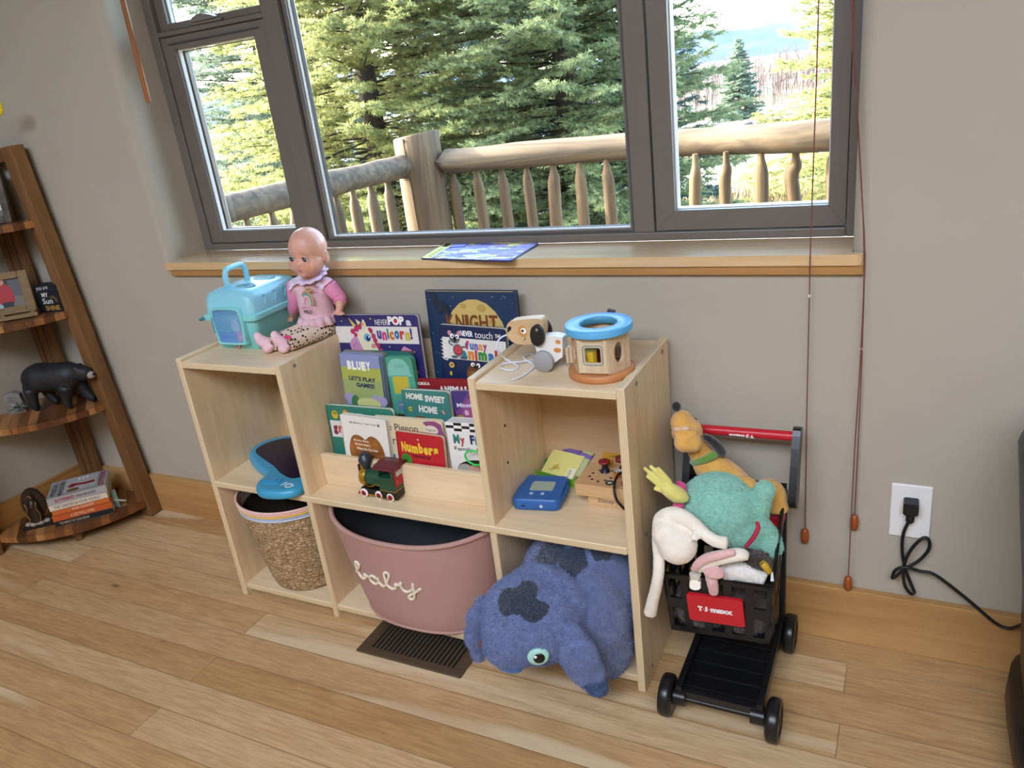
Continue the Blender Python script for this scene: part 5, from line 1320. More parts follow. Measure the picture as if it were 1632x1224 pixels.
# ---- mint plush
mt = thing('mint_plush', 'round mint green fluffy plush lying on its side in the cart', 'plush toy', (1.12, -.17, .36))
mo = Vector((1.12, -.17, .36))
def mw(u, v, y): return px(u, v, y=y) - mo
MINT = fur('mint_terry', '#7fc6ae', '#a2dec8', (), 150, .9, .6, 220)
mb = MB()
c0 = mw(1145, 808, -.17)
mb.ell(c0, (.072, .062, .066), MINT); mb.ell(mw(1175, 835, -.165), (.05, .05, .045), MINT)
mb.tube([mw(1195, 840, -.17), mw(1215, 862, -.175), mw(1228, 885, -.18)], [.034, .034, .026], MINT, 14, sm=3)
mb.tube([mw(1203, 830, -.165), mw(1212, 800, -.165), mw(1217, 782, -.165)], [.022, .019, .018], MINT, 12, sm=3)
mb.ell(mw(1218, 782, -.165), .0185, MINT)
fuzz(plushify(mb.build('body', mt), .004, 4, .003, .005), 26000, .0035, .0008, (0, 0, 0))
YEL = mat('#e0d878', .75, sheen=.4)
mb = MB()
palm = [mw(1092, 794, -.22), mw(1078, 788, -.225), mw(1065, 780, -.23)]
mb.tube([mw(1096, 795, -.215), mw(1080, 789, -.222), mw(1066, 780, -.23), mw(1058, 772, -.232)], [.009, .016, .0145, .009], YEL, 12, sm=3)
for u, v, u2, v2 in ((1060, 783, 1042, 778), (1054, 774, 1030, 758), (1053, 768, 1026, 745), (1058, 764, 1036, 742), (1066, 768, 1048, 745)):
    mb.tube([mw(1068, 781, -.229), mw(u, v, -.231), mw(u2, v2, -.236)], [.008, .006, .0035], YEL, 8, sm=3)
plushify(mb.build('wing', mt), .0022, 2); 
mb = MB(); PKM = mat('#d0457c', .8, sheen=.4)
mb.tube([mw(1078, 768, -.19), mw(1086, 775, -.195), mw(1090, 785, -.2)], [.004, .009, .006], PKM, 10, sm=3)
mb.tube([mw(1076, 812, -.215), mw(1082, 805, -.215), mw(1088, 797, -.21)], [.007, .011, .005], PKM, 10, sm=3)
tag(mb.build('bow', mt), 'bright pink bow')
mb = MB(); mb.tube([mw(1206, 832, -.225), mw(1208, 842, -.232), mw(1200, 858, -.236), mw(1188, 872, -.236)], [.003, .0045, .0045, .003], mat('#b02a44', .8), 8, sm=4); tag(mb.build('mouth_seam', mt), 'dark red seam')

# ---- white plush with long limbs
wt = thing('white_plush', 'cream white long-armed plush slumped over the front left of the cart', 'plush toy', (1.06, -.28, .3))
wo = Vector((1.06, -.28, .3))
def ww(u, v, y): return px(u, v, y=y) - wo
CRM = fur('cream_plush_fur', '#ece2d0', '#f6efe2', (), 60, .3, .4, 300)
PNK = fur('pink_plush_fur', '#d9a6a6', '#e6bcb8', (), 60, .3, .4, 300)
mb = MB()
mb.ell(ww(1080, 868, -.275), (.036, .036, .036), CRM); mb.ell(ww(1065, 850, -.27), (.03, .03, .03), CRM)
mb.ell(ww(1108, 856, -.285), (.008, .008, .008), CRM)
mb.tube([ww(1052, 850, -.262), ww(1055, 828, -.26), ww(1075, 820, -.262), ww(1100, 830, -.265), ww(1122, 850, -.27), ww(1140, 862, -.275), ww(1160, 866, -.275)], [.014, .016, .015, .013, .0115, .0115, .012], CRM, 12, sm=4)
mb.tube([ww(1050, 855, -.268), ww(1050, 885, -.278), ww(1050, 910, -.288), ww(1046, 935, -.29), ww(1041, 955, -.285), ww(1036, 978, -.28)], [.014, .011, .011, .011, .0115, .013], CRM, 12, sm=4)
plushify(mb.build('body', wt), .0032, 4, .0016, .004)
mb = MB(); mb.tube([ww(1112, 905, -.272), ww(1125, 895, -.275), ww(1150, 888, -.272), ww(1178, 884, -.268), ww(1190, 886, -.26)], [.012, .014, .0135, .0125, .009], CRM, 12, sm=4); plushify(mb.build('ear', wt), .0032, 3, .001, .004)
mb = MB(); mb.tube([ww(1105, 908, -.285), ww(1120, 893, -.289), ww(1150, 884, -.286), ww(1172, 880, -.28)], [.007, .009, .008, .006], PNK, 12, sm=4); plushify(mb.build('ear_lining', wt), .003, 3)
mb = MB(); mb.ell(ww(1138, 912, -.285), (.020, .014, .012), PNK); mb.tube([ww(1132, 915, -.28), ww(1136, 932, -.28), ww(1138, 945, -.275)], [.011, .0105, .009], PNK, 10, sm=3); plushify(mb.build('paw', wt), .003, 3, .001, .004)
mb = MB(); mb.tube([ww(1108, 935, -.262), ww(1108, 915, -.262)], [.011, .011], CRM, 10); mb.build('foot', wt)
# ---- small grey-white furry plush with brown and gold
fw = thing('fluffy_plush', 'small white and brown fluffy plush with a gold patch in the cart', 'plush toy', (1.16, -.24, .3))
fo = Vector((1.16, -.24, .3))
def fq(u, v, y): return px(u, v, y=y) - fo
SH = fur('shaggy_white_fur', '#e6e1da', '#f6f3ee', (), 90, 1.0, .6, 180)
BRN = fur('shaggy_brown_fur', '#2f2119', '#4a3527', (), 90, 1.0, .4, 180)
mb = MB(); mb.tube([fq(1150, 912, -.245), fq(1175, 908, -.24), fq(1200, 914, -.238), fq(1220, 924, -.24)], [.018, .021, .019, .013], SH, 12, sm=4); plushify(mb.build('body', fw), .003, 3, .005, .006)
mb = MB(); mb.ell(fq(1205, 893, -.225), (.026, .022, .016), BRN); mb.ell(fq(1190, 890, -.22), (.02, .02, .015), BRN); mb.ell(fq(1215, 985, -.2), (.02, .03, .05), BRN); mb.ell(fq(1120, 960, -.2), (.06, .05, .05), BRN); mb.ell(fq(1190, 970, -.2), (.05, .05, .05), BRN); fuzz(plushify(mb.build('brown_fur', fw), .004, 3, .004, .006), 9000, .007, .0008)
mb = MB(); mb.tube([fq(1214, 896, -.252), fq(1220, 903, -.252), fq(1226, 912, -.25)], [.006, .007, .005], mat('#c9a02c', .45), 10, sm=3); tag(mb.build('gold_patch', fw), 'shiny gold patch')
mb = MB(); mb.prism([(0, 0), (.006, .001), (.004, .02), (.001, .016)], -.001, .001, mat('#d8dfe6', .5), 'y'); tg = mb.build('care_tag', fw); tg.location = fq(1228, 926, -.262)

# ================================================================== doll
dl_ = thing('baby_doll', 'bald baby doll in pink shirt and spotted leggings sitting beside the pet carrier', 'doll', (.16, -.09, ZT))
do = Vector((.16, -.09, ZT))
def dw(u, v, y): return px(u, v, y=y) - do
SKIN = noisy('doll_vinyl', '#d59c86', '#dba58f', 8, .38, 0, spec=.45)
SHIRT = noisy('pale_pink_cotton', '#dcb0b8', '#e4bcc4', 60, .85, .2, 900, .0005)
SLV = noisy('bright_pink_cotton', '#de86ab', '#e694b5', 60, .85, .2, 900, .0005)
g = N('spotted_cotton', .85, .2)
vv = g.node('ShaderNodeTexVoronoi', {'Vector': g.coord('Object', (115, 115, 115)), 'Scale': 1.0, 'Randomness': .75})
g.base(g.ramp(vv.outputs['Distance'], [(.31, '#2a2422'), (.37, '#ddc8b4')])); SPOT = g.m
SOCK = noisy('sock_pink', '#e0b4bc', '#e8c2c8', 60, .9, .2, 900, .0005)
HD = dw(490, 402, -.085)
hipz = .0
pel = dw(512, 515, -.07); pel.z = .028
chest = dw(499, 470, -.078); neck = dw(497, 441, -.08)
shR, shL = dw(524, 455, -.072), dw(470, 456, -.092)
elR, haR = dw(541, 474, -.066), dw(541, 490, -.084)
elL, haL = dw(470, 482, -.085), dw(466, 503, -.065)
h1, k1, a1 = dw(524, 526, -.075), dw(490, 536, -.135), dw(458, 547, -.19)
h2, k2, a2 = dw(500, 520, -.085), dw(468, 530, -.14), dw(432, 544, -.195)
for p, z in ((h1, .023), (k1, .023), (a1, .02), (h2, .023), (k2, .023), (a2, .02)): p.z = z
mb = MB()
HM = Matrix.Translation(HD) @ Matrix.Rotation(R_(6), 4, 'Z') @ Matrix.Rotation(R_(10), 4, 'X') @ Matrix.Rotation(R_(4), 4, 'Y')
mb.x = HM
mb.ell((0, .006, .010), (.0425, .047, .0455), SKIN); mb.ell((0, -.010, -.018), (.0405, .036, .034), SKIN)
mb.ell((-.021, -.026, -.021), (.0165, .0135, .0165), SKIN); mb.ell((.021, -.026, -.021), (.0165, .0135, .0165), SKIN)
mb.ell((0, -.034, -.038), (.012, .010, .009), SKIN); mb.ell((0, -.0435, -.012), (.0045, .005, .005), SKIN); mb.ell((0, -.040, -.005), (.004, .004, .009), SKIN)
mb.ell((0, -.0405, -.0265), (.008, .004, .0045), SKIN)
for s_ in (-1, 1):
    mb.ell((s_ * .043, .004, -.012), (.004, .0085, .0125), SKIN); mb.tube([(s_ * .0455, .012 * math.cos(a) * .75 + .004, -.012 + .0125 * math.sin(a)) for a in [R_(-120 + 24 * k) for k in range(10)]], .0022, SKIN, 6)
mb.x = None
mb.tube([neck + Vector((0, 0, .015)), neck, chest, pel], [.016, .018, .03, .034], SKIN, 14, sm=3)
mb.tube([shR, elR, haR], [.015, .013, .009], SKIN, 10, sm=3); mb.tube([shL, elL, haL], [.015, .013, .009], SKIN, 10, sm=3)
for a_, b_, c_ in ((h1, k1, a1), (h2, k2, a2)): mb.tube([a_, b_, c_], [.022, .019, .014], SKIN, 10, sm=3)
hd_ = dw(540, 497, -.092)
mb.ell(haR * .4 + hd_ * .6, (.0085, .009, .0075), SKIN)
for k, (u, v, y) in enumerate(((533, 502, -.104), (538, 503, -.107), (544, 503, -.106), (549, 501, -.102))):
    e = dw(u, v, y); s0 = hd_ + (e - hd_) * .35
    mb.tube([s0, s0 + (e - s0) * .55 + Vector((0, -.001, .0018)), e], [.0034, .0033, .0026], SKIN, 8, sm=3)
e = dw(531, 500, -.09); mb.tube([hd_ + Vector((-.003, .002, .002)), e + Vector((.002, 0, .002)), e], [.0036, .0034, .0026], SKIN, 8, sm=3)
hl_ = haL; mb.ell(hl_, (.010, .010, .010), SKIN)
for k in range(5): mb.tube([hl_, hl_ + Vector((-.012 + .005 * k, -.012, -.006)), hl_ + Vector((-.012 + .005 * k, -.017, -.010))], [.0034, .003, .0024], SKIN, 6)
plushify(mb.build('body', dl_), .0022, 3)
for s_, nm in ((-1, 'eye'), (1, 'eye')):
    mb = MB(); mb.x = HM; mb.ell((s_ * .0165, -.0385, .0), (.0078, .0035, .0058), mat('#d9cbc2', .2)); mb.ell((s_ * .0165, -.0405, -.0002), (.0052, .0022, .0052), mat('#34424e', .1)); mb.ell((s_ * .0165, -.0418, -.0002), (.0032, .0013, .0034), SHADOW); mb.ell((s_ * .0165 + .0018, -.0428, .0016), (.0009, .0005, .0009), WHITE)
    mb.tube([(s_ * .0165 - .0085, -.0395, .0015), (s_ * .0165, -.0432, .0062), (s_ * .0165 + .0085, -.0392, .0015)], .0008, mat('#4a2e24', .6), 5, sm=3)
    mb.tube([(s_ * .0165 - .008, -.0418, .0145), (s_ * .0165, -.0428, .0165), (s_ * .0165 + .008, -.0405, .0145)], .0005, mat('#a97862', .6), 5, sm=3); mb.build(nm, dl_)
mb = MB(); mb.x = HM; mb.ell((0, -.0432, -.0252), (.0062, .0022, .0019), mat('#b9626a', .4)); mb.ell((0, -.0434, -.0284), (.0048, .0022, .002), mat('#c06a70', .4)); mb.build('lips', dl_)
mb = MB()
mb.tube([neck + Vector((0, 0, -.004)), chest + Vector((0, 0, .012)), chest, dw(506, 498, -.078), dw(509, 510, -.08)], [.024, .036, .039, .041, .044], SHIRT, 22, sm=4)
mb.ell(shR + Vector((-.006, 0, 0)), .02, SHIRT); mb.ell(shL + Vector((.006, 0, 0)), .02, SHIRT)
plushify(mb.build('shirt', dl_), .0026, 4)
mb = MB()   # ruffled hem, collar and shoulder frills
hc = dw(508, 508, -.08)
def ruffle(mb, c, rx, ry, z0, z1, flare, amp, n, m, tilt=None, a0=0, a1=2 * PI):
    R0 = []; R1 = []; K = 96
    for k in range(K + 1):
        a = a0 + (a1 - a0) * k / K; w_ = amp * math.sin(n * a)
        R0.append(Vector((rx * math.cos(a), ry * math.sin(a), z0))); R1.append(Vector(((rx + flare + w_) * math.cos(a), (ry + flare + w_) * math.sin(a), z1)))
    M = Matrix.Translation(c) @ (tilt.to_matrix().to_4x4() if tilt else Matrix.Identity(4))
    v = [M @ p for p in R0 + R1]; n_ = K + 1
    mb.add(v, [(i, i + 1, n_ + i + 1, n_ + i) for i in range(K)], m)
ruffle(mb, hc, .043, .041, .012, -.008, .008, .0035, 14, SHIRT)
LAC = noisy('collar_frill', '#dcc4dc', '#e8d6e6', 60, .85)
ruffle(mb, neck + Vector((.002, -.002, .0)), .02, .02, .004, .004, .020, .003, 11, LAC, Euler((R_(18), R_(0), 0)))
ruffle(mb, shR + Vector((-.008, 0, .006)), .012, .012, .008, -.006, .012, .003, 9, LAC, Euler((0, R_(35), 0)))
ruffle(mb, shL + Vector((.008, 0, .006)), .012, .012, .008, -.006, .012, .003, 9, LAC, Euler((0, R_(-35), 0)))
o = mb.build('ruffle', dl_); s_ = o.modifiers.new('thickness', 'SOLIDIFY'); s_.thickness = .0016
# print on the shirt front: leopard arch over a rainbow, with words
mb = MB(); pc0 = dw(489, 480, -.118)
pcn = Vector((-.12, -1, .12)).normalized(); pxr = Vector((1, -.12, 0)).normalized(); pup = pxr.cross(pcn) * -1
pup = pcn.cross(pxr) * -1 if pup.z < 0 else pup
def bandarc(r0, r1, m, k):
    n = 16; v = []
    for i in range(n + 1):
        a = PI * i / n
        for r in (r0, r1):
            x, z = r * math.cos(a), r * 1.15 * math.sin(a); v.append((x, -.0003 * k - (0) + (x * x + 0) * 9, z))
    mb.add(v, [(2 * i, 2 * i + 1, 2 * i + 3, 2 * i + 2)[::-1] for i in range(n)], m, False)
    for q in (-1, 1):
        xs = (r0 * q, r1 * q); mb.add([(x, -.0003 * k + x * x * 9, z) for x in xs for z in (-.006, 0)], [(0, 1, 3, 2)], m, False)
mb.x = Matrix.Translation(pc0) @ Matrix((pxr, -pcn, pup)).transposed().to_4x4() @ Matrix.Diagonal((1.45, 1.0, 1.45, 1))
for k, (r0, r1, c_) in enumerate(((.0118, .0145, '#b98a6a'), (.0085, .0112, '#5f9a8e'), (.0058, .0082, '#d8c8b4'), (.003, .0054, '#d88a94'))): bandarc(r0, r1, mat(c_, .8), 2)
mb.prism(ellpts(.006, .019, .008, .004), -.0012, -.0004, mat('#c9a678', .8), 'y')
for x, z in ((.003, .019), (.006, .020), (.009, .0185), (.006, .0175), (.011, .02)): mb.prism(ellpts(x, z, .001, .001, 8), -.0016, -.001, mat('#3a2a20', .8), 'y')
mb.text('BORN TO BE', (-.0125, -.0004, -.0125), (1, 0, 0), (0, 0, 1), .025, .0035, mat('#b9586a', .8), .0)
mb.text('WILD!', (-.0105, -.0006, -.020), (1, 0, 0), (0, 0, 1), .021, .006, mat('#4a4440', .8), .03)
mb.build('shirt_print', dl_)
for a_, b_, c_ in ((shR, elR, haR), (shL, elL, haL)):
    mb = MB(); e_ = b_ + (c_ - b_) * .55; mb.tube([a_ + (a_ - b_) * .1, a_ + (b_ - a_) * .5, b_, e_], [.0195, .0185, .0165, .0145], SLV, 14, sm=4); mb.build('sleeve', dl_)
mb = MB()
mb.ell(pel + Vector((0, .004, 0)), (.04, .036, .026), SPOT)
for a_, b_, c_ in ((h1, k1, a1), (h2, k2, a2)): mb.tube([a_ + (a_ - b_) * .15, a_, b_, c_], [.022, .0235, .0215, .0175], SPOT, 16, sm=4)
plushify(mb.build('leggings', dl_), .0026, 4)
for c_, u, v in ((a1, 438, 534), (a2, 411, 536)):
    toe = dw(u, v, c_.y + do.y - .012); mb = MB()
    heel = Vector((c_.x - .006, c_.y - .008, .013))
    mb.ell(heel, (.0135, .0135, .0125), SOCK); mb.tube([heel + Vector((.004, .006, .006)), heel * .4 + toe * .6 + Vector((0, 0, 0)), toe], [.0155, .0135, .0095], SOCK, 12, sm=3); mb.ell(toe, (.010, .009, .010), SOCK)
    mb.tube([c_, heel], [.0165, .014], SOCK, 12)
    plushify(mb.build('sock', dl_), .0024, 3)
mb = MB(); bq = dw(459, 538, -.205)
for s_ in (-1, 1): mb.ell(bq + Vector((s_ * .005, 0, .001)), (.0055, .003, .0045), mat('#d43f7a', .7), Euler((0, s_ * .4, 0)))
mb.ell(bq, .0025, mat('#c02f6a', .7)); tag(mb.build('ankle_bow', dl_), 'bright pink bow')
# ================================================================== corner ladder shelf
ACA = wood('acacia', [(.2, '#5c3c22'), (.5, '#7a5634'), (.8, '#9a744a')], 2, 16, 1.4, .45, .35)
g = N('acacia_slats', .42, .4)
co = g.node('ShaderNodeTexCoord').outputs['Object']
mp_ = g.node('ShaderNodeMapping', {'Vector': co, 'Rotation': (0, 0, R_(38))}).outputs[0]
brk = g.node('ShaderNodeTexBrick', {'Vector': mp_, 'Color1': (0, 0, 0, 1), 'Color2': (1, 1, 1, 1), 'Mortar': (0, 0, 0, 1), 'Scale': 1.0, 'Mortar Size': .0006, 'Brick Width': .4, 'Row Height': .026}, offset=.43)
c = g.ramp(brk.outputs['Color'], [(0, '#5a331a'), (.4, '#7c4c28'), (.75, '#9a6536'), (1, '#b9844e')])
c = g.mix(.4, c, g.ramp(g.noise(g.node('ShaderNodeMapping', {'Vector': mp_, 'Scale': (4, 60, 4)}).outputs[0], 1, 4), [(.3, '#6a4526'), (.65, '#ffffff')]), 'MULTIPLY')
g.base(c); SLAT = g.m
CX, CY = -1.092, -.018
ld = thing('corner_shelf', 'tall acacia corner shelf with rounded boards at the left edge', 'shelf', (-1.05, -.06, 0))
def lw(x, y, z): return Vector((x + 1.05, y + .06, z))
mb = MB(); mb.beam(lw(-.765, -.041, 0), lw(-.858, -.041, 1.16), .046, .042, ACA, (0, 1, 0)); mb.build('leg', ld, bevel=.003)
mb = MB(); mb.beam(lw(-1.07, -.385, 0), lw(-1.07, -.285, 1.16), .042, .046, ACA, (0, 1, 0)); mb.build('leg', ld, bevel=.003)
for x in (-1.065, -1.03, -.995):
    mb = MB(); mb.box(*(x + 1.05 - .013, x + 1.05 + .013), .022 - .0, .040, 0.03, 1.14, ACA); mb.build('back_slat', ld, bevel=.002)
mb = MB(); mb.beam(lw(-1.075, -.04, 1.138), lw(-.85, -.04, 1.138), .03, .036, ACA); mb.build('top_rail', ld, bevel=.003)
mb = MB(); mb.beam(lw(-1.075, -.04, 1.138), lw(-1.075, -.3, 1.138), .03, .036, ACA); mb.build('top_rail', ld, bevel=.003)
LZ = [(.058, .345), (.395, .305), (.69, .275), (.957, .255)]
for z, r in LZ:
    P = [(CX + .002, CY - .002)] + [(CX + r * math.cos(R_(-a)), CY + r * math.sin(R_(-a))) for a in np.linspace(1, 89, 22)]
    mb = MB(); mb.prism([(x + 1.05, y + .06) for x, y in P], z - .019, z, SLAT, 'z'); mb.build('shelf_board', ld, bevel=.002)
mb = MB(); mb.beam(lw(-1.0, -.12, .03), lw(-.865, -.235, .03), .03, .022, ACA); mb.cyl(lw(-.87, -.23, 0), lw(-.87, -.23, .039), .012, .014, ACA, 12); mb.build('cross_brace', ld)

SZ = [z for z, r in LZ]
# ---- pile of paperbacks on the bottom board
def stackbook(label, z, w_, d_, t_, cov, pages, ang, dx=0, dy=0, art=None, spine=None, txt=None):
    o = thing('paperback', label, 'book', (-.888 + dx, -.168 + dy, z), (0, 0, R_(ang)), 'pile of books on the corner shelf')
    cm = mat(cov, .4)
    mb = MB(); mb.box(-w_ / 2, w_ / 2, -d_ / 2, d_ / 2, 0, .0009, cm); mb.box(-w_ / 2, w_ / 2, -d_ / 2, d_ / 2, t_ - .0009, t_, cm); mb.box(-w_ / 2, w_ / 2, -d_ / 2, -d_ / 2 + .0009, 0, t_, mat(spine, .4) if spine else cm)
    if txt: mb.text(txt[0], (-w_ / 2 + txt[2] * w_, -d_ / 2 - .0003, t_ * .28), (1, 0, 0), (0, 0, 1), txt[3] * w_, t_ * .45, mat(txt[1], .5), .01)
    if art: art(mb, w_, d_, t_)
    mb.build('cover', o)
    mb = MB(); mb.box(-w_ / 2 + .001, w_ / 2 - .001, -d_ / 2 + .0009, d_ / 2 - .001, .0009, t_ - .0009, mat(pages, .8)); mb.build('pages', o)
    return z + t_
def a_boy(mb, w_, d_, t_):
    T3 = lambda s_, x, y, ln, h_, m, b=.03: mb.text(s_, (x, y, t_ + .0003), (0, 1, 0), (-1, 0, 0), ln, h_, mat(m, .5), b)
    mb.box(-w_ / 2 + .001, w_ / 2 - .001, -d_ / 2 + .001, d_ / 2 - .001, t_, t_ + .0002, mat('#9a9a9c', .4))
    mb.box(-w_ / 2 + .045, w_ / 2 - .03, -d_ / 2 + .02, d_ / 2 - .002, t_ + .0002, t_ + .00025, mat('#b4b2b0', .4))
    T3('FREIDA', -w_ / 2 + .022, -d_ / 2 + .012, .09, .014, '#2a2a2e'); T3('McFADDEN', -w_ / 2 + .042, -d_ / 2 + .008, .10, .014, '#2a2a2e')
    T3('BOYFRIEND', w_ / 2 - .006, -d_ / 2 + .012, .11, .018, '#8a1f34')
    A2 = Art(mb, 1, 0); 
    P = catmull([(-.03, -.006, 0), (-.02, .012, 0), (-.005, .008, 0), (.02, .002, 0), (.045, .004, 0), (.046, -.012, 0), (.02, -.014, 0), (-.005, -.008, 0), (-.018, -.016, 0)], 4, True)
    mb.add([(p.x, p.y, t_ + .0004) for p in P], [tuple(range(len(P)))[::-1]], mat('#8a1a2c', .5), False)
    mb.add([(x - .012, y - .036, t_ + .0004) for x, y in ellpts(0, 0, .018, .012)], [tuple(range(24))], mat('#6a5a34', .4), False)
    for k in range(3): mb.box(-.005 + .012 * k, .002 + .012 * k, .03, .05, t_ + .0003, t_ + .0004, mat('#e0dedc', .4))
    mb.text('BOYFRIEND', (-w_ / 2 + .02, -d_ / 2 - .0003, t_ * .28), (1, 0, 0), (0, 0, 1), .055, t_ * .45, mat('#a3263a', .5), .03)
    mb.text('FREIDA McFADDEN', (-w_ / 2 + .08, -d_ / 2 - .0003, t_ * .34), (1, 0, 0), (0, 0, 1), .055, t_ * .3, mat('#2a2a2e', .5), .02)
z = SZ[0] + .0005
PB = 46
z = stackbook('cream hardback with a black spine at the bottom of the pile', z, .166, .11, .018, '#d8cfb4', '#e0d8c2', PB, .0, 0, None, '#16161a', ('THE IMPACT OF YOUR DREAM', '#c9b896', .08, .5))
z = stackbook('thick orange paperback second from the bottom of the pile', z, .168, .112, .020, '#c9602c', '#d9a884', PB + 1, -.002, 0, None, '#c45a2a', ('A LIFE WELL LIVED', '#e8c8a8', .3, .4))
z = stackbook('orange paperback with a pale label on its spine, third from the bottom', z, .16, .108, .016, '#cf7038', '#e2c4a4', PB + 2, -.003, 0, None, '#c9682f', ('WILD COUNTRY', '#efe0cc', .34, .4))
z = stackbook('off-white paperback just under the top book of the pile', z, .164, .11, .019, '#ddd3c4', '#e4dccb', PB + 1, -.004, 0, None, '#d9cebc', ('THE GARDEN & YOUR WORLD', '#5a4a3a', .08, .8))
ztop = stackbook('grey paperback reading BOYFRIEND on top of the pile', z, .166, .125, .024, '#8f8f94', '#d8d2c4', PB + 2, -.008, .006, a_boy, '#a9a7a6')
bm = thing('bookmark', 'pale green bookmark slips sticking out to the right of the book pile', 'bookmark', (-.815, -.115, SZ[0]), (0, 0, R_(10)))
mb = MB(); mb.prism([(-.012, 0), (.012, 0), (.012, .062), (-.012, .058)], -.001, .001, mat('#8fa896', .6), 'y'); mb.box(0, .045, -.006, -.001, .026, .029, mat('#b9c4bc', .6)); mb.build('slip', bm)

# ---- dark religious statuette on a base
stt = thing('statuette', 'dark statuette with scalloped halo and golden trim on a black plinth', 'statuette', (-.985, -.262, SZ[0]), (0, 0, R_(42)))
DKB = noisy('dark_bronze', '#241a16', '#3a2820', 60, .35, .3, 150, .002)
mb = MB(); mb.prism(rrect(-.045, .045, -.032, .032, .006), 0, .010, mat('#1c1714', .35), 'z'); mb.build('plinth', stt, bevel=.001)
P = []
for k in range(49):
    a = R_(-60 + 300 * k / 48); r = .031 if k % 2 == 0 else .0335
    P.append((r * math.cos(a) * 1.0, .072 + r * 1.55 * math.sin(a)))
mb = MB(); mb.prism(P, -.006, .008, DKB, 'y'); mb.build('halo', stt, bevel=.001)
mb = MB(); mb.ell((0, -.012, .095), (.009, .009, .011), DKB); mb.tube([(0, -.010, .09), (0, -.010, .07), (0, -.011, .04), (0, -.012, .018)], [.008, .017, .019, .022], DKB, 14, sm=4); mb.ell((0, -.024, .07), (.008, .006, .008), DKB); plushify(mb.build('figure', stt), .0016, 2)
GLD = mat('#b08a4a', .35, .7)
mb = MB(); mb.tube([(-.016, -.026, .085), (-.012, -.03, .066), (-.019, -.031, .05), (-.012, -.034, .035), (-.02, -.034, .022)], .0012, GLD, 6, sm=4); mb.tube([(.016, -.026, .085), (.012, -.03, .066), (.018, -.031, .045), (.014, -.034, .025)], .0012, GLD, 6, sm=4); mb.tube([(-.008, -.0215, .098), (0, -.0225, .108), (.008, -.0215, .098)], .0012, GLD, 6, sm=3); mb.build('gold_trim', stt)
mb = MB()
for x, y, r in ((-.026, -.02, .010), (-.01, -.026, .011), (.01, -.026, .010), (.026, -.018, .010), (0, -.02, .012)): mb.ell((x, y, .014), (r, r * .8, r * .75), mat('#9a9088', .6))
plushify(mb.build('cloud_base', stt), .002, 2)
# ---- small frosted ornament with greenery
orn = thing('frosted_ornament', 'grey wooden block ornament with frosted greenery at the frame edge, left of the bear', 'ornament', (-1.045, -.175, SZ[1]), (0, 0, R_(40)))
mb = MB(); mb.prism([(-.026, 0), (.026, 0), (.022, .06), (.004, .068), (-.022, .062)], -.012, .012, noisy('weathered_grey', '#6f6a66', '#8f8a86', 30, .8), 'y'); mb.build('block', orn, bevel=.002)
mb = MB(); rnd = random.Random(5)
for k in range(46):
    a = rnd.uniform(0, 2 * PI); b = rnd.uniform(-.2, 1.1); d = Vector((math.cos(a) * math.cos(b), -abs(math.sin(a)) * math.cos(b), math.sin(b))); p0 = Vector((.016, -.018, .018)); mb.tube([p0, p0 + d * .015, p0 + d * rnd.uniform(.02, .034)], [.0012, .0015, .0006], mat(rnd.choice(['#4a5648', '#8f9a90', '#c4c8c4']), .8), 5)
mb.build('greenery', orn)
# ---- black bear figure
be = thing('bear_figure', 'black bear figurine with pale snout walking on the second shelf board', 'bear figurine', (-.905, -.112, SZ[1] + .003))
be.scale = (1.17, 1.17, 1.17)
def bq_(u, v, y=-.115): return px(u, v, y=y) - Vector((-.905, -.105, SZ[1]))
s_ = 1
BEAR = noisy('bear_black', '#1e1f22', '#2b2a2a', 25, .55, .5, 120, .002)
g2_ = Matrix.Rotation(R_(20), 4, 'Z')
mb = MB(); mb.x = g2_
mb.tube([(-.088, 0, .082), (-.078, 0, .083), (-.045, 0, .085), (0, 0, .084), (.045, 0, .088), (.066, 0, .09)], [.008, .027, .040, .037, .034, .022], BEAR, 18, sm=4)
mb.tube([(.04, 0, .092), (.068, -.004, .093), (.088, -.008, .09)], [.027, .022, .019], BEAR, 14, sm=3); mb.ell((.088, -.008, .091), (.022, .02, .0195), BEAR); mb.tube([(.098, -.009, .088), (.113, -.011, .083)], [.012, .009], BEAR, 12)
for sy_ in (-.021, .005): mb.ell((.077, sy_, .108), (.0065, .005, .0075), BEAR)
for (x, y, dx) in ((-.066, -.018, -.004), (-.056, .02, .016), (.036, -.018, -.012), (.046, .018, .022)):
    mb.tube([(x, y, .07), (x + dx * .5 - .004, y, .035), (x + dx, y, .012), (x + dx + .008, y, .007)], [.022, .0145, .011, .0095], BEAR, 12, sm=3)
plushify(mb.build('body', be), .0032, 14, .0015, .006)
mb = MB(); mb.x = g2_; mb.ell((.108, -.011, .0855), (.011, .0105, .0095), mat('#9a8f88', .6)); tag(mb.build('snout', be), 'pale grey-beige snout'); 
mb = MB(); mb.x = g2_; mb.ell((.118, -.012, .087), (.0035, .005, .0035), SHADOW); mb.build('nose', be)
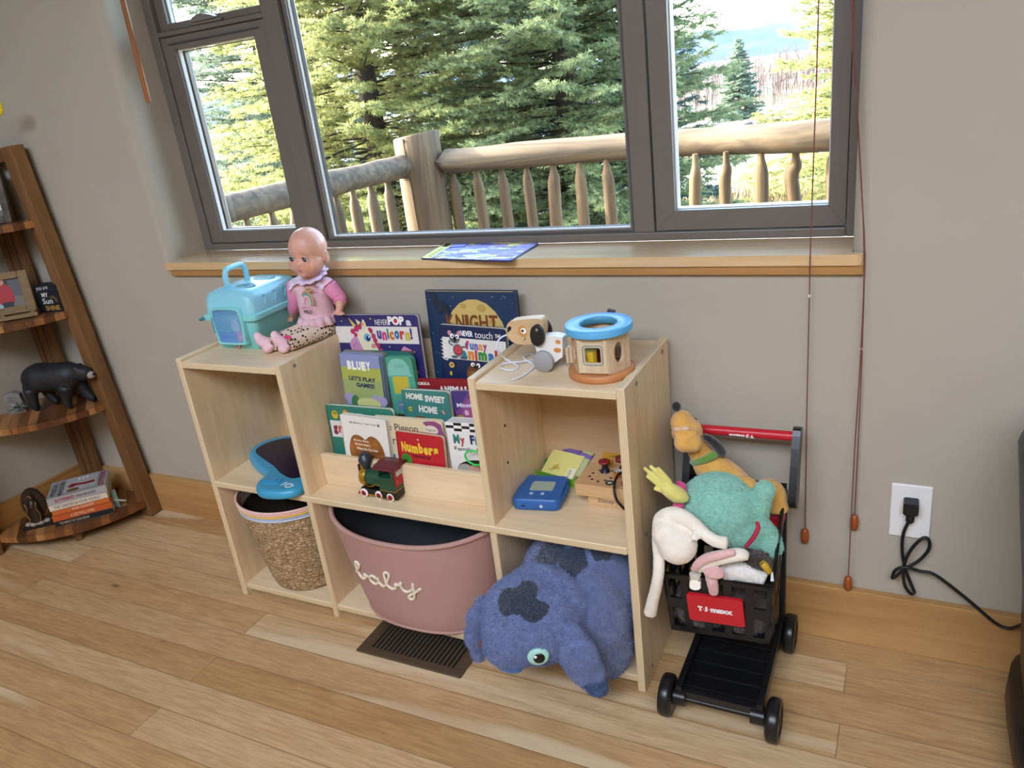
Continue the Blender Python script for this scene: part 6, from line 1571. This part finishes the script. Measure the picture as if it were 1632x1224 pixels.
# ---- sunshine box sign
sx_ = thing('box_sign', 'small navy box sign reading you are MY Sun SHINE', 'sign', (-.873, -.062, SZ[2]), (0, 0, R_(16)))
mb = MB(); NV = mat('#10151f', .55); mb.box(-.037, .037, -.015, .023, 0, .083, NV); mb.build('box', sx_, bevel=.001)
mb = MB(); Y_ = -.0153; GW = mat('#d9d6cf', .6); GO = mat('#b98a3a', .6)
mb.text('you are', (-.031, Y_, .064), (1, 0, .06), (0, 0, 1), .040, .012, GW, .0, .002); mb.text('MY', (-.018, Y_, .047), (1, 0, 0), (0, 0, 1), .022, .0125, GW, .03); mb.text('Sun', (-.022, Y_, .026), (1, 0, 0), (0, 0, 1), .034, .017, GW, .01, .002); mb.text('SHINE', (-.018, Y_, .006), (1, 0, 0), (0, 0, 1), .048, .0145, GO, .02)
for k in range(8):
    a = R_(-30 + 24 * k); cxx, czz = .017, .036; mb.beam((cxx + .0095 * math.cos(a), Y_, czz + .0095 * math.sin(a)), (cxx + .014 * math.cos(a), Y_, czz + .014 * math.sin(a)), .001, .0004, GO, (0, 1, 0))
mb.tube([(.017 + .0075 * math.cos(R_(a)), Y_, .036 + .0075 * math.sin(R_(a))) for a in range(-40, 150, 15)], .0007, GO, 5)
mb.build('lettering', sx_)
# ---- wooden photo frame on the third board
pf = thing('photo_frame', 'wide wooden photo frame with a snapshot of two people beside the navy sign', 'photo frame', (-.955, -.16, SZ[2]), (R_(-8), 0, R_(42)))
FW = wood('rustic_frame_wood', [(.3, '#6d5636'), (.7, '#8f764e')], 0, 30, 4, .6)
mb = MB(); rectframe(mb, -.085, .085, .006, .135, .026, .026, .03, .02, -.006, .006, FW); mb.build('frame', pf, bevel=.002)
mb = MB(); mb.box(-.088, .088, -.022, -.006, 0, .012, FW); mb.box(-.088, .088, -.022, -.018, .016, .024, FW)
for x in (-.08, -.01, .07): mb.box(x, x + .012, -.021, -.008, .0, .02, FW)
mb.build('ledge', pf, bevel=.001)
mb = MB(); mb.box(-.06, .06, .001, .003, .034, .118, mat('#3a3536', .3)); a = Art(mb, .12, .084, .001); 
mb2 = MB(); a = Art(mb2, .12, .084, 0)
a.rect(0, 0, 1, .7, '#2e2a2c'); a.rect(.0, .45, 1, .7, '#6f6a62'); a.rect(.72, .05, 1, .45, '#55545a')
a.poly([(.18, .7), (.16, .42), (.24, .3), (.38, .28), (.48, .42), (.5, .7)], '#8fb2b9', 4); a.ell(.31, .2, .075, .09, '#b98a70'); a.ell(.31, .14, .08, .06, '#6a4a34')
a.poly([(.46, .6), (.44, .25), (.56, .12), (.68, .14), (.78, .3), (.76, .6)], '#a3202c', 4); a.rect(.5, .56, .74, .7, '#23262e'); a.ell(.58, .07, .07, .08, '#b98a70')
p_ = mb2.build('snapshot', pf); p_.location = (-.06, 0, .034)
# ---- second frame on the top board
pf2 = thing('photo_frame', 'dark rustic photo frame on the top board, cut by the left edge', 'photo frame', (-1.0, -.125, SZ[3]), (R_(-10), 0, R_(32)))
mb = MB(); FW2 = noisy('rustic_grey_wood', '#4a4036', '#665a4c', 30, .7); rectframe(mb, -.1, .1, .0, .15, .02, .02, .02, .02, -.007, .007, FW2); mb.build('frame', pf2, bevel=.002)
mb2 = MB(); a = Art(mb2, .16, .11, 0); a.rect(0, 0, 1, .69, '#3c3a3a'); a.rect(0, .4, 1, .69, '#6a665f'); a.poly([(.62, .45), (.85, .38), (1, .5), (1, .58), (.7, .58)], '#c4c6ca'); a.ell(.3, .35, .1, .14, '#7a5a48'); p_ = mb2.build('snapshot', pf2); p_.location = (-.08, 0, .02)
# ---- yellow bloom on a stem at the frame edge
yf = thing('flower_vase', 'vase with a yellow bloom leaning in at the upper left edge', 'flower vase', (-.985, -.075, SZ[3]))
yfo = Vector((-.985, -.075, SZ[3])); tipw = px(-1, 171, y=-.09) - yfo
mb = MB(); mb.lathe([(.012, 0), (.022, .004), (.025, .04), (.012, .075), (.015, .09)], mat('#5a5550', .3), n=20); mb.build('vase', yf)
mb = MB(); mb.tube([(0, 0, .08), tipw * .5 + Vector((0, 0, .09)), tipw], .0022, mat('#6a5a34', .6), 6, sm=5); mb.build('stem', yf)
mb = MB()
for k in range(12):
    a = 2 * PI * k / 12; mb.ell(tipw + Vector((.012 * math.cos(a), -.004, .013 * math.sin(a))), (.008, .004, .008), mat('#d8c01e', .6), Euler((0, -a, 0)), 10, 6)
mb.ell(tipw, (.01, .008, .01), mat('#e0c824', .6)); mb.build('bloom', yf)
# ================================================================== outdoors
GZ = -1.3
g = N('winter_ground', .95, .1)
co = g.node('ShaderNodeTexCoord').outputs['Object']
n1 = g.noise(co, .35, 5, .6); n2 = g.noise(co, 9, 4, .7)
c = g.ramp(n2, [(.3, (.052, .04, .02)), (.5, (.10, .08, .04)), (.7, (.15, .12, .062))])
c = g.mix(g.ramp(g.math('ADD', n1, g.math('MULTIPLY', n2, .2)), [(.6, (0, 0, 0)), (.66, (.8, .8, .8))]), c, (.19, .21, .25))
g.base(c); g.bump(n2, .6, .05); GROUND = g.m
mb = MB(); nx_, ny_ = 60, 60
xs = np.linspace(-60, 60, nx_ + 1); ys = np.concatenate([np.linspace(.4, 30, 45), np.linspace(35, 150, 16)])
def gz(x, y): return GZ + .12 * math.sin(x * .5 + 1) * math.sin(y * .4) + .05 * math.sin(x * 1.7 + y * 1.3) + max(0, y - 30) * .012
V_ = [(x, y, gz(x, y)) for y in ys for x in xs]
mb.add(V_, [(j * (nx_ + 1) + i, j * (nx_ + 1) + i + 1, (j + 1) * (nx_ + 1) + i + 1, (j + 1) * (nx_ + 1) + i) for j in range(len(ys) - 1) for i in range(nx_)], GROUND)
struct(mb.build('ground'))
HILLM = noisy('far_hill_forest_haze', (.027, .046, .08), (.05, .072, .115), .02, 1, spec=.05)  # blue of the distant haze is mixed into the forest colour
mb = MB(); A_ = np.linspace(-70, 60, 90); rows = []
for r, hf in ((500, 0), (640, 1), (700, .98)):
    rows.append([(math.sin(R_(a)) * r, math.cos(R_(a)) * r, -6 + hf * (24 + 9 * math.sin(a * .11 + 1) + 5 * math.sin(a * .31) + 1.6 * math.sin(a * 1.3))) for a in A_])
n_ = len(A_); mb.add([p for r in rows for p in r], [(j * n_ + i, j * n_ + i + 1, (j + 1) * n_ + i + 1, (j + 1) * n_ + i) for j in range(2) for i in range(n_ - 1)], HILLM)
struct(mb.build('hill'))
# deck: boards, rail posts, rails, balusters
DECKW = wood('deck_boards', [(.3, (.15, .13, .11)), (.7, (.24, .21, .17))], 0, 12, 1, .8)
mb = MB()
for k in range(14): mb.box(-1.1, 3.2, .24 + .135 * k, .37 + .135 * k, -.15, -.115, DECKW)
struct(mb.build('deck'))
LOG = wood('weathered_log', [(.25, (.022, .017, .012)), (.5, (.075, .055, .036)), (.75, (.14, .10, .058))], 0, 26, 1.3, .75, .2, bump=.6, knots=3.0)
LOGV = wood('weathered_log_upright', [(.25, (.026, .016, .010)), (.5, (.085, .055, .030)), (.75, (.16, .11, .055))], 2, 26, 1.3, .75, .2, bump=.6)
def log(mb, pts, r, m, seed, n=16, seg=5):
    rnd = random.Random(seed); P = catmull(pts, seg); rr = [r * rnd.uniform(.95, 1.06) for _ in P]
    mb.tube(P, rr, m, n)
rail = thing('log_railing', 'weathered log railing along the far side of the deck', 'railing', (.3, 2.0, -.115))
ro = Vector((.3, 2.0, -.115))
mb = MB(); log(mb, [Vector((-.78, 1.99, .83)) - ro, Vector((-.2, 2.03, .832)) - ro, Vector((.42, 2.05, .828)) - ro, Vector((1.0, 1.9, .829)) - ro, Vector((1.6, 1.88, .83)) - ro, Vector((2.6, 1.9, .83)) - ro], .059, LOG, 2); mb.build('top_rail', rail)
mb = MB(); log(mb, [Vector((-.78, 1.98, .02)) - ro, Vector((.9, 2.0, .02)) - ro, Vector((2.6, 1.98, .02)) - ro], .045, LOG, 3); mb.build('bottom_rail', rail)
def baluster(par, o, x, y, seed, base=.04, top=.79, bend=.0):
    rnd = random.Random(seed); r = rnd.uniform(.026, .031); mb = MB()
    d = Vector((rnd.uniform(-.012, .012), 0, 0))
    pts = [Vector((x, y, base)), Vector((x, y, base + .05)), Vector((x, y, .4)) + d + Vector((bend, 0, 0)), Vector((x, y, .66)) + d * .5 - Vector((bend, 0, 0)), Vector((x, y, .715)), Vector((x, y, .748)), Vector((x, y, top))]
    mb.tube([p - o for p in catmull(pts, 3)], [.02, .028, r * 1.04, r, r * .97, r * .8, r * .5, r * .45], LOGV, 12)
    return mb.build('baluster', par)
for i, u in enumerate((718, 757, 797, 837, 880, 922, 965, 1012, 1058)):
    baluster(rail, ro, px(u, 292, y=2.0).x, 2.0 + (.03 if u < 1000 else .0), 11 + i)
for i, (u, b) in enumerate(((1109, 0), (1158, .004), (1213, .0), (1268, .016), (1327, 0))):
    baluster(rail, ro, px(u, 280, y=1.93).x, 1.93, 31 + i, bend=b)
for i in range(8): baluster(rail, ro, 1.22 + .14 * i, 1.9, 51 + i)
post = thing('railing_post', 'thick cracked log post where the two railings meet', 'post', (-.845, 1.97, -.115))
mb = MB(); rr_ = []
for z in np.linspace(0, 1.085, 12):
    rr_.append([Vector(((.118 - .003 * z) * math.cos(a) * (1 + .02 * math.sin(3 * a + z)) - (0.03 if abs(a - 5.05) < .02 else 0) * 0, (.118 - .003 * z) * math.sin(a), z + (.012 * math.cos(a) if z > 1.08 else 0))) for a in [2 * PI * k / 28 for k in range(28)]])
rr_.append([p * .0 + Vector((p.x * .93, p.y * .93, p.z + .006)) for p in rr_[-1]])
mb.rings(rr_, LOGV)
mb.tube([(-.012 + .118 * .1, -.117, 1.08), (.006, -.1185, .7), (.012, -.1185, .3), (.01, -.118, .02)], .0028, mat('#2a1e16', .9), 6, sm=4)
mb.build('post_log', post)
rail2 = thing('log_railing', 'grey log railing running from the thick post back towards the house', 'railing', (-1.0, 1.2, -.115)); r2 = Vector((-1.0, 1.2, -.115))
mb = MB(); log(mb, [Vector((-.87, 1.93, .838)) - r2, Vector((-.94, 1.5, .834)) - r2, Vector((-1.03, .95, .828)) - r2, Vector((-1.06, .3, .828)) - r2], .056, LOG, 8); mb.build('top_rail', rail2)
mb = MB(); log(mb, [Vector((-.87, 1.9, .02)) - r2, Vector((-1.0, 1.1, .02)) - r2, Vector((-1.06, .3, .02)) - r2], .045, LOG, 9); mb.build('bottom_rail', rail2)
for i, y in enumerate((.44, .56, .68, .80, .92, 1.05, 1.17, 1.3, 1.42, 1.53, 1.65, 1.77)):
    baluster(rail2, r2, -.905 - (1.9 - y) * .13 if y > .9 else -1.035, y, 71 + i)

# ---- spruces
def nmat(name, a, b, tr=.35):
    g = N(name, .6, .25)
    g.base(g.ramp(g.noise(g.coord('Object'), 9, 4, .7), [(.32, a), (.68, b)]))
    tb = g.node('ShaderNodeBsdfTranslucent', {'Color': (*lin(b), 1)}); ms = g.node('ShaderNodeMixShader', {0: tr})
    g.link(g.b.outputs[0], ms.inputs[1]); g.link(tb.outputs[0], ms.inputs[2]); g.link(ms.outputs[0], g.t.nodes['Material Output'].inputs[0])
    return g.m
BARK = noisy('spruce_bark', (.018, .012, .008), (.04, .03, .02), 8, .9, .5, 30, .01)
def spruce(label, base, height, rmax, needle, seed, zlo=.02, whorl=.24, nb=7, twig=.20, needles=16, nr=.03, nw=.006, zmax=None, droop=.25, step=.105):
    rng = np.random.default_rng(seed)
    o = thing('spruce_tree', label, 'spruce tree', base, group=None)
    tv = []; wood_ = MB()
    wood_.tube([(0, 0, -.05), (.02, 0, height * .5), (0, 0, height)], [.02 + height * .018, height * .012, .01], BARK, 10, sm=4)
    z = height * zlo; segs = []
    lim = zmax or height
    while z < min(height * .985, lim):
        t = z / height; L = rmax * (1 - t) ** .85 * (1 if t > .06 else .8) + .05
        a0 = rng.uniform(0, 2 * PI); n = nb if t < .8 else 5
        for k in range(n):
            a = a0 + 2 * PI * k / n + rng.uniform(-.25, .25); l = L * rng.uniform(.78, 1.08); el = .35 * (t - .25) + rng.uniform(-.22, .22)
            d = np.array([math.cos(a), math.sin(a), 0.]); side = np.array([-d[1], d[0], 0.])
            m = 7; pts = []
            for i in range(m + 1):
                q = i / m; pts.append(d * l * q + np.array([0, 0, z + l * (el * q - droop * q * q * .8 + droop * .55 * q ** 3)]))
            pts = np.array(pts)
            wood_.tube([Vector(p) for p in pts[::2]], [.012 * (1 - t) + .005, .003], BARK, 4, cap=False)
            # twigs
            s_ = max(.12, .22 * l) if l > .5 else .06
            while s_ < l:
                q = s_ / l; i = min(int(q * m), m - 1); f = q * m - i; p = pts[i] * (1 - f) + pts[i + 1] * f; tan = pts[i + 1] - pts[i]; tan /= np.linalg.norm(tan)
                tl = twig * (1.15 - .55 * q) * rng.uniform(.8, 1.25) * (1 if l > .5 else .6)
                for sg in (-1, 1):
                    dv = tan * rng.uniform(.55, .85) + side * sg * rng.uniform(.55, .95) + np.array([0, 0, rng.uniform(-.4, .4)]); dv /= np.linalg.norm(dv); segs.append((p, dv, tl))
                    if tl > .13 and rng.random() < .75:
                        p2 = p + dv * tl * .45; dv2 = dv + side * sg * -.5 + tan * .9; dv2 /= np.linalg.norm(dv2); segs.append((p2, dv2, tl * .6))
                        dv3 = dv + side * sg * .7 - tan * .3 + np.array([0, 0, -.15]); dv3 /= np.linalg.norm(dv3); segs.append((p2, dv3, tl * .55))
                if rng.random() < .5: segs.append((p, tan + np.array([0, 0, .35]), tl * .5))
                s_ += step * rng.uniform(.8, 1.2)
            tp = pts[-1]; tn = pts[-1] - pts[-2]; tn /= np.linalg.norm(tn); segs.append((tp - tn * twig * .4, tn, twig * .9))
        z += whorl * (1 - .45 * t) * rng.uniform(.85, 1.15)
    P = np.array([s[0] for s in segs]); D = np.array([s[1] for s in segs]); D /= np.linalg.norm(D, axis=1)[:, None]; Ls = np.array([s[2] for s in segs])
    up = np.where(np.abs(D[:, 2:3]) > .9, [[1., 0, 0]], [[0, 0, 1.]]); X = np.cross(D, up); X /= np.linalg.norm(X, axis=1)[:, None]; Y = np.cross(X, D)
    n = len(P); K = needles; V = np.empty((n, K, 3, 3))
    for k in range(K):
        ph = 2.4 * k + rng.uniform(0, .6, n); r0 = (k + .3) / K * .9
        rad = X * np.cos(ph)[:, None] + Y * np.sin(ph)[:, None]
        b = P + D * (Ls * r0)[:, None]; ln = nr * (1.15 - .5 * r0) * rng.uniform(.8, 1.2, n)
        tip = b + (rad * .72 + D * .75) * ln[:, None]; w_ = np.cross(rad, D) * nw
        V[:, k, 0] = b - w_; V[:, k, 1] = b + w_; V[:, k, 2] = tip
    me = bpy.data.meshes.new('foliage'); nv = n * K * 3
    me.vertices.add(nv); me.vertices.foreach_set('co', V.reshape(-1)); me.loops.add(nv); me.loops.foreach_set('vertex_index', np.arange(nv, dtype=np.int32))
    me.polygons.add(nv // 3); me.polygons.foreach_set('loop_start', np.arange(0, nv, 3, dtype=np.int32)); me.polygons.foreach_set('loop_total', np.full(nv // 3, 3, dtype=np.int32)); me.materials.append(needle); me.update()
    fo_ = bpy.data.objects.new('foliage', me); col.objects.link(fo_); fo_.parent = o
    wood_.build('trunk', o)
    return o
NG1 = nmat('needles_bright', (.045, .068, .02), (.31, .32, .115)); NG2 = nmat('needles_mid', (.032, .055, .026), (.235, .27, .115)); NG3 = nmat('needles_blue', (.042, .075, .053), (.17, .22, .15)); NG4 = nmat('needles_shade_dark', (.018, .033, .023), (.042, .07, .052))  # darkest set carries the shade behind the front spruces in its colour
def tb(u, v, t): p = pxt(u, v, t); return (p.x, p.y, GZ)
KW = dict(whorl=.115, nb=10, twig=.19, needles=14, nr=.036, nw=.006, zmax=4.1, step=.068)
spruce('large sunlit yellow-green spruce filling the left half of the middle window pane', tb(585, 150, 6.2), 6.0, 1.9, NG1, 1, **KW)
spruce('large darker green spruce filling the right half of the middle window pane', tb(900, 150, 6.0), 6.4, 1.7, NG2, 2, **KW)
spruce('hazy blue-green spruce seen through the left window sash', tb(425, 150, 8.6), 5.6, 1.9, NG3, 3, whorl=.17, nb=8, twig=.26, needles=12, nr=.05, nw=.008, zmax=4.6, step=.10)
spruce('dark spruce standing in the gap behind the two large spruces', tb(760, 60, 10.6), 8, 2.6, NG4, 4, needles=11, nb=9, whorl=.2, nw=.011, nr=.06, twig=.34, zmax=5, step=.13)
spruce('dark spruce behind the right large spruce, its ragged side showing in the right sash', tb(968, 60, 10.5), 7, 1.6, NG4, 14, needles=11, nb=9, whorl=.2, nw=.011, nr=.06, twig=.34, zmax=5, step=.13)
spruce('sunlit spruce with ragged branches at the right side of the right window sash', tb(1400, 130, 13), 6.0, 2.35, NG1, 5, needles=13, whorl=.2, nb=9, step=.12, nw=.010, nr=.06, twig=.32, zmax=5)
spruce('small distant pyramid-shaped spruce in the middle of the right sash', tb(1177, 130, 30), 2.95, 1.05, NG3, 6, needles=12, nb=8, twig=.2, step=.10, nr=.06, nw=.014, whorl=.13)
# shepherd hooks
IRON = mat('#4a443e', .6, .4)
def hook(u, v, t, h_, r, label, sgn=1):
    p = pxt(u, v, t); o = thing('shepherd_hook', label, 'garden hook', (p.x, p.y, gz(p.x, p.y)), group='garden hooks on the lawn')
    mb = MB(); P = [Vector((0, 0, 0)), Vector((0, 0, h_ - r))] + [Vector((sgn * (r - r * math.cos(R_(a))), 0, h_ - r + r * math.sin(R_(a)))) for a in range(15, 200, 15)] + [Vector((sgn * 2.25 * r, 0, h_ - 1.1 * r))]
    mb.tube(P, .012, IRON, 6); mb.build('rod', o)
hook(1235, 170, 24, 1.95, .28, 'taller curved garden hook on the lawn in the right sash')
hook(1232, 175, 23.5, 1.35, .27, 'shorter curved garden hook left of the taller one', -1)
# dry-stone wall: separate stones
STN = noisy('field_stone', (.05, .042, .036), (.10, .08, .065), 2.5, .95, .5, 12, .03)
rnd = random.Random(9)
pr_ = MB(); pr_.ell((0, 0, 0), (.5, .4, .3), STN, None, 8, 6); st0 = None
for row in range(3):
    for k in range(12 - row):
        u = 1065 + 25 * k + row * 12
        p = pxt(u, 190, 22.5 + .6 * math.sin(k * .4)); x, y = p.x, p.y; z = gz(x, y) + .1 + row * .19
        if st0 is None: st0 = pr_.build('field_stone'); o = st0
        else: o = st0.copy(); col.objects.link(o)
        o.location = (x, y, z); o.scale = (rnd.uniform(.38, .43), .5, rnd.uniform(.29, .32)); o.rotation_euler = (rnd.uniform(-.1, .1), rnd.uniform(-.08, .08), rnd.uniform(-.2, .2))
        tag(o, 'grey field stone in the low dry-stone wall beyond the railing', 'stone', 'stones of the dry-stone wall')
# near grass tufts and bare brush
GRS = mat((.14, .105, .05), .9)
mb = MB(); rng = random.Random(4)
for k in range(500):
    u = rng.uniform(1060, 1340); v = rng.uniform(215, 330); d = CF + CR * ((u - 816) / F) + CU * ((612 - v) / F); t_ = (GZ - CP.z) / d.z; p = CP + d * t_
    if p.y < 3 or p.y > 14: continue
    for j in range(5):
        a = rng.uniform(0, 6.28); h_ = rng.uniform(.12, .42); q = Vector((p.x + rng.uniform(-.1, .1), p.y + rng.uniform(-.1, .1), gz(p.x, p.y)))
        dx = Vector((math.cos(a), math.sin(a), 0)); mb.add([q - dx * .008, q + dx * .008, q + Vector((rng.uniform(-.14, .14), rng.uniform(-.14, .14), h_))], [(0, 1, 2)], GRS, False)
tag(mb.build('dry_grass'), 'dry straw-coloured grass standing below the deck', 'grass', kind='stuff')
BRU = mat((.08, .052, .043), .9); mb = MB()
for k in range(420):
    u = rng.uniform(1050, 1345); p = pxt(u, 150, rng.uniform(34, 60)); z0 = gz(p.x, p.y); h_ = rng.uniform(1.0, 2.6); 
    mb.tube([(p.x, p.y, z0), (p.x + rng.uniform(-.15, .15), p.y, z0 + h_ * .6), (p.x + rng.uniform(-.3, .3), p.y, z0 + h_)], [.022, .014, .004], BRU, 4)
    for j in range(3):
        zz = h_ * rng.uniform(.35, .8); mb.tube([(p.x, p.y, z0 + zz), (p.x + rng.uniform(-.5, .5), p.y, z0 + zz + rng.uniform(.3, .6))], [.010, .003], BRU, 4)
tag(mb.build('bare_brush'), 'bare pinkish brush in front of the distant hill', 'brush', kind='stuff')
